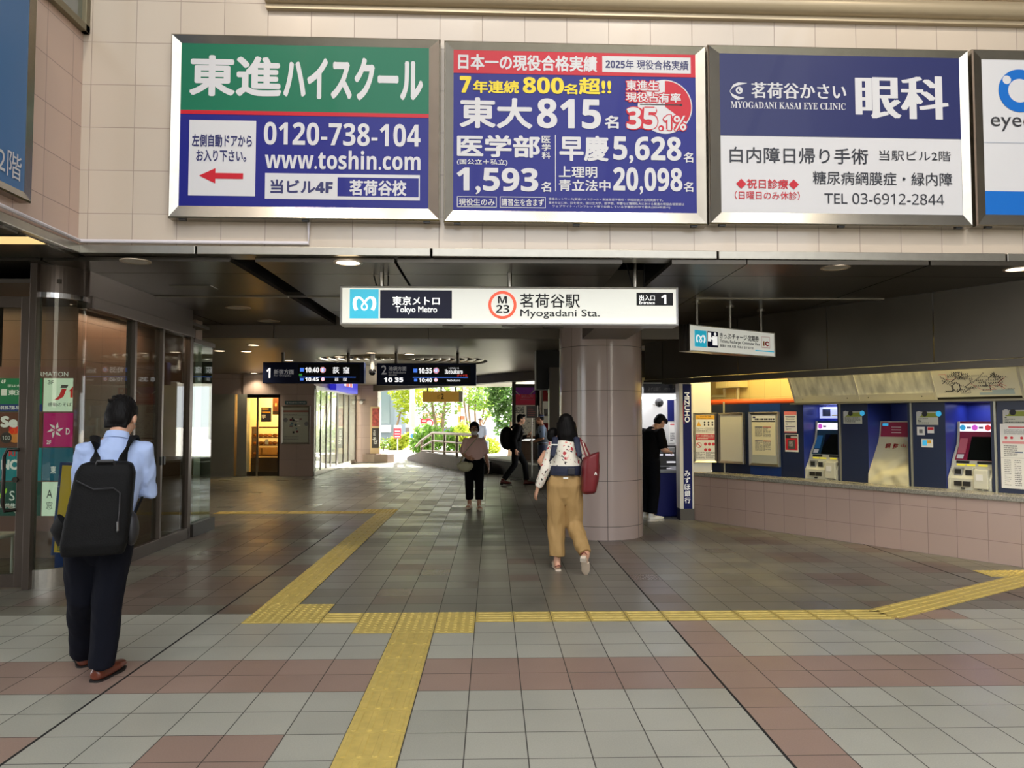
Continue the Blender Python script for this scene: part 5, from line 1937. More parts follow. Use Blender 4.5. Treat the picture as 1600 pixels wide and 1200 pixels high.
# part of a white wire-backed chair at the edge
p = atY(0, 840, 7.9)
t = thing('white_chair', 'white seat and curved rail just inside the shop door', 'chair', (p.x - .14, 7.9, 0))
MB().box(-.22, -.2, .38, .22, .2, .42).build('seat', WHITE, t, bevel=.015)
for sx in (-.17, .17):
    for sy in (-.15, .15):
        MB().cyl((sx, sy, 0), (sx, sy, .385), .012, n=8).build('leg', WHITE, t)
MB().tube([(-.2, .16, .41), (-.2, .18, .6), (-.1, .18, .68), (.1, .18, .68), (.2, .18, .6), (.2, .16, .41)], .012, n=8).build('back_rail', WHITE, t, smooth=True)

# ================================================================ BAKERY AND NOTICE
WARM = M('bakery_wall', (236, 208, 152), .6)
mb = MB()
mb.box(bxl - 1.2, 22.9, 0, bxr + .3, 23.0, 2.6).box(bxr + .2, YB + .3, 0, bxr + .3, 22.9, 2.6).box(bxl - 1.3, YB + .3, 0, bxl - 1.2, 22.9, 2.6).box(bxl - 1.2, YB + .3, 2.5, bxr + .3, 22.9, 2.6)
mb.build('wall_bakery_inside', WARM, kind=ST)
lamp('bakery_light', 'AREA', ((bxl + bxr) / 2, 22.1, 2.46), 90, (255, 222, 160), 1.0, .6)
BKF = Frame((0, 22.2, 0), 0)
t = thing('bread_shelf', 'warmly lit bakery shelf rack behind the narrow glass door', 'shelf', ((bxl + bxr) / 2, 22.4, 0))
w = (bxr - bxl) / 2 + .25
zs = [atY(415, py, 22.2).z for py in (711, 695, 683, 668)]
for z in zs[:3]:
    MB().box(-w, -.2, z - .03, w, .2, z).build('shelf_board', M('shelf_wood', (110, 70, 36), .5), t)
MB().box(-w, -.2, zs[3] - .02, w, .2, zs[3] + .02).build('top_board', M('shelf_wood', (110, 70, 36), .5), t)
for x in (-w, w - .04):
    MB().box(x, -.18, 0, x + .04, .2, zs[3]).build('upright', M('shelf_wood', (110, 70, 36), .5), t)
MB().box(-w, -.22, 0, w, .2, zs[0] - .09).build('base_cabinet', M('cabinet_dark', (44, 32, 24), .5), t)
BUN = M('bread_crust', (206, 132, 52), .6, var=.2, vs=20)
first = None
rg = random.Random(3)
lv = ('lowest', 'middle', 'upper')
for s_, z in enumerate(zs[:3]):
    n = 9
    for k in range(n):
        if first is None:
            first = MB().ball((0, 0, .03), .075, .06, .05, 10, 7).build('bread_roll', BUN, smooth=True)
            o = first
        else:
            o = first.copy()
            COL.objects.link(o)
        o.location = ((bxl + bxr) / 2 - w + .1 + (2 * w - .2) * k / (n - 1), 22.3 + rg.uniform(-.03, .03), z + .018)
        tag(o, f'golden bread roll lying in the row on the {lv[s_]} bakery shelf', 'bread', f'bread rolls on the {lv[s_]} bakery shelf')
for k, px in enumerate((407, 413, 421, 428)):
    p = atY(px, 705, 22.25)
    o = MB().box(-.09, -.06, 0, .09, .06, .22).build('bread_bag', M('bag_tan', (190, 140, 70), .5), loc=(p.x, 22.25, zs[0] + .12 - .12 + .003), bevel=.02)
    tag(o, 'tan bag standing behind the rolls on the lowest bakery shelf', 'bag', 'bags on the lowest bakery shelf')
t = thing('bakery_door', 'narrow dark-framed glass bakery door', 'door', (bxl - .2, YB + .1, 0))
W_ = bxr - bxl + .2
MB().box(0, -.03, 0, .05, .03, bz).build('stile', STEEL_DK, t)
MB().box(W_ * .32, -.03, 0, W_ * .32 + .05, .03, bz).build('stile', STEEL, t)
MB().box(W_ - .06, -.06, 0, W_, .03, bz).build('stile', BLACK, t)
MB().box(0, -.05, bz - .1, W_, .03, bz).build('head_rail', BLACK, t)
MB().box(0, -.02, 0, W_, .02, .12).build('bottom_rail', STEEL_DK, t)
MB().box(.05, -.005, .12, W_ - .06, .005, bz - .1).build('pane', GLASS, t)
PF = Frame((0, 22.0, 0), 0)
t, at, y = poster((408, 636.5, 424, 659), 'dark blue bakery poster with gold and white print', 'poster', 'poster', 0, M('poster_navy', (32, 34, 62), .5), .006, F=PF)
lines(t, at, y, .1, .08, .9, .2, 1, ORG, .8, 5, 'gold_print')
lines(t, at, y, .1, .3, .9, .4, 1, ORG, .9, 6, 'gold_print')
txt(t, '学', at(.05, .5, .45, .8), y, WHITE, .03)
t, at, y = poster((426, 622, 437, 648), 'brown picture of a lit room behind the bakery door', 'picture', 'picture', 0, M('picture_brown', (132, 74, 38), .5), .006, F=PF)
bars(t, at, y, [(0, .78, 1, 1)], M('picture_dark', (66, 52, 44), .5), 'dark_band')
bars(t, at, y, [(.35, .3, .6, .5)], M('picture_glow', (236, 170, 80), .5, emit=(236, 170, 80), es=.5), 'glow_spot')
t, at, y = poster((414, 686, 419.5, 694), 'small white price card hanging below the middle bakery shelf', 'price_card', 'card', 0, PAPER, .004, F=PF)
t, at, y = poster((400.5, 656, 404.5, 665), 'small white card taped inside the bakery door', 'card', 'card', 0, PAPER, .004, F=PF)
NB = Frame((0, YB, 0), 0)
MAPG = M('map_sheet', (176, 178, 160), .3, coat=.3)
t, at, y = poster((440, 634, 485, 694), 'steel-framed area map on the tiled wall beside the bakery', 'area_map', 'map', 0, MAPG, .03, (STEEL, .05), F=NB)
bars(t, at, y, [(.06, .12, .94, .17)], M('map_red_band', (150, 100, 88), .5), 'red_band')
rg = random.Random(9)
for k in range(16):
    a, c = rg.uniform(.28, .68), rg.uniform(.3, .75)
    bars(t, at, y - .001, [(a, c, a + rg.uniform(.05, .12), c + rg.uniform(.02, .06))], (INK, M('map_maroon', (110, 50, 60), .5), M('map_blue', (90, 120, 130), .5), PAPER)[k % 4], 'map_block')
for a, c in ((.1, .32), (.82, .42)):
    q = at(a, c, a + .1, c + .1)
    MB().disc((q[0] + q[2]) / 2, y, (q[1] + q[3]) / 2, .06).build('map_spot', GREYP, t)
lines(t, at, y, .08, .22, .92, .27, 2, GREYP, .4, 12)
lines(t, at, y, .08, .8, .6, .9, 3, GREYP, .4, 13)
t, at, y = poster((445.5, 626.5, 479.5, 632), 'small teal label strip above the framed area map', 'label_strip', 'sign', 0, M('teal_strip', (44, 86, 92), .4), .01, F=NB)
txt(t, '茗荷谷駅周辺案内図', at(.06, .25, .94, .75), y, PAPER)

# ================================================================ FAR SHOP FRONT ON THE LEFT
SH = Frame((SX, YB, 0), R(90))
t = thing('shop_window', 'bright glazed shop front with dark posts along the left of the passage', 'shop front', SH.o, SH.rz)
GL2 = glassmat('shop_front_glass', (235, 240, 235), .12)
ups = [SH.hit(px, 680)[0] for px in (491, 501, 510, 517, 527, 537, 545, 555.5)]
wd = [.12, .05, .12, .10, .26, .12, .14, .1]
for u, w in zip(ups, wd):
    MB().box(u - w / 2, -.01, 0, u + w / 2, .025, 2.5).build('post', STEEL_DK, t)
for a, b_, wa, wb in zip(ups, ups[1:], wd, wd[1:]):
    MB().box(a + wa / 2, .0, .12, b_ - wb / 2, .012, 2.4).build('pane', GL2, t)
MB().box(ups[0], -.02, 0, ups[-1], .08, .12).build('bottom_rail', STEEL, t)
MB().box(ups[0], -.04, 2.4, ups[-1], .1, 2.5).build('head_rail', STEEL, t)
mb = MB().box(SX - 4, YB + .4, 2.55, SX - .3, 28.3, 2.6)
mb.build('ceiling_shop_far', WHITE, kind=ST)
lamp('far_shop_light', 'AREA', (SX - 1.6, 25, 2.5), 420, (255, 250, 240), 2.0, 5.0)
# projecting blue sign
p0, p1 = SH.hit(514, 603), SH.hit(549, 603)
zt, zb = SH.hit(531, 588)[1], SH.hit(514, 609.5)[1]
t = thing('shop_sign', 'blue shop sign with blurred white and red letters below the departure boards', 'sign', SH.W(p0[0], -.02, zb), SH.rz)
L_ = p1[0] - p0[0]
MB().box(0, -.2, 0, L_, .0, zt - zb).build('case', M('sign_blue', (48, 48, 208), .35, emit=(48, 48, 214), es=.45), t)
SW_, SR_ = M('sign_white', (240, 236, 240), .4, emit=(240, 236, 240), es=.5), M('sign_red', (232, 110, 100), .4, emit=(232, 110, 100), es=.4)
for k, (a, d, m) in enumerate(((.34, .42, SW_), (.43, .55, SR_), (.57, .72, SW_), (.6, .69, SR_))):
    MB().plate(L_ * a, .18, L_ * d, .18 + (zt - zb) * .5, -.203 - .002 * k).build('letter_block', m, t)
# small wall camera
p = atY(564, 625, 28.35)
t = thing('wall_camera', 'small white camera on a bracket at the end pillar', 'camera', p)
MB().box(-.14, -.02, -.02, .16, .02, .02).build('bracket', STEEL_DK, t)
MB().cyl((.02, -.1, -.1), (.02, .1, -.06), .06, n=12).build('camera_body', WHITE, t)
MB().cyl((.02, 0, -.08), (.02, 0, .0), .02, n=8).build('stem', WHITE, t)

# ================================================================ FAR EXIT: planter, post sign, low wall, railing, boards
STN = M('planter_stone', (150, 130, 114), .6, var=.08, vs=6)
a, b_ = atZ(564, 722, 0), atZ(612, 722, 0)
t = thing('planter', 'low angular brown stone planter at the left of the far exit', 'planter', ((a.x + b_.x) / 2, 28.2, 0))
w = (b_.x - a.x) / 2
poly = [(-w, .25), (-w + .55, -.28), (w - .1, -.28), (w + .1, .1), (w - .1, .9), (-w, .9)]
MB().prism(poly, 0, .3, 'z').build('kerb', STN, t, bevel=.01)
MB().prism([(x * .8, y * .8 + .06) for x, y in poly], .29, .31, 'z').build('soil', M('soil', (92, 62, 50), .9), t)
YP2 = 28.32
pf = Frame((0, YP2, 0), 0)
q = pf.rect(578.5, 635.5, 593, 709)
t = thing('post_sign', 'tall cream post sign with a flower picture over a dark panel', 'sign', ((q[0] + q[2]) / 2, YP2 + .1, .305))
w = (q[2] - q[0]) / 2
MB().box(-w, -.1, 0, w, .1, q[3] - .3).build('post_body', M('cream_wood', (226, 196, 150), .5), t, bevel=.01)
b = Board(pf, 0, t)
b.fill((581.5, 638, 592, 666), M('flower_pink', (196, 92, 84), .5, var=.5, vs=9), 2, 'flower_picture')
b.fill((581, 669, 592, 700), M('panel_charcoal', (66, 60, 58), .5), 2, 'dark_panel')
b.vt('そば処', (583, 672, 587, 681), PAPER, .02, 3)
b.t('そ', (582, 683, 588, 690), PAPER, .04, 3)
b.t('ば', (584, 688, 590, 694), PAPER, .04, 3)
# plant in the planter
LF = M('leaf_green', (128, 168, 60), .5, var=.3, vs=9)
p = atY(598, 700, 28.5)
t = thing('planter_plant', 'small green plant in the planter behind the post sign', 'plant', (p.x, 28.6, .3))
mb = MB()
rg = random.Random(5)
for k in range(60):
    a = rg.uniform(0, 6.28)
    r_ = rg.uniform(.05, .3)
    c = Vector((r_ * math.cos(a), r_ * math.sin(a), rg.uniform(.2, .55)))
    d = Vector((rg.uniform(-1, 1), rg.uniform(-1, 1), rg.uniform(-.3, 1))).normalized() * .1
    e = d.orthogonal().normalized() * .035
    mb.quad(c - d, c + e, c + d, c - e)
mb.build('foliage', LF, t)
MB().tube([(0, 0, -.0), (.02, 0, .2), (-.03, .02, .45)], .015, n=6).build('stem', M('stem_brown', (90, 66, 44), .7), t)

BRK = tilemat('dark_brick', (58, 48, 40), (42, 36, 30), .24, .08, 0, 0, .008, 'xz', .6, var=.12)
CAP = M('bench_cap', (182, 178, 170), .4)
# low sloping kerb and the long dark bench-like wall
pA, pB = atZ(636, 719, 0), atZ(750, 741, 0)
KF = Frame((pA.x, pA.y, 0), math.atan2(pB.y - pA.y, pB.x - pA.x))
KL = (pB - pA).length
zt0, zt1 = .05, KF.hit(745, 723)[1]
mb = MB().prism([(0, 0), (KL, 0), (KL, .36), (KL * .25, .42), (0, .12)], 0, .35, 'y')
tag(mb.build('ramp_kerb', BRK, loc=KF.o, rz=KF.rz), 'low dark brick kerb carrying the ramp railing at the far exit', 'kerb')
# railing on it
t = thing('ramp_railing', 'steel tube railing with four posts along the ramp at the far exit', 'railing', KF.o, KF.rz)
RM = M('rail_steel', (150, 140, 128), .35, .7)
pu = [KF.hit(px, 700)[0] for px in (652, 669, 687, 706, 737)]
tz = lambda u: .42 + .62
for k, u in enumerate(pu):
    z0 = .36
    MB().cyl((u, .17, z0), (u, .17, 1.05 if k else .78), .05, n=10).build('post', RM, t, smooth=True)
MB().tube([(pu[0] - .8, .17, .55), (pu[0], .17, .8), (pu[1], .17, 1.1), (pu[-1], .17, 1.1)], .045, n=10).build('top_rail', RM, t, smooth=True)
MB().tube([(pu[0], .17, .55), (pu[1], .17, .82), (pu[-1], .17, .82)], .035, n=10).build('middle_rail', RM, t, smooth=True)
MB().tube([(pu[0], .17, .42), (pu[-1], .17, .58)], .03, n=10).build('lower_rail', RM, t, smooth=True)
pA, pB = atZ(750, 735.5, 0), atZ(872, 757, 0)
BF2 = Frame((pA.x, pA.y, 0), math.atan2(pB.y - pA.y, pB.x - pA.x))
BLn = (pB - pA).length + 2.2
zt = BF2.hit(752, 713)[1]
t = thing('bench_wall', 'long low dark brick bench with a grey stone top in front of the notice boards', 'bench', BF2.o, BF2.rz)
MB().box(0, 0, 0, BLn, 1.5, zt - .06).build('brick_base', BRK, t)
MB().prism([(-.03, -.03), (BLn * .48, -.03), (BLn * .48, 1.6), (.9, 5.5), (.55, 5.5)], zt - .06, zt, 'z').build('stone_slab', CAP, t, bevel=.01)
MB().box(BLn * .48 + .01, -.03, zt - .06, BLn, 1.64, zt).build('stone_slab', CAP, t, bevel=.01)
# notice boards on tiled stub walls
YN = 21.2
NF = Frame((0, YN, 0), 0)
q = NF.rect(803, 600, 839, 686)
DKM = M('board_frame', (64, 58, 52), .4, .5)
t = thing('poster_board', 'tall notice board with a red and purple poster over a white sheet', 'notice board', ((q[0] + q[2]) / 2, YN + .1, 0))
w, z0_, z1_ = (q[2] - q[0]) / 2, q[1], q[3]
MB().box(-w, -.08, z0_, w, .1, z1_).build('board', DKM, t)
for s_ in (-1, 1):
    MB().box(s_ * w - .05, -.1, 0, s_ * w + .05, .12, z1_ + .1).build('post', DKM, t)
b = Board(NF, .018, t)
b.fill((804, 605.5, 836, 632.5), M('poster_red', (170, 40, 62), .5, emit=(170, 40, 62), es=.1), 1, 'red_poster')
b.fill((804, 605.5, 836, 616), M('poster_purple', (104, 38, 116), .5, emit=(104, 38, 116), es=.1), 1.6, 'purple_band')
b.t('BAKUCHU', (815, 616, 833, 621.5), M('poster_pale', (214, 160, 190), .5), .02, 3)
b.fill((812, 623.5, 834, 624.3), M('poster_pale', (214, 160, 190), .5), 3, 'rule')
for xa, s_ in ((804.5, 1), (834.5, -1)):
    A, B_ = b.r(min(xa, xa + 7 * s_), 609, max(xa, xa + 7 * s_), 618), b.yy(3)
    xa_, xb_ = (A[0], A[2]) if s_ > 0 else (A[2], A[0])
    MB().quad((xa_, B_, A[3]), (xb_, B_, A[1] + .03), (xb_, B_, A[1]), (xa_, B_, A[3] - .05)).build('white_ray', PAPER, t)
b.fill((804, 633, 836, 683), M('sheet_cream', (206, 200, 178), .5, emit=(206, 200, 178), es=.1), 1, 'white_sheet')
b.t('招福', (805.5, 635, 819, 645.5), INK, .01, 2)
b.t('大会', (815.5, 648, 821, 652), INK, .01, 2)
mb = MB()
rg = random.Random(2)
for k in range(26):
    x0 = rg.uniform(806, 832)
    y0 = rg.uniform(655, 680)
    r_ = b.r(x0, y0, x0 + rg.uniform(1, 4), y0 + rg.uniform(.5, 1.6))
    mb.plate(*r_, b.yy(2))
mb.build('fine_print', GREYP, t)
STB = tilemat('stub_tile', (150, 130, 116), (110, 96, 86), .3, .3, 0, 0, .006, 'xz', .3)
mb = MB().box(q[0] - .05, YN + .14, 0, 2.0, YN + .4, q[1] - .05)
mb.build('wall_stub', STB, kind=ST)
q = NF.rect(846, 606, 860, 688)
t = thing('poster_board', 'notice board with red and white sheets beside the jamb', 'notice board', ((q[0] + q[2]) / 2 + .1, YN + .1, 0))
w = (q[2] - q[0]) / 2 + .1
MB().box(-w, -.08, q[1], w, .1, q[3]).build('board', M('board_grey', (190, 186, 178), .5), t)
b = Board(NF, .018, t)
for (y0, y1, m) in ((607, 627, RED), (627, 661, M('sheet_cream', (206, 200, 178), .5)), (661, 684, RED), (684, 687, M('sheet_blue', (180, 196, 216), .5))):
    b.fill((848, y0, 861.5, y1), m, 1, 'sheet')
b.t('日', (855, 610, 858.5, 614), PAPER, .01, 2)
b.fill((850, 639, 856, 650), M('sheet_print', (160, 164, 170), .5), 2, 'print_block')
for px in (841.5, 844):
    u = NF.hit(px, 640)[0]
    MB().box(u - .03 - t.location.x, -.1, 0, u + .03 - t.location.x, .1, 2.7).build('post', STEEL if px > 843 else DKM, t)
# ================================================================ OUTSIDE, BEYOND THE FAR EXIT
GZ = -1.0
mb = MB()
mb.quad((-60, 31.8, GZ), (60, 31.8, GZ), (60, 160, GZ), (-60, 160, GZ))
mb.quad((-60, 31.8, GZ), (-60, 31.8, -.012), (60, 31.8, -.012), (60, 31.8, GZ))
mb.build('street', M('pale_street', (190, 188, 182), .9, var=.06, vs=1), kind=ST)


def leaf_cloud(balls, n, size, seed, flat=.5):
    rg = random.Random(seed)
    mb = MB()
    vol = [b[1] ** 2 for b in balls]
    for _ in range(n):
        (c, r) = rg.choices(balls, vol)[0]
        d = Vector((rg.gauss(0, 1), rg.gauss(0, 1), rg.gauss(0, 1))).normalized() * (r * rg.uniform(.45, 1) ** .6)
        p = Vector(c) + d
        a = Vector((rg.uniform(-1, 1), rg.uniform(-1, 1), rg.uniform(-flat, flat))).normalized()
        b_ = a.orthogonal().normalized()
        b_.rotate(Matrix.Rotation(rg.uniform(0, 6.28), 3, a))
        s = size * rg.uniform(.6, 1.3)
        mb.quad(p - a * s, p + b_ * s * .45, p + a * s, p - b_ * s * .45)
    return mb


def leafmat(name, c):
    m = bpy.data.materials.new(name)
    m.use_nodes = True
    nt = m.node_tree
    b = nt.nodes['Principled BSDF']
    tr = nt.nodes.new('ShaderNodeBsdfTranslucent')
    mix = nt.nodes.new('ShaderNodeMixShader')
    ob = nt.nodes.new('ShaderNodeTexCoord')
    no = nt.nodes.new('ShaderNodeTexNoise')
    no.inputs['Scale'].default_value = 1.6
    h = nt.nodes.new('ShaderNodeHueSaturation')
    h.inputs['Color'].default_value = lin(c)
    nt.links.new(ob.outputs['Object'], no.inputs['Vector'])
    nt.links.new(mth(nt, 'ADD', mth(nt, 'MULTIPLY', no.outputs[0], .9), .55), h.inputs['Value'])
    nt.links.new(h.outputs[0], b.inputs['Base Color'])
    nt.links.new(h.outputs[0], tr.inputs[0])
    b.inputs['Roughness'].default_value = .5
    mix.inputs[0].default_value = .45
    nt.links.new(b.outputs[0], mix.inputs[1])
    nt.links.new(tr.outputs[0], mix.inputs[2])
    nt.links.new(mix.outputs[0], nt.nodes['Material Output'].inputs[0])
    return m


LYG, LG, LDG, LB_ = leafmat('leaf_yellow_green', (164, 178, 54)), leafmat('leaf_fresh_green', (128, 158, 66)), leafmat('leaf_deep_green', (74, 108, 48)), leafmat('leaf_bush_green', (110, 150, 58))
BARK = M('bark', (120, 100, 78), .8, var=.2, vs=5)


def tree(label, base, stems, balls, n, size, mat, seed, name='street_tree'):
    t = thing(name, label, 'tree', base)
    mb = MB()
    for pts, r in stems:
        if pts[0][2] > .05 and r > .055:
            pts = [(pts[0][0] * .6, pts[0][1] * .6, 0)] + list(pts)
        k = len(pts)
        mb.tube(pts, [r * (1 - .6 * i / (k - 1)) for i in range(k)], n=7)
    mb.build('trunk', BARK, t, smooth=True)
    leaf_cloud(balls, n, size, seed).build('foliage', mat, t)
    return t


def up(px, py, Y, base):
    p = atY(px, py, Y)
    return (p.x - base[0], p.y - base[1], p.z - base[2])


def base_at(px, Y):
    p = atY(px, 700, Y)
    return (p.x, Y, GZ)


bs = base_at(612, 44)
tree('yellow-green tree overhanging the street at the left of the pole', bs, [([(0, 0, 0), (.1, 0, 1.5), (.5, 0, 3)], .12)], [(up(632, 622, 44, bs), .7), (up(640, 612, 44, bs), .8), (up(628, 635, 44, bs), .45), (up(636, 650, 44, bs), .5), (up(655, 612, 44, bs), .8), (up(625, 600, 44, bs), .9)], 1200, .14, LYG, 1)
bs = base_at(684, 46)
tree('two-stemmed tree with thin fresh leaves behind the ochre exit sign', bs, [([up(686, 690, 46, bs), up(678, 650, 46, bs), up(672, 610, 46, bs)], .16), ([up(690, 690, 46, bs), up(693, 645, 46, bs), up(700, 600, 46, bs)], .15), ([up(678, 655, 46, bs), up(660, 630, 46, bs), up(652, 618, 46, bs)], .04), ([up(692, 650, 46, bs), up(708, 630, 46, bs)], .05)],
     [(up(665, 640, 46, bs), .7), (up(700, 630, 46, bs), .9), (up(715, 615, 46, bs), .9), (up(680, 605, 46, bs), 1.0), (up(655, 612, 46, bs), .6), (up(690, 660, 46, bs), .45)], 800, .13, LG, 2)
bs = base_at(742, 40)
tree('many-stemmed tree with bare slender branches beyond the railing', bs, [([up(735, 690, 40, bs), up(728, 650, 40, bs), up(722, 605, 40, bs)], .08), ([up(738, 690, 40, bs), up(732, 640, 40, bs), up(734, 600, 40, bs)], .08), ([up(744, 690, 40, bs), up(742, 640, 40, bs), up(746, 600, 40, bs)], .08), ([up(748, 690, 40, bs), up(755, 645, 40, bs), up(766, 605, 40, bs)], .08), ([up(741, 690, 40, bs), up(762, 650, 40, bs), up(772, 620, 40, bs)], .06)],
     [(up(735, 612, 40, bs), .7), (up(752, 618, 40, bs), .8), (up(765, 610, 40, bs), .8), (up(740, 632, 40, bs), .4), (up(760, 640, 40, bs), .5), (up(725, 668, 40, bs), .4)], 1100, .12, LG, 3)
bs = base_at(795, 33)
tree('dense green tree close beside the tall poster board', bs, [([(0, 0, 0), (.05, 0, 1.6), (.1, 0, 2.6)], .12)], [(up(790, 618, 33, bs), .75), (up(800, 640, 33, bs), .6), (up(786, 650, 33, bs), .5), (up(779, 630, 33, bs), .5), (up(795, 602, 33, bs), .8), (up(775, 605, 33, bs), .55), (up(783, 672, 33, bs), .32)], 2600, .1, LDG, 4)


def bush(label, px, Y, balls, seed, mat=LB_):
    bs = base_at(px, Y)
    t = thing('shrub', label, 'shrub', bs)
    leaf_cloud([(up(a, b_, Y, bs), r) for a, b_, r in balls], 1500, .12, seed, .9).build('foliage', mat, t)
    MB().tube([(0, 0, 0), (.05, 0, 1.1)], .06, n=6).build('stem', BARK, t)


bush('broad fresh green shrub behind the left half of the railing', 668, 37, [(665, 680, .6), (678, 684, .6), (655, 692, .5), (672, 700, .6), (660, 706, .5)], 5)
bush('fresh green shrub behind the middle of the railing', 712, 37.5, [(708, 682, .5), (720, 688, .5), (712, 700, .5), (728, 700, .5)], 6)
bush('yellow-green shrub right of the railing behind the masked woman', 730, 36, [(722, 676, .4), (735, 690, .5), (765, 700, .5), (752, 700, .5)], 7, LYG)
bush('small yellow-green shrub beside the cyclist', 622, 40, [(618, 695, .45), (628, 690, .35), (640, 684, .3)], 8, LYG)

# buildings across the street
WB = M('white_facade', (238, 237, 232), .7)
GB = M('grey_blue_facade', (120, 134, 142), .6)
WD = M('facade_window', (96, 116, 120), .2)
p = atY(575, 700, 46)
t = thing('building', 'grey-blue building edge with green-grey glass at the left of the exit', 'building', (p.x, 46, GZ))
w = atY(616, 700, 46).x - p.x
MB().box(-4, 0, 0, w, 6, 12).build('wall', GB, t)
a, b_ = atY(593, 662, 45.95), atY(609, 612, 45.95)
MB().box(a.x - p.x, -.05, a.z - GZ, b_.x - p.x, .02, 11).build('window', WD, t)
MB().box(a.x - p.x, -.3, a.z - GZ - .5, b_.x - p.x + .1, .02, a.z - GZ - .1).build('awning', WHITE, t)
p = atY(700, 700, 62)
t = thing('building', 'wide white building across the street with orange and red shop signs', 'building', (p.x, 62, GZ))
MB().box(-14, 0, 0, 16, 8, 14).build('wall', WB, t)
mb0 = MB()
for px0, py0, px1, py1 in ((742, 612, 756, 640), (775, 660, 800, 668)):
    a, b_ = atY(px0, py1, 61.95), atY(px1, py0, 61.95)
    MB().box(a.x - p.x, -.05, a.z - GZ, b_.x - p.x, .02, b_.z - GZ).build('window', WD, t)
a, b_ = atY(630, 690, 61.95), atY(740, 668, 61.95)
MB().box(a.x - p.x, -.05, a.z - GZ, b_.x - p.x, .02, b_.z - GZ).build('shop_opening', M('dim_shop', (120, 110, 100), .6), t)
SF2 = Frame((0, 61.8, 0), 0)
for (x0, y0, x1, y1), m, lb in (((657, 654, 672, 661), RED, 'red shop sign with white print behind the round traffic sign'), ((681, 653.5, 690, 660), ORG, 'orange and yellow shop sign behind the two-stemmed tree'), ((716, 633, 720, 660), M('multi_sign', (226, 150, 60), .5), 'tall orange banner sign right of the street lamp'), ((719, 650, 726, 665), M('brick_sign', (214, 110, 70), .5), 'square brick-red sign right of the tall banner'), ((694, 671, 706, 673.5), M('blue_sign', (40, 92, 190), .5), 'narrow blue and white strip sign beside the street lamp')):
    q = SF2.rect(x0, y0, x1, y1)
    t2 = thing('shop_sign', lb, 'sign', ((q[0] + q[2]) / 2, 61.9, q[1]))
    w = (q[2] - q[0]) / 2
    MB().box(-w, -.1, 0, w, .1, q[3] - q[1]).build('panel', m, t2)
    MB().plate(-w * .7, (q[3] - q[1]) * .35, w * .6, (q[3] - q[1]) * .6, -.105).build('print_strip', PAPER, t2)
q = SF2.rect(659, 645, 691, 651.5)
t2 = thing('letter_sign', 'row of loose orange letters high on the white building', 'sign', ((q[0] + q[2]) / 2, 61.98, q[1]))
w = (q[2] - q[0]) / 2
for k in range(6):
    put_text(MB(), '元気寿司本店'[k], (-w + 2 * w * k / 6, 0, -w + 2 * w * (k + .85) / 6, q[3] - q[1]), -.1, .03).build('letter', M('letter_orange', (238, 140, 90), .5), t2)
for k in range(6):
    pass
MB().box(-w, -.08, -.08, w, -.0, -.03).build('sign_rail', STEEL, t2)

# poles and signs
p = atY(644, 700, 39)
t = thing('utility_pole', 'pale concrete utility pole with a small blue plate', 'pole', (p.x, 39, GZ))
MB().cyl((0, 0, 0), (0, 0, 9), .16, .12, 14).build('shaft', M('pole_concrete', (196, 186, 166), .8), t, smooth=True)
z = atY(645, 681, 38.8).z - GZ
MB().cyl((.02, -.15, z), (.02, -.19, z), .1, n=16).build('blue_plate', M('plate_blue', (40, 120, 210), .5), t)
MB().cyl((0, 0, 2.2), (0, 0, 3.4), .165, .16, 14).build('yellow_wrap', M('wrap_cream', (224, 212, 150), .6), t)
p = atY(621, 700, 37)
t = thing('notice_post', 'red notice plate with white print on a post beyond the planter', 'sign', (p.x, 37, GZ))
z0, z1 = atY(621, 685, 37).z - GZ, atY(621, 669, 37).z - GZ
MB().box(-.18, -.02, z0, .17, .02, z1).build('red_plate', M('plate_red', (214, 36, 56), .5), t)
MB().box(-.18, -.02, z1, .17, .02, z1 + .13).build('white_plate', PAPER, t)
for k in range(3):
    MB().plate(-.13, z0 + .06 + k * .13, .12, z0 + .11 + k * .13, -.022).build('print_strip', M('plate_pale', (240, 170, 176), .5), t)
MB().cyl((0, .03, 0), (0, .03, z1), .03, n=8).build('post', STEEL, t)
p = atY(671, 700, 39)
t = thing('traffic_sign', 'round white traffic sign with a red rim on a thin pole', 'sign', (p.x, 39, GZ))
z = atY(671, 661, 39).z - GZ
MB().cyl((0, 0, 0), (0, 0, z), .03, n=8).build('post', WHITE, t)
MB().cyl((0, -.04, z), (0, -.06, z), .2, n=24).build('red_disc', RED, t)
MB().disc(0, -.064, z, .13, n=24).build('white_centre', PAPER, t)
p = atY(707, 700, 42)
t = thing('street_lamp', 'slim pale street lamp pole beyond the railing', 'lamp', (p.x, 42, GZ))
MB().cyl((0, 0, 0), (0, 0, 6.5), .1, .06, 12).build('shaft', M('lamp_pale', (206, 210, 206), .4, .3), t, smooth=True)
MB().tube([(0, 0, 6.4), (.3, -.3, 6.7), (.9, -.8, 6.8)], .04, n=8).build('arm', M('lamp_pale', (206, 210, 206), .4, .3), t)
# ================================================================ PEOPLE
V = Vector


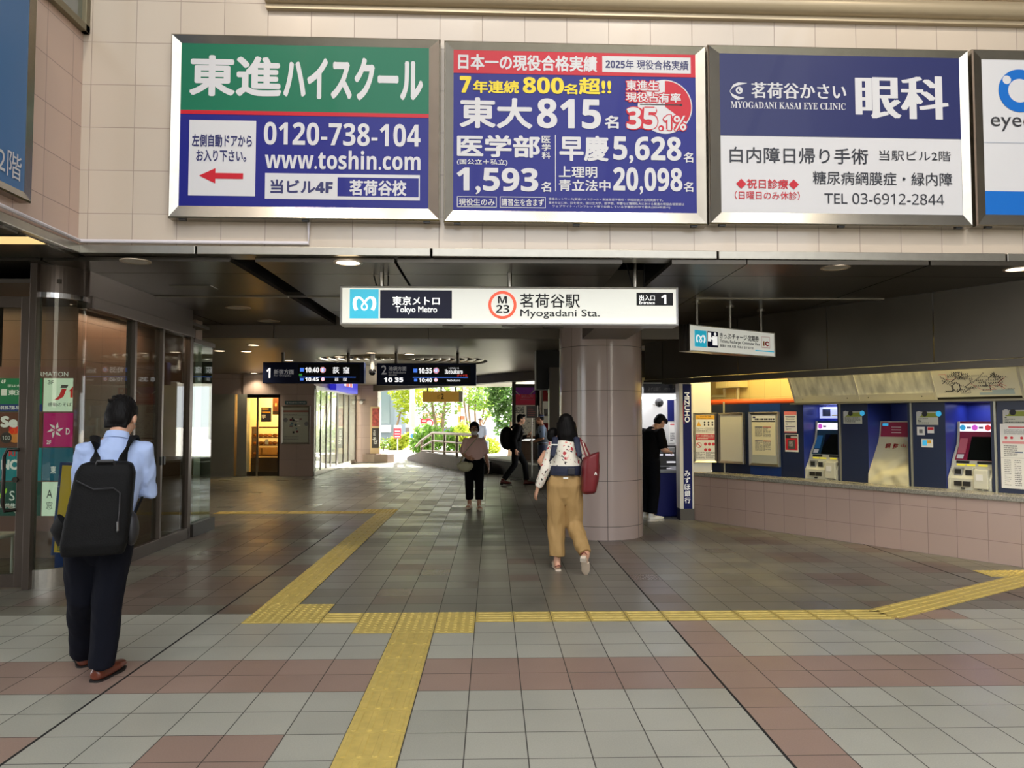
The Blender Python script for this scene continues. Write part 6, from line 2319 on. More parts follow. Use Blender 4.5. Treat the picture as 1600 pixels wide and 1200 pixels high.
def solid(mb, name, mats, parent, voxel=.008, sm=4, wr=None, sw=.5):
    """fuse the overlapping closed shapes of mb into one smooth skin, then crease it like cloth"""
    o = mb.build(name, mats, parent)
    r = o.modifiers.new('fuse', 'REMESH')
    r.mode, r.voxel_size = 'VOXEL', voxel
    s = o.modifiers.new('soften', 'SMOOTH')
    s.factor, s.iterations = sw, sm
    dg = bpy.context.evaluated_depsgraph_get()
    me = bpy.data.meshes.new_from_object(o.evaluated_get(dg))
    o.modifiers.clear()
    old = o.data
    o.data = me
    me.name = name
    if wr:
        amp, sc, st = wr
        vn = [v.normal.copy() for v in me.vertices]
        for v, n in zip(me.vertices, vn):
            c = v.co
            f = noise.noise(V((c.x * sc * st[0] + 3, c.y * sc * st[1], c.z * sc * st[2])))
            f2 = noise.noise(V((c.x * sc * 2.3 * st[0], c.y * sc * 2.3 * st[1] + 7, c.z * sc * 2.3 * st[2])))
            v.co = c + n * (amp * (f + .45 * f2))
    me.shade_smooth()
    return o


def hand(mb, w, d, palm, side, k=1.0, curl=35, spread=1.0, thumb=None):
    """palm and five fingers: w wrist, d hand direction, palm the way the palm faces, side towards the thumb"""
    w, d, palm = V(w), V(d).normalized(), V(palm)
    palm = (palm - d * palm.dot(d)).normalized()
    s = V(side)
    s = (s - d * s.dot(d) - palm * s.dot(palm)).normalized()
    mb.tube([w - d * .02 * k, w + d * .02 * k, w + d * .06 * k, w + d * .088 * k], [(.024 * k, .02 * k), (.032 * k, .017 * k), (.039 * k, .015 * k), (.036 * k, .012 * k)], n=12, up=palm)
    for i, (off, ln, r) in enumerate(((.028, .068, .0088), (.0095, .077, .0092), (-.0095, .072, .0088), (-.028, .056, .0078))):
        p = w + d * (.078 * k) + s * (off * k)
        dd = (d + s * (off * 2.0 * spread)).normalized()
        pts, rad = [p - dd * .02 * k], [r * k * 1.05]
        a = R(curl * (.5 + .12 * i))
        ax = dd.cross(palm).normalized()
        for q, fr in enumerate((.45, .32, .26)):
            dd = (Matrix.Rotation(a * (1.0 if q else .6), 3, ax) @ dd)
            pts.append(p)
            rad.append(r * k * (1.0 - .08 * q))
            p = p + dd * (ln * fr * k)
        pts.append(p)
        rad.append(r * k * .72)
        mb.tube(pts, rad, n=8)
    td = V(thumb).normalized() if thumb else (d * .75 + s * .75 + palm * .3).normalized()
    p = w + d * .02 * k + s * .026 * k + palm * .005 * k
    td2 = (td + d * .5).normalized()
    mb.tube([p - td * .012 * k, p + td * .03 * k, p + td * .03 * k + td2 * .026 * k, p + td * .03 * k + td2 * .046 * k], [.014 * k, .0125 * k, .0105 * k, .0075 * k], n=8)


def basis(f, u=(0, 0, 1)):
    f = V(f).normalized()
    s = f.cross(V(u)).normalized()
    return s, f, s.cross(f)


def head(mb, c, f, u=(0, 0, 1), k=1.0):
    s, f, u = basis(f, u)
    rot = Matrix((s, f, u)).transposed()
    c = V(c)
    P_ = lambda a, b_, d: c + s * a * k + f * b_ * k + u * d * k
    mb.ball(P_(0, -.008, .025), .073 * k, .093 * k, .092 * k, 20, 14, rot)
    mb.ball(P_(0, .022, -.038), .06 * k, .066 * k, .075 * k, 18, 12, rot)
    mb.ball(P_(0, .055, -.085), .03 * k, .028 * k, .025 * k, 12, 8, rot)
    mb.tube([P_(0, .083, .015), P_(0, .1, -.012), P_(0, .107, -.026)], [.009 * k, .012 * k, .013 * k], n=8)
    for e in (-1, 1):
        mb.ball(P_(.013 * e, .092, -.028), .009 * k, .009 * k, .008 * k, 8, 6, rot)
        mb.ball(P_(.076 * e, -.006, -.005), .01 * k, .02 * k, .031 * k, 10, 8, rot)
        mb.ball(P_(.036 * e, .06, -.03), .024 * k, .022 * k, .022 * k, 10, 8, rot)
        mb.ball(P_(.03 * e, .073, .03), .022 * k, .014 * k, .009 * k, 10, 6, rot)
    mb.ball(P_(0, .085, -.054), .023 * k, .011 * k, .006 * k, 10, 6, rot)
    mb.ball(P_(0, .083, -.064), .019 * k, .011 * k, .006 * k, 10, 6, rot)
    return P_, rot


def eyes(parent, P_, rot, k=1.0):
    W_ = M('eye_white', (226, 224, 220), .2)
    for e in (-1, 1):
        o = MB().ball(P_(.031 * e, .079, .012), .013 * k, .012 * k, .0085 * k, 12, 8, rot).build('eye', W_, parent, smooth=True)
        MB().ball(P_(.031 * e, .0875, .012), .0058 * k, .0045 * k, .0058 * k, 10, 6, rot).build('iris', M('iris_brown', (40, 26, 18), .15), o, smooth=True)
        MB().tube([P_(.016 * e, .088, .034), P_(.032 * e, .09, .039), P_(.048 * e, .078, .033)], [.003 * k, .0038 * k, .002 * k], n=6).build('eyebrow', HAIR, parent)


HAIR = M('black_hair', (9, 7, 7), .55, bump=.3, bs=90, stretch=(1, 1, .15), spec=.15)
SKIN = M('skin', (208, 160, 132), .5, var=.05, vs=14)
SKIN_D = M('skin_tan', (182, 132, 104), .5, var=.05, vs=14)


def arm(mb, a, e, w, r=(.047, .04, .034, .026)):
    a, e, w = V(a), V(e), V(w)
    mb.tube([a, a.lerp(e, .5), e, e.lerp(w, .3), w], [r[0], (r[0] + r[1]) / 2, r[1], r[1] * 1.02, r[3]], n=12)


def leg(mb, h, k, a, r=(.082, .06, .052, .036)):
    h, k, a = V(h), V(k), V(a)
    mb.tube([h, h.lerp(k, .5), k, k.lerp(a, .3) - V((0, .01, 0)), a], [r[0], (r[0] + r[1]) / 2, r[1], r[2], r[3]], n=14)


def legtube(mb, pts, rad, n=16, up=None):
    """trouser leg whose top is rounded into the seat"""
    r0 = rad[0] if isinstance(rad[0], tuple) else (rad[0], rad[0])
    p = pts[0]
    mb.tube([V((p.x * .55, p.y, p.z + .1)), V((p.x * .8, p.y, p.z + .05))] + list(pts), [(r0[0] * .6, r0[1] * .6), (r0[0] * .9, r0[1] * .9)] + list(rad), n=n, up=up or (0, 1, 0))


def torso(mb, pts, up=(0, 1, 0), n=22):
    mb.tube([p for p, _ in pts], [r for _, r in pts], n=n, up=up)


def foot(mb, a, d, ln=.25, w=.042, lift=0.0):
    """foot from the ankle a in direction d (may point down for a lifted heel)"""
    a, d = V(a), V(d).normalized()
    u = V((0, 0, 1)) - d * d.z
    u.normalize()
    b_ = a - u * .055
    mb.tube([b_ - d * .055, b_ - d * .03, b_ + d * .05, b_ + d * .12, b_ + d * (ln - .075)], [(w * .75, .028), (w * .88, .036), (w * .95, .036), (w * 1.08, .026), (w * .7, .016)], n=14, up=u)
    mb.tube([a + u * .05, a, b_], [.036, .038, .036], n=12)
    return u


def shoe(parent, a, d, mat, sole, ln=.28, w=.046, name='shoe', heel=.02, top=.05):
    a, d = V(a), V(d).normalized()
    u = (V((0, 0, 1)) - d * d.z).normalized()
    s = d.cross(u)
    b_ = a - u * .06
    mb = MB().tube([b_ - d * .072, b_ - d * .06, b_ - d * .03, b_ + d * .04, b_ + d * .12, b_ + d * (ln - .1), b_ + d * (ln - .075)],
                   [(w * .55, .026), (w * .82, .036), (w * .95, .042), (w, .042), (w * 1.1, .032), (w * .82, .022), (w * .4, .012)], n=16, up=u)
    mb.tube([b_ - d * .022, a + u * top * .3 - d * .018], [(.037, .043), (.039, .045)], n=14, up=d)
    o = solid(mb, name, mat, parent, .006, 3)
    mb = MB()
    out = []
    for t, wd in ((-.078, .5), (-.06, .85), (-.02, .98), (.06, .92), (.12, 1.08), (.165, .95), (ln - .07, .35)):
        out.append((t, wd * w))
    pts = [b_ + d * t + s * x for t, x in out] + [b_ + d * t - s * x for t, x in out[::-1]]
    top_ = [p - u * .03 for p in pts]
    bot = [p - u * .045 for p in pts]
    n = len(pts)
    mb.add(top_ + bot, [tuple(range(n)), tuple(range(2 * n - 1, n - 1, -1))] + [(i, i + n, (i + 1) % n + n, (i + 1) % n) for i in range(n)])
    hp = [b_ + d * t + s * x for t, x in ((-.076, -.03), (-.0, -.04), (-.0, .04), (-.076, .03))]
    mb.add([p - u * .04 for p in hp] + [p - u * (.045 + heel) for p in hp], [(0, 1, 2, 3), (7, 6, 5, 4)] + [(i, i + 4, (i + 1) % 4 + 4, (i + 1) % 4) for i in range(4)])
    mb.build('sole', sole, o)
    return o


def hair_cap(mb, P_, rot, k=1.0, down=0.0):
    mb.ball(P_(0, -.02, .042), .082 * k, .094 * k, .088 * k, 18, 12, rot)
    mb.ball(P_(0, -.05, .0), .078 * k, .062 * k, .088 * k, 16, 10, rot)
    mb.ball(P_(0, .052, .085), .062 * k, .042 * k, .03 * k, 12, 8, rot)
    for e in (-1, 1):
        mb.ball(P_(.066 * e, -.01, .04), .017 * k, .05 * k, .045 * k, 10, 8, rot)


# ---------------------------------------------------------------- man with a black backpack, seen from behind
SHB = M('light_blue_shirt', (170, 190, 232), .7, bump=.15, bs=22)
TRN = M('navy_trousers', (17, 19, 29), .85, bump=.15, bs=18, spec=.15)
BRL = M('brown_leather', (104, 52, 36), .28, coat=.3)
SOLE = M('black_sole', (26, 22, 20), .6)
BKP = M('black_nylon', (11, 11, 12), .7, bump=.2, bs=120, spec=.2)
BKP2 = M('black_mesh', (34, 34, 38), .5)
fp = (atZ(128, 1042), atZ(160, 1064))
ro = V((-2.365, 4.72, 0))
t = thing('person', 'man in a pale blue shirt and navy trousers standing with his back turned', 'person', ro, R(20))
M4 = Matrix.Rotation(R(-20), 3, 'Z')
fl_, fr_ = M4 @ (fp[0] - ro), M4 @ (fp[1] - ro)
hip = V((-.0, .0, .90))
hL, hR = V((-.085, .02, .88)), V((.095, -.01, .88))
aL, aR = V((fl_.x, fl_.y + .05, .1)), V((fr_.x - .01, fr_.y + .05, .1))
kL, kR = V((-.10, .12, .49)), V((.055, -.0, .48))
nk, hd = V((.08, .07, 1.46)), V((.095, .165, 1.575))
sL, sR = V((-.085, .03, 1.385)), V((.225, .03, 1.385))
eL, eR = V((-.125, .10, 1.13)), V((.262, .10, 1.12))
wL, wR = V((.11, .29, 1.10)), V((-.05, .27, 1.14))
hf = V((.28, .9, -.35))
body = MB()
torso(body, [(hip + V((0, 0, -.08)), (.13, .09)), (hip, (.155, .11)), (V((.03, .0, 1.05)), (.135, .1)), (V((.06, .02, 1.25)), (.155, .11)), (V((.075, .03, 1.38)), (.15, .09)), (nk, (.06, .06))])
body.tube([V((.075, .04, 1.40)), nk, hd - V((0, .03, .05))], [.065, .056, .056], n=14)
P_, rot = head(body, hd, hf, k=1.07)
for a, e, w in ((sL, eL, wL), (sR, eR, wR)):
    arm(body, a, e, w)
hand(body, wL, (1, .15, .1), (0, -1, 0), (0, 0, 1), 1.0, 30)
hand(body, wR, (-.72, -.62, -.02), (.6, -.75, 0), (0, 0, 1), 1.0, 48)
leg(body, hL, kL, aL)
leg(body, hR, kR, aR)
solid(body, 'body', SKIN, t, .0065, 3)
eyes(t, P_, rot, 1.07)
sh = MB()
torso(sh, [(V((0, 0, .9)), (.178, .132)), (V((.01, 0, 1.0)), (.172, .13)), (V((.04, .0, 1.12)), (.172, .128)), (V((.065, .02, 1.27)), (.172, .128)), (V((.07, .03, 1.375)), (.152, .106)), (V((.08, .045, 1.43)), (.085, .075)), (V((.082, .06, 1.455)), (.062, .062))])
for a, e, w in ((sL, eL, wL), (sR, eR, wR)):
    sh.tube([V(a) + (V((.075, .03, 1.36)) - V(a)) * .35, a, V(a).lerp(e, .5), e, e.lerp(w, .45), e.lerp(w, .88)], [.072, .066, .06, .057, .054, .046], n=14)
solid(sh, 'shirt', SHB, t, .009, 5, (.009, 14, (1, 1, .7)))
cl = MB().tube([V((.08, .05, 1.435)), V((.083, .062, 1.485))], [(.066, .068), (.06, .062)], n=20, caps=False)
cl.tube([V((.083, .062, 1.488)), V((.08, .05, 1.445))], [(.064, .066), (.076, .08)], n=20, caps=False)
cl.build('collar', SHB, t, smooth=True)
tr = MB()
torso(tr, [(hip + V((0, 0, -.2)), (.06, .06)), (hip + V((0, 0, -.12)), (.13, .1)), (hip, (.178, .135)), (V((.01, 0, .98)), (.172, .128))])
for h_, k_, a_ in ((hL, kL, aL), (hR, kR, aR)):
    legtube(tr, [h_ + V((0, 0, .02)), h_.lerp(k_, .5), k_, k_.lerp(a_, .5), a_ + V((0, -.012, -.02))], [(.112, .118), (.1, .105), (.086, .088), (.08, .082), (.076, .082)], n=18, up=(0, 1, 0))
solid(tr, 'trousers', TRN, t, .009, 4, (.009, 11, (1, 1, .5)))
MB().tube([V((.01, 0, .965)), V((.012, 0, 1.0))], [(.18, .137), (.18, .137)], n=28, up=(0, 1, 0)).build('belt', BLACK, t, smooth=True)
shoe(t, aL + V((0, -.0, 0)), (-.2, 1, 0), BRL, SOLE, .29)
shoe(t, aR, (.55, 1, 0), BRL, SOLE, .29)
hm = MB()
hair_cap(hm, P_, rot, 1.07)
rg = random.Random(8)
for k in range(70):
    a, b_ = rg.uniform(0, 6.28), rg.uniform(.0, 1.3)
    q = P_(.075 * math.cos(a) * math.sin(b_), -.02 + .088 * math.sin(a) * math.sin(b_), .04 + .085 * math.cos(b_))
    d = rot @ V((math.cos(a) * .6, -.5 + .4 * math.sin(a), .1))
    hm.tube([q, q + d * .03], [.012, .005], n=6)
for k in range(9):
    x = -.055 + .11 * k / 8
    q = P_(x, -.082 + abs(x) * .3, -.03)
    hm.tube([q, q + rot @ V((0, .004, -.055))], [.018, .009], n=8)
solid(hm, 'hair', HAIR, t, .006, 2)

bt = thing('backpack', 'black square backpack with a curved front zip on the man in the pale blue shirt', 'backpack', ro, R(20))
bk = MB()
prof = [(1.325, .10, .05), (1.31, .135, .075), (1.26, .155, .09), (1.14, .162, .1), (1.0, .17, .108), (.86, .172, .108), (.80, .16, .09)]
cxb = lambda z: .005 + (z - .82) * .11
mbp = MB()
n = 24
rings = []
for z, hw_, hd_ in prof:
    ring = []
    for i in range(n):
        a = 2 * math.pi * i / n
        c_, s_ = math.cos(a), math.sin(a)
        e = .42
        ring.append((cxb(z) + hw_ * math.copysign(abs(c_) ** e, c_), -.235 + hd_ * math.copysign(abs(s_) ** e, s_) + (z - .82) * .06, z))
    rings.append(ring)
vs = [p for r_ in rings for p in r_]
fs = [(j * n + i, (j + 1) * n + i, (j + 1) * n + (i + 1) % n, j * n + (i + 1) % n) for j in range(len(prof) - 1) for i in range(n)]
fs += [tuple(range(n)), tuple((len(prof) - 1) * n + i for i in range(n - 1, -1, -1))]
mbp.add(vs, fs)
solid(mbp, 'main_bag', BKP, bt, .008, 3, (.003, 9, (1, 1, 1)))
yb_ = lambda z: -.352 - max(0, (1.3 - z)) * .02 + (z - .82) * .06
MB().tube([(cxb(1.2) - .13, yb_(1.2) + .02, 1.225), (cxb(1.2) - .04, yb_(1.17), 1.175), (cxb(1.2) + .06, yb_(1.17), 1.18), (cxb(1.15) + .1, yb_(1.15) + .002, 1.15), (cxb(1.05) + .11, yb_(1.05), 1.05), (cxb(.95) + .112, yb_(.95), .93)], .0045, n=6).build('front_zip', BKP2, bt, smooth=True)
MB().tube([(cxb(1.0) + .108, yb_(1.0) - .008, .99), (cxb(1.0) + .11, yb_(1.0) - .01, .94)], .006, n=6).build('zip_pull', M('zip_metal', (170, 170, 172), .3, .9), bt)
MB().tube([(cxb(1.3) - .05, -.27, 1.30), (cxb(1.3) - .04, -.29, 1.33), (cxb(1.3) + .04, -.29, 1.33), (cxb(1.3) + .05, -.27, 1.30)], .009, n=8).build('grab_handle', BKP2, bt, smooth=True)
for e, sh_ in ((-1, sL), (1, sR)):
    x = .07 + e * .085
    pts = [(cxb(1.27) + e * .06, -.17, 1.27), (cxb(1.33) + e * .075, -.125, 1.34), (x + e * .005, -.07, 1.425), (x + e * .02, .03, 1.462), (x + e * .03, .13, 1.40), (x + e * .04, .155, 1.25), (x + e * .07, .08, 1.08), (cxb(.95) + e * .16, -.15, .96)]
    MB().tube(pts, [(.03, .011)] * 6 + [(.016, .006)] * 2, n=10, up=(0, .7, .7)).build('shoulder_strap', BKP, bt, smooth=True)
mp = MB().ball((cxb(.95) + .175, -.2, .93), .04, .07, .1)
mp.build('side_pocket', BKP2, bt, smooth=True)
MB().tube([(cxb(.95) - .17, -.25, 1.0), (cxb(.95) - .21, -.2, .93), (cxb(.95) - .175, -.2, .86)], [(.02, .05)] * 3, n=10).build('side_flap', BKP, bt, smooth=True)

# ---------------------------------------------------------------- woman in a floral blouse with an infant in a carrier
m = bpy.data.materials.new('floral_blouse')
m.use_nodes = True
nt = m.node_tree
b0 = nt.nodes['Principled BSDF']
b0.inputs['Roughness'].default_value = .7
tc = nt.nodes.new('ShaderNodeTexCoord')
prev = None
base = lin((232, 226, 212))
for k, (sc, th, c) in enumerate(((15, .26, (176, 52, 60)), (19, .23, (52, 44, 46)), (17, .2, (222, 140, 130)), (24, .2, (118, 34, 44)))):
    mp_ = nt.nodes.new('ShaderNodeMapping')
    mp_.inputs['Location'].default_value = (k * 3.1, k * 1.7, k * .9)
    nt.links.new(tc.outputs['Object'], mp_.inputs['Vector'])
    nz = nt.nodes.new('ShaderNodeTexNoise')
    nz.inputs['Scale'].default_value = 40
    nt.links.new(mp_.outputs[0], nz.inputs['Vector'])
    ad = nt.nodes.new('ShaderNodeMixRGB')
    ad.blend_type = 'ADD'
    ad.inputs[0].default_value = .05
    nt.links.new(mp_.outputs[0], ad.inputs[1])
    nt.links.new(nz.outputs['Color'], ad.inputs[2])
    vo = nt.nodes.new('ShaderNodeTexVoronoi')
    vo.inputs['Scale'].default_value = sc
    nt.links.new(ad.outputs[0], vo.inputs['Vector'])
    sel = mth(nt, 'GREATER_THAN', mth(nt, 'FRACT', mth(nt, 'MULTIPLY', vo.outputs['Color'], 3.7)), .5)
    fac = mth(nt, 'MULTIPLY', mth(nt, 'LESS_THAN', vo.outputs['Distance'], th), sel)
    mx = nt.nodes.new('ShaderNodeMixRGB')
    nt.links.new(fac, mx.inputs[0])
    if prev is None:
        mx.inputs[1].default_value = base
    else:
        nt.links.new(prev, mx.inputs[1])
    mx.inputs[2].default_value = lin(c)
    prev = mx.outputs[0]
nt.links.new(prev, b0.inputs['Base Color'])
FLO = m
KHK = M('khaki_cloth', (166, 134, 84), .75, bump=.15, bs=14)
CAR = M('carrier_navy', (28, 34, 58), .7, bump=.2, bs=60)
BEI = M('beige_leather', (206, 188, 166), .4)
MAR = M('maroon_leather', (112, 30, 36), .4, var=.08, vs=7)
g0 = atZ(884, 889)
ro = V((g0.x, 8.06, 0))
t = thing('person', 'woman in a white floral blouse and khaki trousers walking away, infant strapped to her front', 'person', ro, R(-5))
hip = V((-.02, .02, .90))
hL, hR = V((-.10, .02, .86)), V((.075, .02, .86))
kL, kR = V((-.105, .05, .47)), V((.085, .07, .47))
aL, aR = V((-.095, .03, .105)), V((.195, -.23, .19))
nk, hd = V((.0, .05, 1.365)), V((.0, .07, 1.505))
sL, sR = V((-.14, .03, 1.30)), V((.145, .03, 1.30))
eL, wL = V((-.22, -.02, 1.03)), V((-.30, .02, .84))
eR, wR = V((.235, -.0, 1.06)), V((.17, .16, 1.18))
hf = V((-.12, 1, -.08))
body = MB()
torso(body, [(hip + V((0, 0, -.08)), (.13, .09)), (hip, (.15, .1)), (V((0, .02, 1.03)), (.12, .085)), (V((0, .03, 1.2)), (.135, .095)), (V((0, .03, 1.3)), (.13, .08)), (nk, (.05, .05))])
body.tube([V((0, .03, 1.31)), nk, hd - V((0, .01, .06))], [.055, .048, .05], n=14)
P_, rot = head(body, hd, hf, k=.98)
arm(body, sL, eL, wL, (.04, .034, .03, .023))
arm(body, sR, eR, wR, (.04, .034, .03, .023))
hand(body, wL, (-.25, .25, -.9), (.8, .3, .1), (.3, .9, 0), .92, 26)
hand(body, wR, (-.2, .6, .6), (-.8, -.4, .2), (0, -.3, .9), .92, 60)
leg(body, hL, kL, aL, (.078, .055, .048, .034))
leg(body, hR, kR, aR, (.078, .055, .048, .034))
foot(body, aL, (-.18, 1, 0), .23, .036)
foot(body, aR, (.12, .5, -.95), .23, .036)
solid(body, 'body', SKIN, t, .0065, 3)
eyes(t, P_, rot, .98)
bl = MB()
torso(bl, [(V((-.01, .02, 1.0)), (.15, .12)), (V((0, .02, 1.06)), (.153, .125)), (V((0, .025, 1.16)), (.152, .12)), (V((0, .03, 1.26)), (.15, .11)), (V((0, .035, 1.315)), (.128, .085)), (V((0, .045, 1.352)), (.07, .065))])
bl.tube([V((-.07, .03, 1.28)), sL, sL.lerp(eL, .5), eL, eL.lerp(wL, .5), eL.lerp(wL, .9)], [.06, .056, .052, .052, .05, .04], n=14)
bl.tube([V((.07, .03, 1.28)), sR, sR.lerp(eR, .5), eR, eR.lerp(wR, .5), eR.lerp(wR, .9)], [.06, .056, .052, .05, .046, .038], n=14)
solid(bl, 'blouse', FLO, t, .008, 5, (.006, 13, (1, 1, .7)))
tr = MB()
torso(tr, [(hip + V((0, 0, -.22)), (.06, .06)), (hip + V((0, 0, -.14)), (.135, .105)), (hip + V((0, 0, -.03)), (.172, .13)), (V((-.01, .02, .98)), (.15, .112)), (V((-.01, .02, 1.0)), (.148, .11))])
legtube(tr, [hL + V((0, 0, .03)), hL.lerp(kL, .5), kL, kL.lerp(aL, .5), aL + V((0, -.005, .03))], [(.105, .115), (.098, .108), (.092, .1), (.088, .095), (.088, .09)], n=18, up=(0, 1, 0))
legtube(tr, [hR + V((0, 0, .03)), hR.lerp(kR, .5), kR, kR.lerp(aR, .5), kR.lerp(aR, .93)], [(.105, .115), (.098, .108), (.09, .096), (.08, .082), (.066, .068)], n=18, up=(0, 1, 0))
solid(tr, 'trousers', KHK, t, .009, 4, (.017, 12, (1, 1, .35)))
MB().plate(-.03, .955, .02, .972, -.128).build('label_tag', PAPER, t)
# mules
for a_, d_ in ((aL, V((-.18, 1, 0))), (aR, V((.12, .5, -.95)))):
    d_ = d_.normalized()
    u_ = (V((0, 0, 1)) - d_ * d_.z).normalized()
    s_ = d_.cross(u_)
    b_ = a_ - u_ * .06
    mb = MB().tube([b_ + d_ * .03, b_ + d_ * .08, b_ + d_ * .14, b_ + d_ * .17], [(.042, .036), (.046, .032), (.038, .022), (.02, .012)], n=14, up=u_)
    mb.tube([b_ - d_ * .075 - u_ * .034, b_ - d_ * .05 - u_ * .034, b_ + d_ * .06 - u_ * .036, b_ + d_ * .12 - u_ * .034, b_ + d_ * .172 - u_ * .03], [(.026, .006), (.036, .007), (.038, .007), (.045, .008), (.02, .007)], n=12, up=u_)
    o = solid(mb, 'mule', BEI, t, .006, 2)
    hp = [b_ + d_ * p[0] + s_ * p[1] for p in ((-.075, -.026), (-.03, -.03), (-.03, .03), (-.075, .026))]
    MB().add([p - u_ * .036 for p in hp] + [p - u_ * .078 for p in hp], [(0, 1, 2, 3), (7, 6, 5, 4)] + [(i, i + 4, (i + 1) % 4 + 4, (i + 1) % 4) for i in range(4)]).build('block_heel', M('heel_cream', (222, 208, 190), .4), o)
    MB().tube([b_ - d_ * .066 + s_ * .03 + u_ * .0, b_ - d_ * .085 + u_ * .012, b_ - d_ * .066 - s_ * .03], .006, n=6).build('heel_strap', M('strap_maroon', (110, 36, 40), .5), o)
# long hair
hm = MB()
hair_cap(hm, P_, rot, .98)
for k in range(13):
    a = R(180 + 180 * k / 12)
    x, y_ = .078 * math.cos(a), .078 * math.sin(a)
    top = P_(x * .9, y_ * .9 - .01, .03)
    end = V((top.x * 1.25 + .03, top.y - .015 - .02 * math.sin(a), 1.275 + .012 * math.sin(k * 2.1)))
    mid = top.lerp(end, .5) + V((0, -.012, 0))
    hm.tube([top, mid, end], [.034, .034, .022], n=8)
solid(hm, 'hair', HAIR, t, .007, 4, (.003, 16, (1, 1, .15)))
MB().ball(P_(-.083, .004, -.02), .009, .012, .02, 10, 8).build('earphone', WHITE, t, smooth=True)

ca = thing('baby_carrier', 'navy infant carrier with a wide waist belt on the woman in the floral blouse', 'baby carrier', ro, R(-5))
MB().tube([V((-.01, .02, .985)), V((-.01, .02, 1.0)), V((-.005, .02, 1.07)), V((-.005, .02, 1.085))], [(.162, .133), (.166, .138), (.164, .135), (.158, .129)], n=36, up=(0, 1, 0)).build('waist_belt', CAR, ca, smooth=True)
MB().box(.02, -.135, 1.0, .09, -.118, 1.065).build('buckle', M('buckle_black', (30, 30, 40), .4), ca, bevel=.004)
for e in (-1, 1):
    pts = [(e * .13, .18, 1.12), (e * .125, .16, 1.26), (e * .115, .07, 1.375), (e * .112, -.02, 1.375), (e * .118, -.098, 1.30), (e * .14, -.11, 1.20), (e * .175, -.03, 1.12), (e * .16, .12, 1.08)]
    MB().tube(pts, [(.032, .012)] * 6 + [(.016, .006)] * 2, n=10, up=(0, -.5, .6)).build('shoulder_strap', CAR, ca, smooth=True)
MB().box(-.15, -.118, 1.30, -.085, -.108, 1.312).build('strap_tab', WHITE, ca)
pn = MB()
torso(pn, [(V((0, .24, .98)), (.13, .09)), (V((0, .3, 1.1)), (.14, .1)), (V((0, .29, 1.3)), (.12, .07))])
solid(pn, 'carrier_panel', CAR, ca, .01, 3)
MB().tube([(-.165, .08, 1.03), (-.185, .06, .9), (-.19, .05, .74)], .008, n=6).build('loose_strap', CAR, ca)
MB().ball((-.19, .05, .73), .014, .012, .025, 8, 6).build('strap_end', BLACK, ca)

ba = thing('person', 'dark-haired infant in a navy carrier on the floral-bloused woman, one bare leg showing', 'person', ro, R(-5))
bb = MB()
P2, rot2 = head(bb, V((-.125, .22, 1.385)), (.75, .65, .0), k=.74)
torso(bb, [(V((-.02, .25, 1.02)), (.1, .08)), (V((-.03, .25, 1.16)), (.095, .075)), (V((-.08, .24, 1.29)), (.08, .06)), (V((-.12, .23, 1.32)), (.035, .035))])
bb.tube([V((-.08, .24, 1.12)), V((-.23, .2, 1.19)), V((-.265, .15, 1.12)), V((-.22, .06, 1.06)), V((-.205, .05, 1.055))], [.055, .05, .042, .03, .024], n=12)
bb.tube([V((-.205, .05, 1.06)), V((-.215, .09, 1.03)), V((-.225, .115, 1.02))], [(.022, .018), (.022, .015), (.014, .01)], n=10)
bb.tube([V((.06, .24, 1.1)), V((.2, .22, 1.16)), V((.22, .16, 1.03))], [.05, .045, .03], n=12)
solid(bb, 'body', SKIN, ba, .006, 3)
hm = MB()
hair_cap(hm, P2, rot2, .74)
solid(hm, 'hair', HAIR, ba, .006, 3)
eyes(ba, P2, rot2, .72)
cl = MB()
torso(cl, [(V((-.02, .25, 1.0)), (.11, .088)), (V((-.03, .25, 1.16)), (.105, .083)), (V((-.08, .24, 1.27)), (.088, .068))])
solid(cl, 'romper', M('romper_white', (222, 218, 210), .8), ba, .01, 3)

tb = thing('tote_bag', 'dark red tote bag hanging from the right shoulder of the floral-bloused woman', 'bag', ro, R(-5))
bg_ = MB()
rings = []
prof = [(.80, .075, .10), (.83, .095, .125), (.95, .105, .14), (1.08, .11, .15), (1.17, .10, .15)]
n = 22
vs = []
for z, hw_, hd_ in prof:
    for i in range(n):
        a = 2 * math.pi * i / n
        e = .6
        c_, s_ = math.cos(a), math.sin(a)
        vs.append((.235 + (z - .8) * .07 + hw_ * .85 * math.copysign(abs(c_) ** e, c_), -.04 + hd_ * math.copysign(abs(s_) ** e, s_), z + (.07 * (c_ * .5 + .5) if z > 1.15 else 0) * (1 if c_ > 0 else .2)))
fs = [(j * n + i, j * n + (i + 1) % n, (j + 1) * n + (i + 1) % n, (j + 1) * n + i) for j in range(len(prof) - 1) for i in range(n)]
fs += [tuple(range(n - 1, -1, -1)), tuple((len(prof) - 1) * n + i for i in range(n))]
bg_.add(vs, fs)
solid(bg_, 'bag_body', MAR, tb, .008, 3, (.007, 8, (1, 1, .6)))
for y_ in (-.10, .05):
    MB().tube([(.215, y_, 1.15), (.18, y_ * .6, 1.27), (.145, .03, 1.372), (.19, .03, 1.32), (.242, y_ * .8, 1.2)], [(.011, .006)] * 5, n=8).build('strap', MAR, tb, smooth=True)
put_text(MB(), 'A', (.285, 1.0, .315, 1.035), -.195, .03).build('lettering', PAPER, tb)

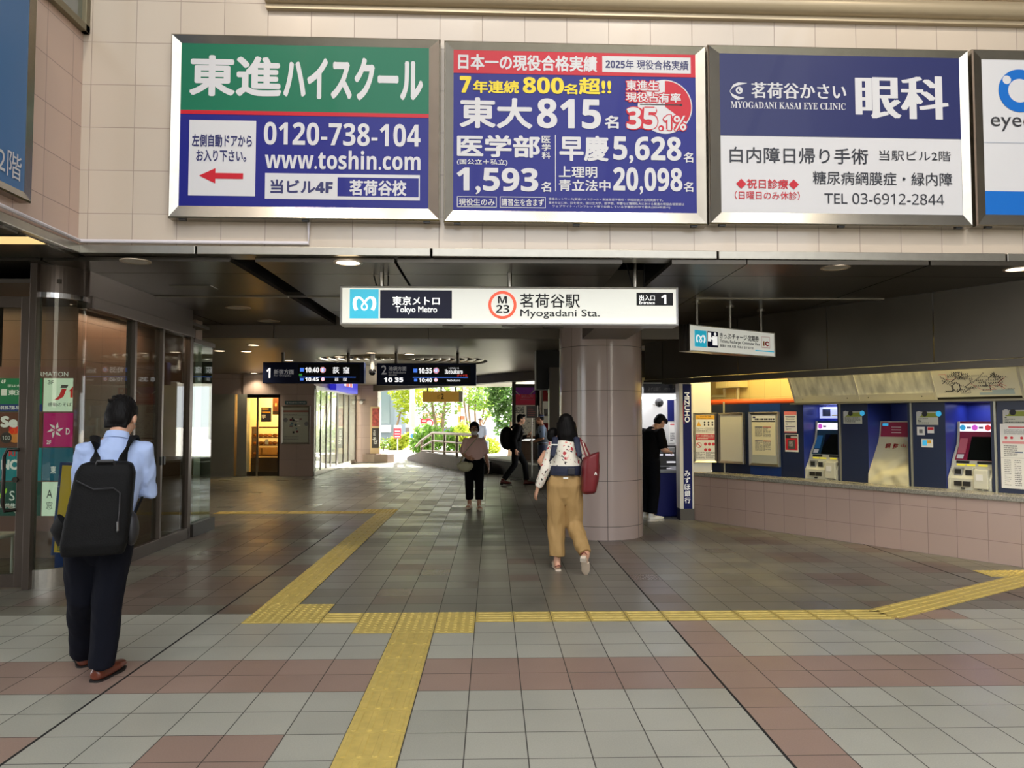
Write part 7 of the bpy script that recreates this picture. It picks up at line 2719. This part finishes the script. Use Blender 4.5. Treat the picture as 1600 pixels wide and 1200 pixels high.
# ---------------------------------------------------------------- woman in a pink shirt and face mask
PNK = M('dusty_pink_cotton', (236, 198, 188), .8, bump=.15, bs=20)
BLK = M('black_cotton', (12, 11, 13), .9, spec=.15)
MSK = M('white_mask', (226, 226, 222), .8)
SAG = M('pale_sage_leather', (176, 172, 140), .45)
g0 = atZ(741, 795)
ro = V((g0.x, 13.5, 0))
RZ = R(180)
t = thing('person', 'woman in a dusty pink shirt, black trousers and white face mask walking towards the camera', 'person', ro, RZ)
hL, hR = V((-.085, .0, .80)), V((.085, 0, .80))
kL, kR = V((-.09, .05, .45)), V((.085, .03, .45))
aL, aR = V((-.088, .11, .1)), V((.082, -.05, .1))
nk, hd = V((0, .01, 1.27)), V((0, .035, 1.395))
sL, sR = V((-.145, .0, 1.20)), V((.145, .0, 1.20))
eL, wL = V((-.20, -.03, .95)), V((-.25, .04, .74))
eR, wR = V((.205, .0, .97)), V((.11, .15, .90))
body = MB()
torso(body, [(V((0, 0, .74)), (.12, .085)), (V((0, 0, .84)), (.14, .095)), (V((0, 0, .97)), (.115, .08)), (V((0, 0, 1.12)), (.13, .09)), (V((0, 0, 1.21)), (.125, .075)), (nk, (.048, .048))])
body.tube([V((0, 0, 1.21)), nk, hd - V((0, .01, .05))], [.052, .046, .048], n=14)
P_, rot = head(body, hd, (0, 1, -.05), k=1.04)
arm(body, sL, eL, wL, (.04, .034, .03, .023))
arm(body, sR, eR, wR, (.04, .034, .03, .023))
hand(body, wL, (-.1, .15, -1), (.9, .1, 0), (.1, .9, 0), .9, 28)
hand(body, wR, (-.75, .5, -.15), (-.2, -.9, -.1), (0, .1, .9), .9, 50)
leg(body, hL, kL, aL, (.075, .054, .046, .033))
leg(body, hR, kR, aR, (.075, .054, .046, .033))
foot(body, aL, (-.15, 1, 0), .225, .035)
foot(body, aR, (.2, 1, 0), .225, .035)
solid(body, 'body', SKIN_D, t, .0075, 3)
eyes(t, P_, rot, 1.04)
s_ = MB()
torso(s_, [(V((0, 0, .86)), (.155, .112)), (V((0, 0, .95)), (.165, .12)), (V((0, 0, 1.08)), (.168, .12)), (V((0, 0, 1.18)), (.165, .1)), (V((0, 0, 1.235)), (.11, .075)), (V((0, .005, 1.255)), (.062, .058))])
for a, e in ((sL, eL), (sR, eR)):
    s_.tube([V((a.x * .4, 0, 1.18)), a, a.lerp(e, .5), a.lerp(e, .95)], [.056, .06, .064, .062], n=14)
solid(s_, 'shirt', PNK, t, .009, 5, (.006, 13, (1, 1, .7)))
tr = MB()
torso(tr, [(V((0, 0, .62)), (.06, .06)), (V((0, 0, .70)), (.13, .095)), (V((0, 0, .80)), (.165, .125)), (V((0, 0, .9)), (.145, .11))])
for h_, k_, a_ in ((hL, kL, aL), (hR, kR, aR)):
    legtube(tr, [h_ + V((0, 0, .03)), h_.lerp(k_, .5), k_, k_.lerp(a_, .78)], [.1, .088, .076, .068], n=16)
solid(tr, 'trousers', BLK, t, .01, 4, (.005, 11, (1, 1, .5)))
hm = MB()
hair_cap(hm, P_, rot, 1.08)
hm.ball(P_(.0, -.07, .03), .05, .05, .05, 12, 8)
for e in (-1, 1):
    hm.tube([P_(.02 * e, .07, .1), P_(.06 * e, .06, .06), P_(.078 * e, .02, .0), P_(.074 * e, .0, -.04)], [.016, .018, .014, .008], n=8)
solid(hm, 'hair', HAIR, t, .007, 3)
mk = MB()
mk.ball(P_(0, .04, -.052), .064, .075, .05, 16, 10, rot)
solid(mk, 'face_mask', MSK, t, .006, 3)
gl = MB()
for e in (-1, 1):
    c0 = P_(.034 * e, .1, .012)
    pts = [c0 + rot @ V((.027 * math.cos(R(a)), 0, .019 * math.sin(R(a)))) for a in range(0, 361, 30)]
    gl.tube(pts, .0025, n=6, caps=False)
    gl.tube([P_(.062 * e, .098, .014), P_(.077 * e, .0, .012)], .002, n=6)
gl.tube([P_(-.008, .102, .014), P_(.008, .102, .014)], .0022, n=6)
gl.build('glasses', M('glasses_brown', (80, 56, 44), .3), t)
for a_, d_ in ((aL, (-.15, 1, 0)), (aR, (.2, 1, 0))):
    d_ = V(d_).normalized()
    sx = d_.cross(V((0, 0, 1)))
    b_ = V((a_.x, a_.y, 0))
    mb = MB().tube([b_ - d_ * .085 + V((0, 0, .027)), b_ + V((0, 0, .028)), b_ + d_ * .08 + V((0, 0, .027)), b_ + d_ * .175 + V((0, 0, .025))], [(.042, .025), (.05, .026), (.056, .025), (.036, .02)], n=14, up=(0, 0, 1))
    o = solid(mb, 'sandal', M('sandal_beige', (206, 190, 164), .6), t, .007, 2)
    for f_ in (.04, .09):
        MB().tube([b_ + d_ * f_ + sx * .054 + V((0, 0, .035)), b_ + d_ * f_ + V((0, 0, .105 - f_ * .35)), b_ + d_ * f_ - sx * .054 + V((0, 0, .035))], [(.026, .01)] * 3, n=8, up=(0, 0, 1)).build('sandal_strap', M('sandal_strap', (214, 198, 176), .6), o)
bg2 = thing('shoulder_bag', 'pale sage crescent bag worn across the body of the masked woman', 'bag', ro, RZ)
bm_ = MB()
for k in range(9):
    a = R(200 + 140 * k / 8)
    bm_.ball((.155 + .1 * math.cos(a), .15, .80 + .09 * math.sin(a)), .05, .05, .055, 10, 8)
bm_.ball((.16, .15, .755), .11, .055, .085)
solid(bm_, 'bag_body', SAG, bg2, .009, 4)
MB().tube([(.255, .13, .8), (.2, .145, .95), (.06, .135, 1.12), (-.06, .09, 1.25), (-.08, -.01, 1.275), (-.0, -.1, 1.2), (.18, -.1, .95), (.24, .05, .82)], [(.011, .004)] * 8, n=8).build('strap', SAG, bg2, smooth=True)

# ---------------------------------------------------------------- man in a black suit striding right
SUIT = M('black_suit', (12, 12, 14), .8, spec=.2)
RBR = M('red_brown_leather', (96, 40, 32), .3)
g0 = atZ(806, 757)
ro = V((g0.x, 18.5, 0))
RZ = R(-88)
t = thing('person', 'man in a black suit striding right with a round black backpack on', 'person', ro, RZ)
hL, hR = V((-.085, .0, .86)), V((.085, 0, .86))
kL, kR = V((-.09, .22, .50)), V((.085, -.04, .48))
aL, aR = V((-.08, .26, .1)), V((.08, -.30, .13))
nk, hd = V((0, .08, 1.44)), V((0, .125, 1.565))
sL, sR = V((-.185, .05, 1.37)), V((.185, .05, 1.37))
eL, wL = V((-.22, .12, 1.11)), V((-.12, .30, 1.16))
eR, wR = V((.23, -.05, 1.09)), V((.23, -.02, .84))
body = MB()
torso(body, [(V((0, 0, .8)), (.13, .09)), (V((0, 0, .9)), (.15, .105)), (V((0, .01, 1.05)), (.13, .095)), (V((0, .04, 1.25)), (.15, .105)), (V((0, .05, 1.38)), (.15, .085)), (nk, (.055, .055))])
body.tube([V((0, .05, 1.38)), nk, hd - V((0, .02, .05))], [.06, .054, .055], n=14)
P_, rot = head(body, hd, (0, 1, -.08))
arm(body, sL, eL, wL)
arm(body, sR, eR, wR)
hand(body, wL, (.3, .6, .5), (.3, -.8, .3), (0, 0, 1), 1, 55)
hand(body, wR, (0, .2, -1), (-.9, 0, 0), (0, .9, .1), 1, 45)
leg(body, hL, kL, aL)
leg(body, hR, kR, aR)
solid(body, 'body', SKIN, t, .008, 3)
eyes(t, P_, rot)
jk = MB()
torso(jk, [(V((0, -.01, .80)), (.18, .135)), (V((0, 0, .9)), (.18, .135)), (V((0, .01, 1.05)), (.172, .13)), (V((0, .04, 1.25)), (.19, .14)), (V((0, .05, 1.37)), (.17, .11)), (V((0, .065, 1.43)), (.08, .075))])
for a, e, w in ((sL, eL, wL), (sR, eR, wR)):
    jk.tube([V((a.x * .5, .05, 1.34)), a, a.lerp(e, .5), e, e.lerp(w, .5), e.lerp(w, .92)], [.075, .078, .068, .062, .056, .048], n=14)
solid(jk, 'jacket', SUIT, t, .01, 5, (.005, 10, (1, 1, .7)))
MB().prism([(.125, 1.2), (.2, 1.22), (.155, 1.42), (.11, 1.45)], -.03, .03, 'x').build('shirt_front', WHITE, t)
tr = MB()
torso(tr, [(V((0, 0, .68)), (.06, .06)), (V((0, 0, .76)), (.13, .1)), (V((0, 0, .88)), (.168, .13)), (V((0, 0, .95)), (.16, .12))])
for h_, k_, a_ in ((hL, kL, aL), (hR, kR, aR)):
    legtube(tr, [h_ + V((0, 0, .03)), h_.lerp(k_, .5), k_, k_.lerp(a_, .5), k_.lerp(a_, .97)], [.108, .092, .076, .07, .068], n=16)
solid(tr, 'trousers', SUIT, t, .01, 4, (.005, 11, (1, 1, .5)))
shoe(t, aL, (0, 1, .0), RBR, SOLE, .28)
shoe(t, aR, (0, 1, -.12), RBR, SOLE, .28)
hm = MB()
hair_cap(hm, P_, rot)
hm.ball(P_(0, .06, .1), .05, .045, .03, 12, 8)
solid(hm, 'hair', HAIR, t, .007, 3, (.004, 40, (1, 1, 1)))
bp_ = thing('backpack', 'large rounded black backpack on the man in the black suit', 'backpack', ro, RZ)
bk = MB().ball((0, -.235, 1.12), .17, .16, .27, 20, 14).ball((0, -.21, 1.0), .17, .15, .17).ball((0, -.2, 1.22), .15, .12, .17)
solid(bk, 'main_bag', BKP, bp_, .01, 4)
for e in (-1, 1):
    MB().tube([(e * .09, -.12, 1.36), (e * .11, .0, 1.46), (e * .12, .13, 1.42), (e * .13, .185, 1.28), (e * .16, .1, 1.08), (e * .15, -.1, .98)], [(.028, .011)] * 6, n=8, up=(0, .6, .6)).build('shoulder_strap', BKP, bp_, smooth=True)
MB().tube([(-.04, -.2, 1.385), (-.03, -.21, 1.43), (.03, -.21, 1.43), (.04, -.2, 1.385)], .01, n=8).build('grab_handle', BKP2, bp_, smooth=True)

# ---------------------------------------------------------------- uniformed guard holding a placard on a pole
UNB = M('uniform_blue', (112, 130, 156), .75)
UNN = M('uniform_navy', (34, 44, 72), .75)
VST = M('vest_dark', (46, 54, 62), .7)
ro = V((atY(847, 700, 19.3).x, 18.62, 0))
ro = V((atY(848, 700, 18.85).x, 18.85, 0))
RZ = R(82)
t = thing('person', 'uniformed guard in a peaked cap and dark vest facing left with a placard pole', 'person', ro, RZ)
hL, hR = V((-.085, .0, .86)), V((.085, 0, .86))
kL, kR = V((-.095, .03, .48)), V((.095, .02, .48))
aL, aR = V((-.1, -.01, .1)), V((.1, -.04, .1))
nk, hd = V((0, .03, 1.43)), V((0, .07, 1.555))
sL, sR = V((-.185, .02, 1.36)), V((.185, .02, 1.36))
eL, wL = V((-.25, -.02, 1.10)), V((-.09, .25, 1.02))
eR, wR = V((.25, .0, 1.12)), V((.09, .27, 1.13))
body = MB()
torso(body, [(V((0, 0, .8)), (.13, .09)), (V((0, 0, .9)), (.15, .105)), (V((0, .01, 1.05)), (.13, .095)), (V((0, .02, 1.25)), (.15, .105)), (V((0, .02, 1.37)), (.15, .085)), (nk, (.055, .055))])
body.tube([V((0, .02, 1.37)), nk, hd - V((0, .02, .05))], [.06, .054, .055], n=14)
P_, rot = head(body, hd, (-.12, 1, -.12))
arm(body, sL, eL, wL)
arm(body, sR, eR, wR)
hand(body, wL, (.75, .6, .1), (.6, -.7, 0), (0, 0, 1), 1, 75)
hand(body, wR, (-.75, .5, .05), (-.6, -.7, 0), (0, 0, 1), 1, 75)
leg(body, hL, kL, aL)
leg(body, hR, kR, aR)
solid(body, 'body', SKIN_D, t, .008, 3)
eyes(t, P_, rot)
s_ = MB()
torso(s_, [(V((0, 0, .92)), (.165, .125)), (V((0, .01, 1.05)), (.165, .125)), (V((0, .02, 1.22)), (.185, .13)), (V((0, .02, 1.35)), (.168, .105)), (V((0, .03, 1.42)), (.075, .07))])
for a, e in ((sL, eL), (sR, eR)):
    s_.tube([V((a.x * .5, .02, 1.33)), a, a.lerp(e, .5), a.lerp(e, .92)], [.072, .075, .07, .066], n=14)
solid(s_, 'shirt', UNB, t, .01, 5, (.004, 12, (1, 1, .8)))
s_ = MB()
torso(s_, [(V((0, .0, 1.0)), (.17, .138)), (V((0, .02, 1.2)), (.18, .148)), (V((0, .025, 1.33)), (.15, .118)), (V((0, .03, 1.4)), (.09, .085))])
solid(s_, 'vest', VST, t, .01, 4)
for x in (-.08, .08):
    MB().box(x - .05, .135, 1.08, x + .05, .175, 1.2).build('vest_pocket', VST, t, bevel=.01)
MB().ball((-.262, .02, 1.26), .012, .035, .04, 10, 8).build('arm_patch', M('patch_dark', (40, 46, 60), .6), t)
tr = MB()
torso(tr, [(V((0, 0, .68)), (.06, .06)), (V((0, 0, .76)), (.13, .1)), (V((0, 0, .88)), (.17, .13)), (V((0, 0, .97)), (.165, .125))])
for h_, k_, a_ in ((hL, kL, aL), (hR, kR, aR)):
    legtube(tr, [h_ + V((0, 0, .03)), h_.lerp(k_, .5), k_, k_.lerp(a_, .5), k_.lerp(a_, .99)], [.112, .1, .086, .08, .078], n=16)
solid(tr, 'trousers', UNN, t, .01, 4, (.005, 10, (1, 1, .5)))
MB().tube([V((0, 0, .95)), V((0, 0, .99))], [(.172, .132), (.172, .132)], n=24, up=(0, 1, 0)).build('belt', BLACK, t)
shoe(t, aL, (-.1, 1, 0), SOLE, SOLE, .28)
shoe(t, aR, (.1, 1, 0), SOLE, SOLE, .28)
hm = MB()
hm.ball(P_(0, -.03, .03), .079, .085, .07, 16, 10, rot)
solid(hm, 'hair', HAIR, t, .008, 3)
cp = MB()
cp.ball(P_(0, -.005, .09), .098, .115, .042, 18, 10, rot)
cp.tube([P_(0, -.005, .06), P_(0, -.005, .095)], [(.084, .1), (.09, .106)], n=20, up=rot @ V((0, 1, 0)))
cap = solid(cp, 'cap', UNN, t, .007, 3)
MB().prism([(-.06, .07), (-.045, .14), (0, .155), (.045, .14), (.06, .07)], -.004, .004, 'z').build('cap_peak', BLACK, t).matrix_local = Matrix.Translation(P_(0, 0, .058)) @ rot.to_4x4() @ Matrix.Rotation(R(-14), 4, 'X')
pl_ = atY(831, 700, 18.6)
gp = M4 = Matrix.Rotation(-RZ, 3, 'Z') @ (V((pl_.x, 18.5, 0)) - ro)
t2 = thing('placard', 'dark square placard on a long white pole held by the guard', 'placard', (pl_.x, 18.6, .0), R(8))
zt, zb = atY(831, 634, 18.5).z, atY(831, 653, 18.5).z
MB().cyl((0, 0, .16), (0, 0, zt - .05), .016, n=12).build('pole', WHITE, t2, smooth=True)
MB().box(-.14, -.045, zb, .14, -.018, zt).build('board', M('placard_black', (34, 28, 28), .4), t2, bevel=.004)
MB().box(.13, -.047, zb + .02, .15, -.016, zt + .01).build('edge_strip', M('edge_pale', (190, 188, 180), .5), t2)
mb = MB()
rg = random.Random(12)
for k in range(5):
    mb.plate(-.11, zb + .05 + k * .045, -.11 + rg.uniform(.12, .22), zb + .07 + k * .045, -.047)
mb.build('red_print', M('placard_print', (96, 46, 42), .5), t2)

# ---------------------------------------------------------------- man at the cash machine
ro = V((atZ(1008, 808).x, 12.0, 0))
RZ = R(-60)
t = thing('person', 'man in a black T-shirt bending over the cash machine behind the column', 'person', ro, RZ)
hL, hR = V((-.085, .0, .88)), V((.085, 0, .88))
kL, kR = V((-.095, .04, .49)), V((.095, .02, .49))
aL, aR = V((-.1, .0, .1)), V((.1, -.04, .1))
nk, hd = V((0, .13, 1.44)), V((0, .235, 1.525))
sL, sR = V((-.185, .06, 1.375)), V((.185, .06, 1.375))
eL, wL = V((-.22, .12, 1.1)), V((-.1, .34, 1.12))
eR, wR = V((.22, .10, 1.09)), V((.1, .32, 1.06))
body = MB()
torso(body, [(V((0, 0, .8)), (.13, .09)), (V((0, 0, .9)), (.15, .105)), (V((0, .01, 1.05)), (.13, .095)), (V((0, .05, 1.25)), (.15, .105)), (V((0, .07, 1.38)), (.15, .085)), (nk, (.055, .055))])
body.tube([V((0, .07, 1.38)), nk, hd - V((0, .05, .04))], [.06, .055, .056], n=14)
P_, rot = head(body, hd, (0, .75, -.62))
arm(body, sL, eL, wL)
arm(body, sR, eR, wR)
hand(body, wL, (.5, .8, -.1), (.2, 0, -1), (.8, 0, 0), 1, 40)
hand(body, wR, (-.4, .85, -.1), (-.2, 0, -1), (-.8, 0, 0), 1, 40)
leg(body, hL, kL, aL)
leg(body, hR, kR, aR)
solid(body, 'body', SKIN, t, .008, 3)
eyes(t, P_, rot)
s_ = MB()
torso(s_, [(V((0, 0, .84)), (.18, .14)), (V((0, .01, 1.0)), (.178, .135)), (V((0, .04, 1.2)), (.19, .14)), (V((0, .065, 1.36)), (.17, .11)), (V((0, .1, 1.425)), (.075, .072))])
for a, e in ((sL, eL), (sR, eR)):
    s_.tube([V((a.x * .5, .06, 1.34)), a, a.lerp(e, .5), a.lerp(e, .9)], [.074, .08, .08, .078], n=14)
solid(s_, 't_shirt', BLK, t, .01, 5, (.006, 11, (1, 1, .7)))
tr = MB()
torso(tr, [(V((0, 0, .68)), (.06, .06)), (V((0, 0, .76)), (.13, .1)), (V((0, 0, .88)), (.17, .13)), (V((0, 0, .97)), (.16, .12))])
for h_, k_, a_ in ((hL, kL, aL), (hR, kR, aR)):
    legtube(tr, [h_ + V((0, 0, .03)), h_.lerp(k_, .5), k_, k_.lerp(a_, .5), k_.lerp(a_, .96)], [.112, .1, .086, .08, .078], n=16)
solid(tr, 'trousers', M('dark_denim', (13, 14, 19), .9, spec=.1), t, .01, 4, (.005, 10, (1, 1, .5)))
shoe(t, aL, (-.1, 1, 0), WHITE, WHITE, .29)
shoe(t, aR, (.1, 1, 0), WHITE, WHITE, .29)
hm = MB()
hair_cap(hm, P_, rot)
for k in range(7):
    q = P_(-.05 + .1 * k / 6, .075, .085)
    hm.tube([q, q + rot @ V((0, .022, -.05))], [.014, .006], n=6)
solid(hm, 'hair', HAIR, t, .007, 3)

# ---------------------------------------------------------------- passer-by behind the masked woman
ro = V((atY(751, 690, 29.5).x, 29.5, 0))
t = thing('person', 'passer-by in a dark hat and pale blue top behind the masked woman', 'person', ro, R(165))
body = MB()
hd = V((0, .03, 1.5))
torso(body, [(V((0, 0, .8)), (.13, .09)), (V((0, 0, 1.0)), (.12, .085)), (V((0, 0, 1.2)), (.14, .09)), (V((0, 0, 1.3)), (.13, .08)), (V((0, .01, 1.37)), (.05, .05))])
body.tube([V((0, 0, 1.3)), V((0, .01, 1.37)), hd - V((0, .01, .05))], [.055, .048, .05], n=12)
P_, rot = head(body, hd, (0, 1, -.05), k=.96)
arm(body, (-.16, 0, 1.29), (-.21, .02, 1.02), (-.2, .12, .82))
arm(body, (.16, 0, 1.29), (.22, -.02, 1.02), (.2, .1, .82))
hand(body, (-.2, .12, .82), (0, .2, -1), (.9, 0, 0), (0, .9, 0), .92, 45)
hand(body, (.2, .1, .82), (0, .2, -1), (-.9, 0, 0), (0, .9, 0), .92, 45)
leg(body, (-.08, 0, .84), (-.09, .05, .47), (-.09, .05, .1))
leg(body, (.08, 0, .84), (.09, .02, .47), (.09, -.05, .1))
solid(body, 'body', SKIN, t, .01, 3)
eyes(t, P_, rot, .96)
s_ = MB()
torso(s_, [(V((0, 0, .86)), (.165, .12)), (V((0, 0, 1.05)), (.16, .115)), (V((0, 0, 1.24)), (.165, .11)), (V((0, 0, 1.33)), (.1, .075))])
for e in (-1, 1):
    s_.tube([V((e * .08, 0, 1.27)), V((e * .16, 0, 1.29)), V((e * .2, .01, 1.1)), V((e * .212, .05, .95))], [.062, .068, .062, .056], n=12)
solid(s_, 'shirt', M('pale_blue_top', (176, 190, 220), .8), t, .012, 4)
tr = MB()
torso(tr, [(V((0, 0, .74)), (.14, .1)), (V((0, 0, .9)), (.155, .115))])
for e in (-1, 1):
    legtube(tr, [V((e * .08, 0, .85)), V((e * .09, .04, .47)), V((e * .09, .0, .14))], [.105, .085, .075], n=12)
solid(tr, 'trousers', M('grey_trousers', (90, 92, 100), .8), t, .012, 3)
for e in (-1, 1):
    shoe(t, V((e * .09, .05 * -e, .1)), (0, 1, 0), WHITE, SOLE, .25)
hm = MB()
hm.ball(P_(0, -.02, .07), .085, .1, .05, 14, 8, rot)
hm.tube([P_(0, 0, .055), P_(0, 0, .068)], [(.14, .15), (.135, .145)], n=20, up=rot @ V((0, 1, 0)))
solid(hm, 'hat', M('dark_hat', (40, 38, 44), .8), t, .009, 2)
sb = thing('shopping_bag', 'pale blue shopping bag in the hand of the passer-by in the dark hat', 'bag', ro, R(165))
MB().box(-.33, .02, .42, -.14, .16, .74).build('bag_body', M('bag_pale_blue', (160, 178, 206), .6), sb, bevel=.02)
MB().tube([(-.28, .09, .73), (-.24, .1, .80), (-.19, .1, .73)], .008, n=6).build('handle', WHITE, sb)

# ---------------------------------------------------------------- cyclist in the street
ro = V((atY(632, 700, 44).x, 44, GZ))
bi = thing('bicycle', 'bicycle with a red front basket coming up the street beside the pole', 'bicycle', ro, R(172))
TYRE, BIKE = M('tyre', (40, 40, 42), .7), M('bike_silver', (190, 190, 196), .35, .7)
for y_ in (-.52, .52):
    pts = [(0, y_ + .33 * math.cos(R(a)), .34 + .33 * math.sin(R(a))) for a in range(0, 361, 15)]
    w_ = MB().tube(pts, .018, n=6, caps=False).build('wheel', TYRE, bi, smooth=True)
    sp_ = MB()
    for a in range(0, 180, 20):
        c_, s_ = .31 * math.cos(R(a)), .31 * math.sin(R(a))
        sp_.tube([(0, y_ - c_, .34 - s_), (0, y_ + c_, .34 + s_)], .003, n=4)
    sp_.build('spokes', BIKE, w_)
MB().tube([(0, -.52, .34), (0, -.1, .3), (0, .38, .75), (0, .52, .34)], .02, n=8).tube([(0, -.1, .3), (0, -.22, .82)], .018, n=8).build('bike_frame', M('bike_red', (190, 60, 64), .4), bi)
MB().tube([(-.27, .28, 1.0), (-.05, .38, 1.0), (.05, .38, 1.0), (.27, .28, 1.0)], .013, n=8).tube([(0, .38, .74), (0, .38, 1.0)], .016, n=8).build('handlebar', BIKE, bi)
MB().ball((0, -.23, .85), .09, .13, .04).build('saddle', BLACK, bi)
MB().box(-.17, .45, .72, .17, .75, .95).build('basket', M('basket_red', (214, 70, 80), .6), bi)
t = thing('person', 'cyclist in a pale cap and grey top riding up the street', 'person', ro, R(172))
body = MB()
hd = V((0, .1, 1.56))
torso(body, [(V((0, -.22, .88)), (.14, .1)), (V((0, -.16, 1.05)), (.13, .095)), (V((0, -.05, 1.25)), (.15, .1)), (V((0, .02, 1.38)), (.13, .08)), (V((0, .06, 1.45)), (.05, .05))])
body.tube([V((0, .02, 1.38)), V((0, .06, 1.45)), hd - V((0, .02, .05))], [.055, .05, .05], n=12)
P_, rot = head(body, hd, (0, 1, -.05))
for e in (-1, 1):
    arm(body, (e * .17, .0, 1.34), (e * .25, .12, 1.12), (e * .25, .26, 1.05))
    hand(body, (e * .25, .26, 1.05), (0, .9, -.3), (0, -.3, -1), (-e, 0, 0), 1, 70)
    leg(body, (e * .09, -.2, .86), (e * .1, .14, .68 if e > 0 else .55), (e * .1, -.04 if e > 0 else .0, .34 if e > 0 else .18))
solid(body, 'body', SKIN, t, .01, 3)
eyes(t, P_, rot)
s_ = MB()
torso(s_, [(V((0, -.22, .9)), (.165, .125)), (V((0, -.15, 1.08)), (.165, .12)), (V((0, -.05, 1.26)), (.18, .12)), (V((0, .02, 1.38)), (.14, .09))])
for e in (-1, 1):
    s_.tube([V((e * .1, .0, 1.33)), V((e * .17, 0, 1.34)), V((e * .25, .12, 1.12)), V((e * .25, .22, 1.07))], [.062, .066, .056, .05], n=12)
solid(s_, 'jacket', M('grey_lilac', (150, 146, 162), .8), t, .012, 3)
tr = MB()
for e in (-1, 1):
    legtube(tr, [V((e * .09, -.2, .88)), V((e * .1, .14, .68 if e > 0 else .55)), V((e * .1, -.03, .38 if e > 0 else .24))], [.11, .085, .065], n=12)
solid(tr, 'trousers', M('grey_trousers', (90, 92, 100), .8), t, .012, 3)
for e in (-1, 1):
    shoe(t, V((e * .1, -.04, .34 if e > 0 else .18)), (0, 1, 0), SOLE, SOLE, .25)
hm = MB().ball(P_(0, -.02, .06), .086, .1, .06, 14, 8, rot)
hm.tube([P_(0, .06, .05), P_(0, .14, .04)], [(.07, .012), (.05, .008)], n=12, up=rot @ V((0, 0, 1)))
solid(hm, 'cap', M('pale_cap', (222, 216, 206), .8), t, .009, 2)
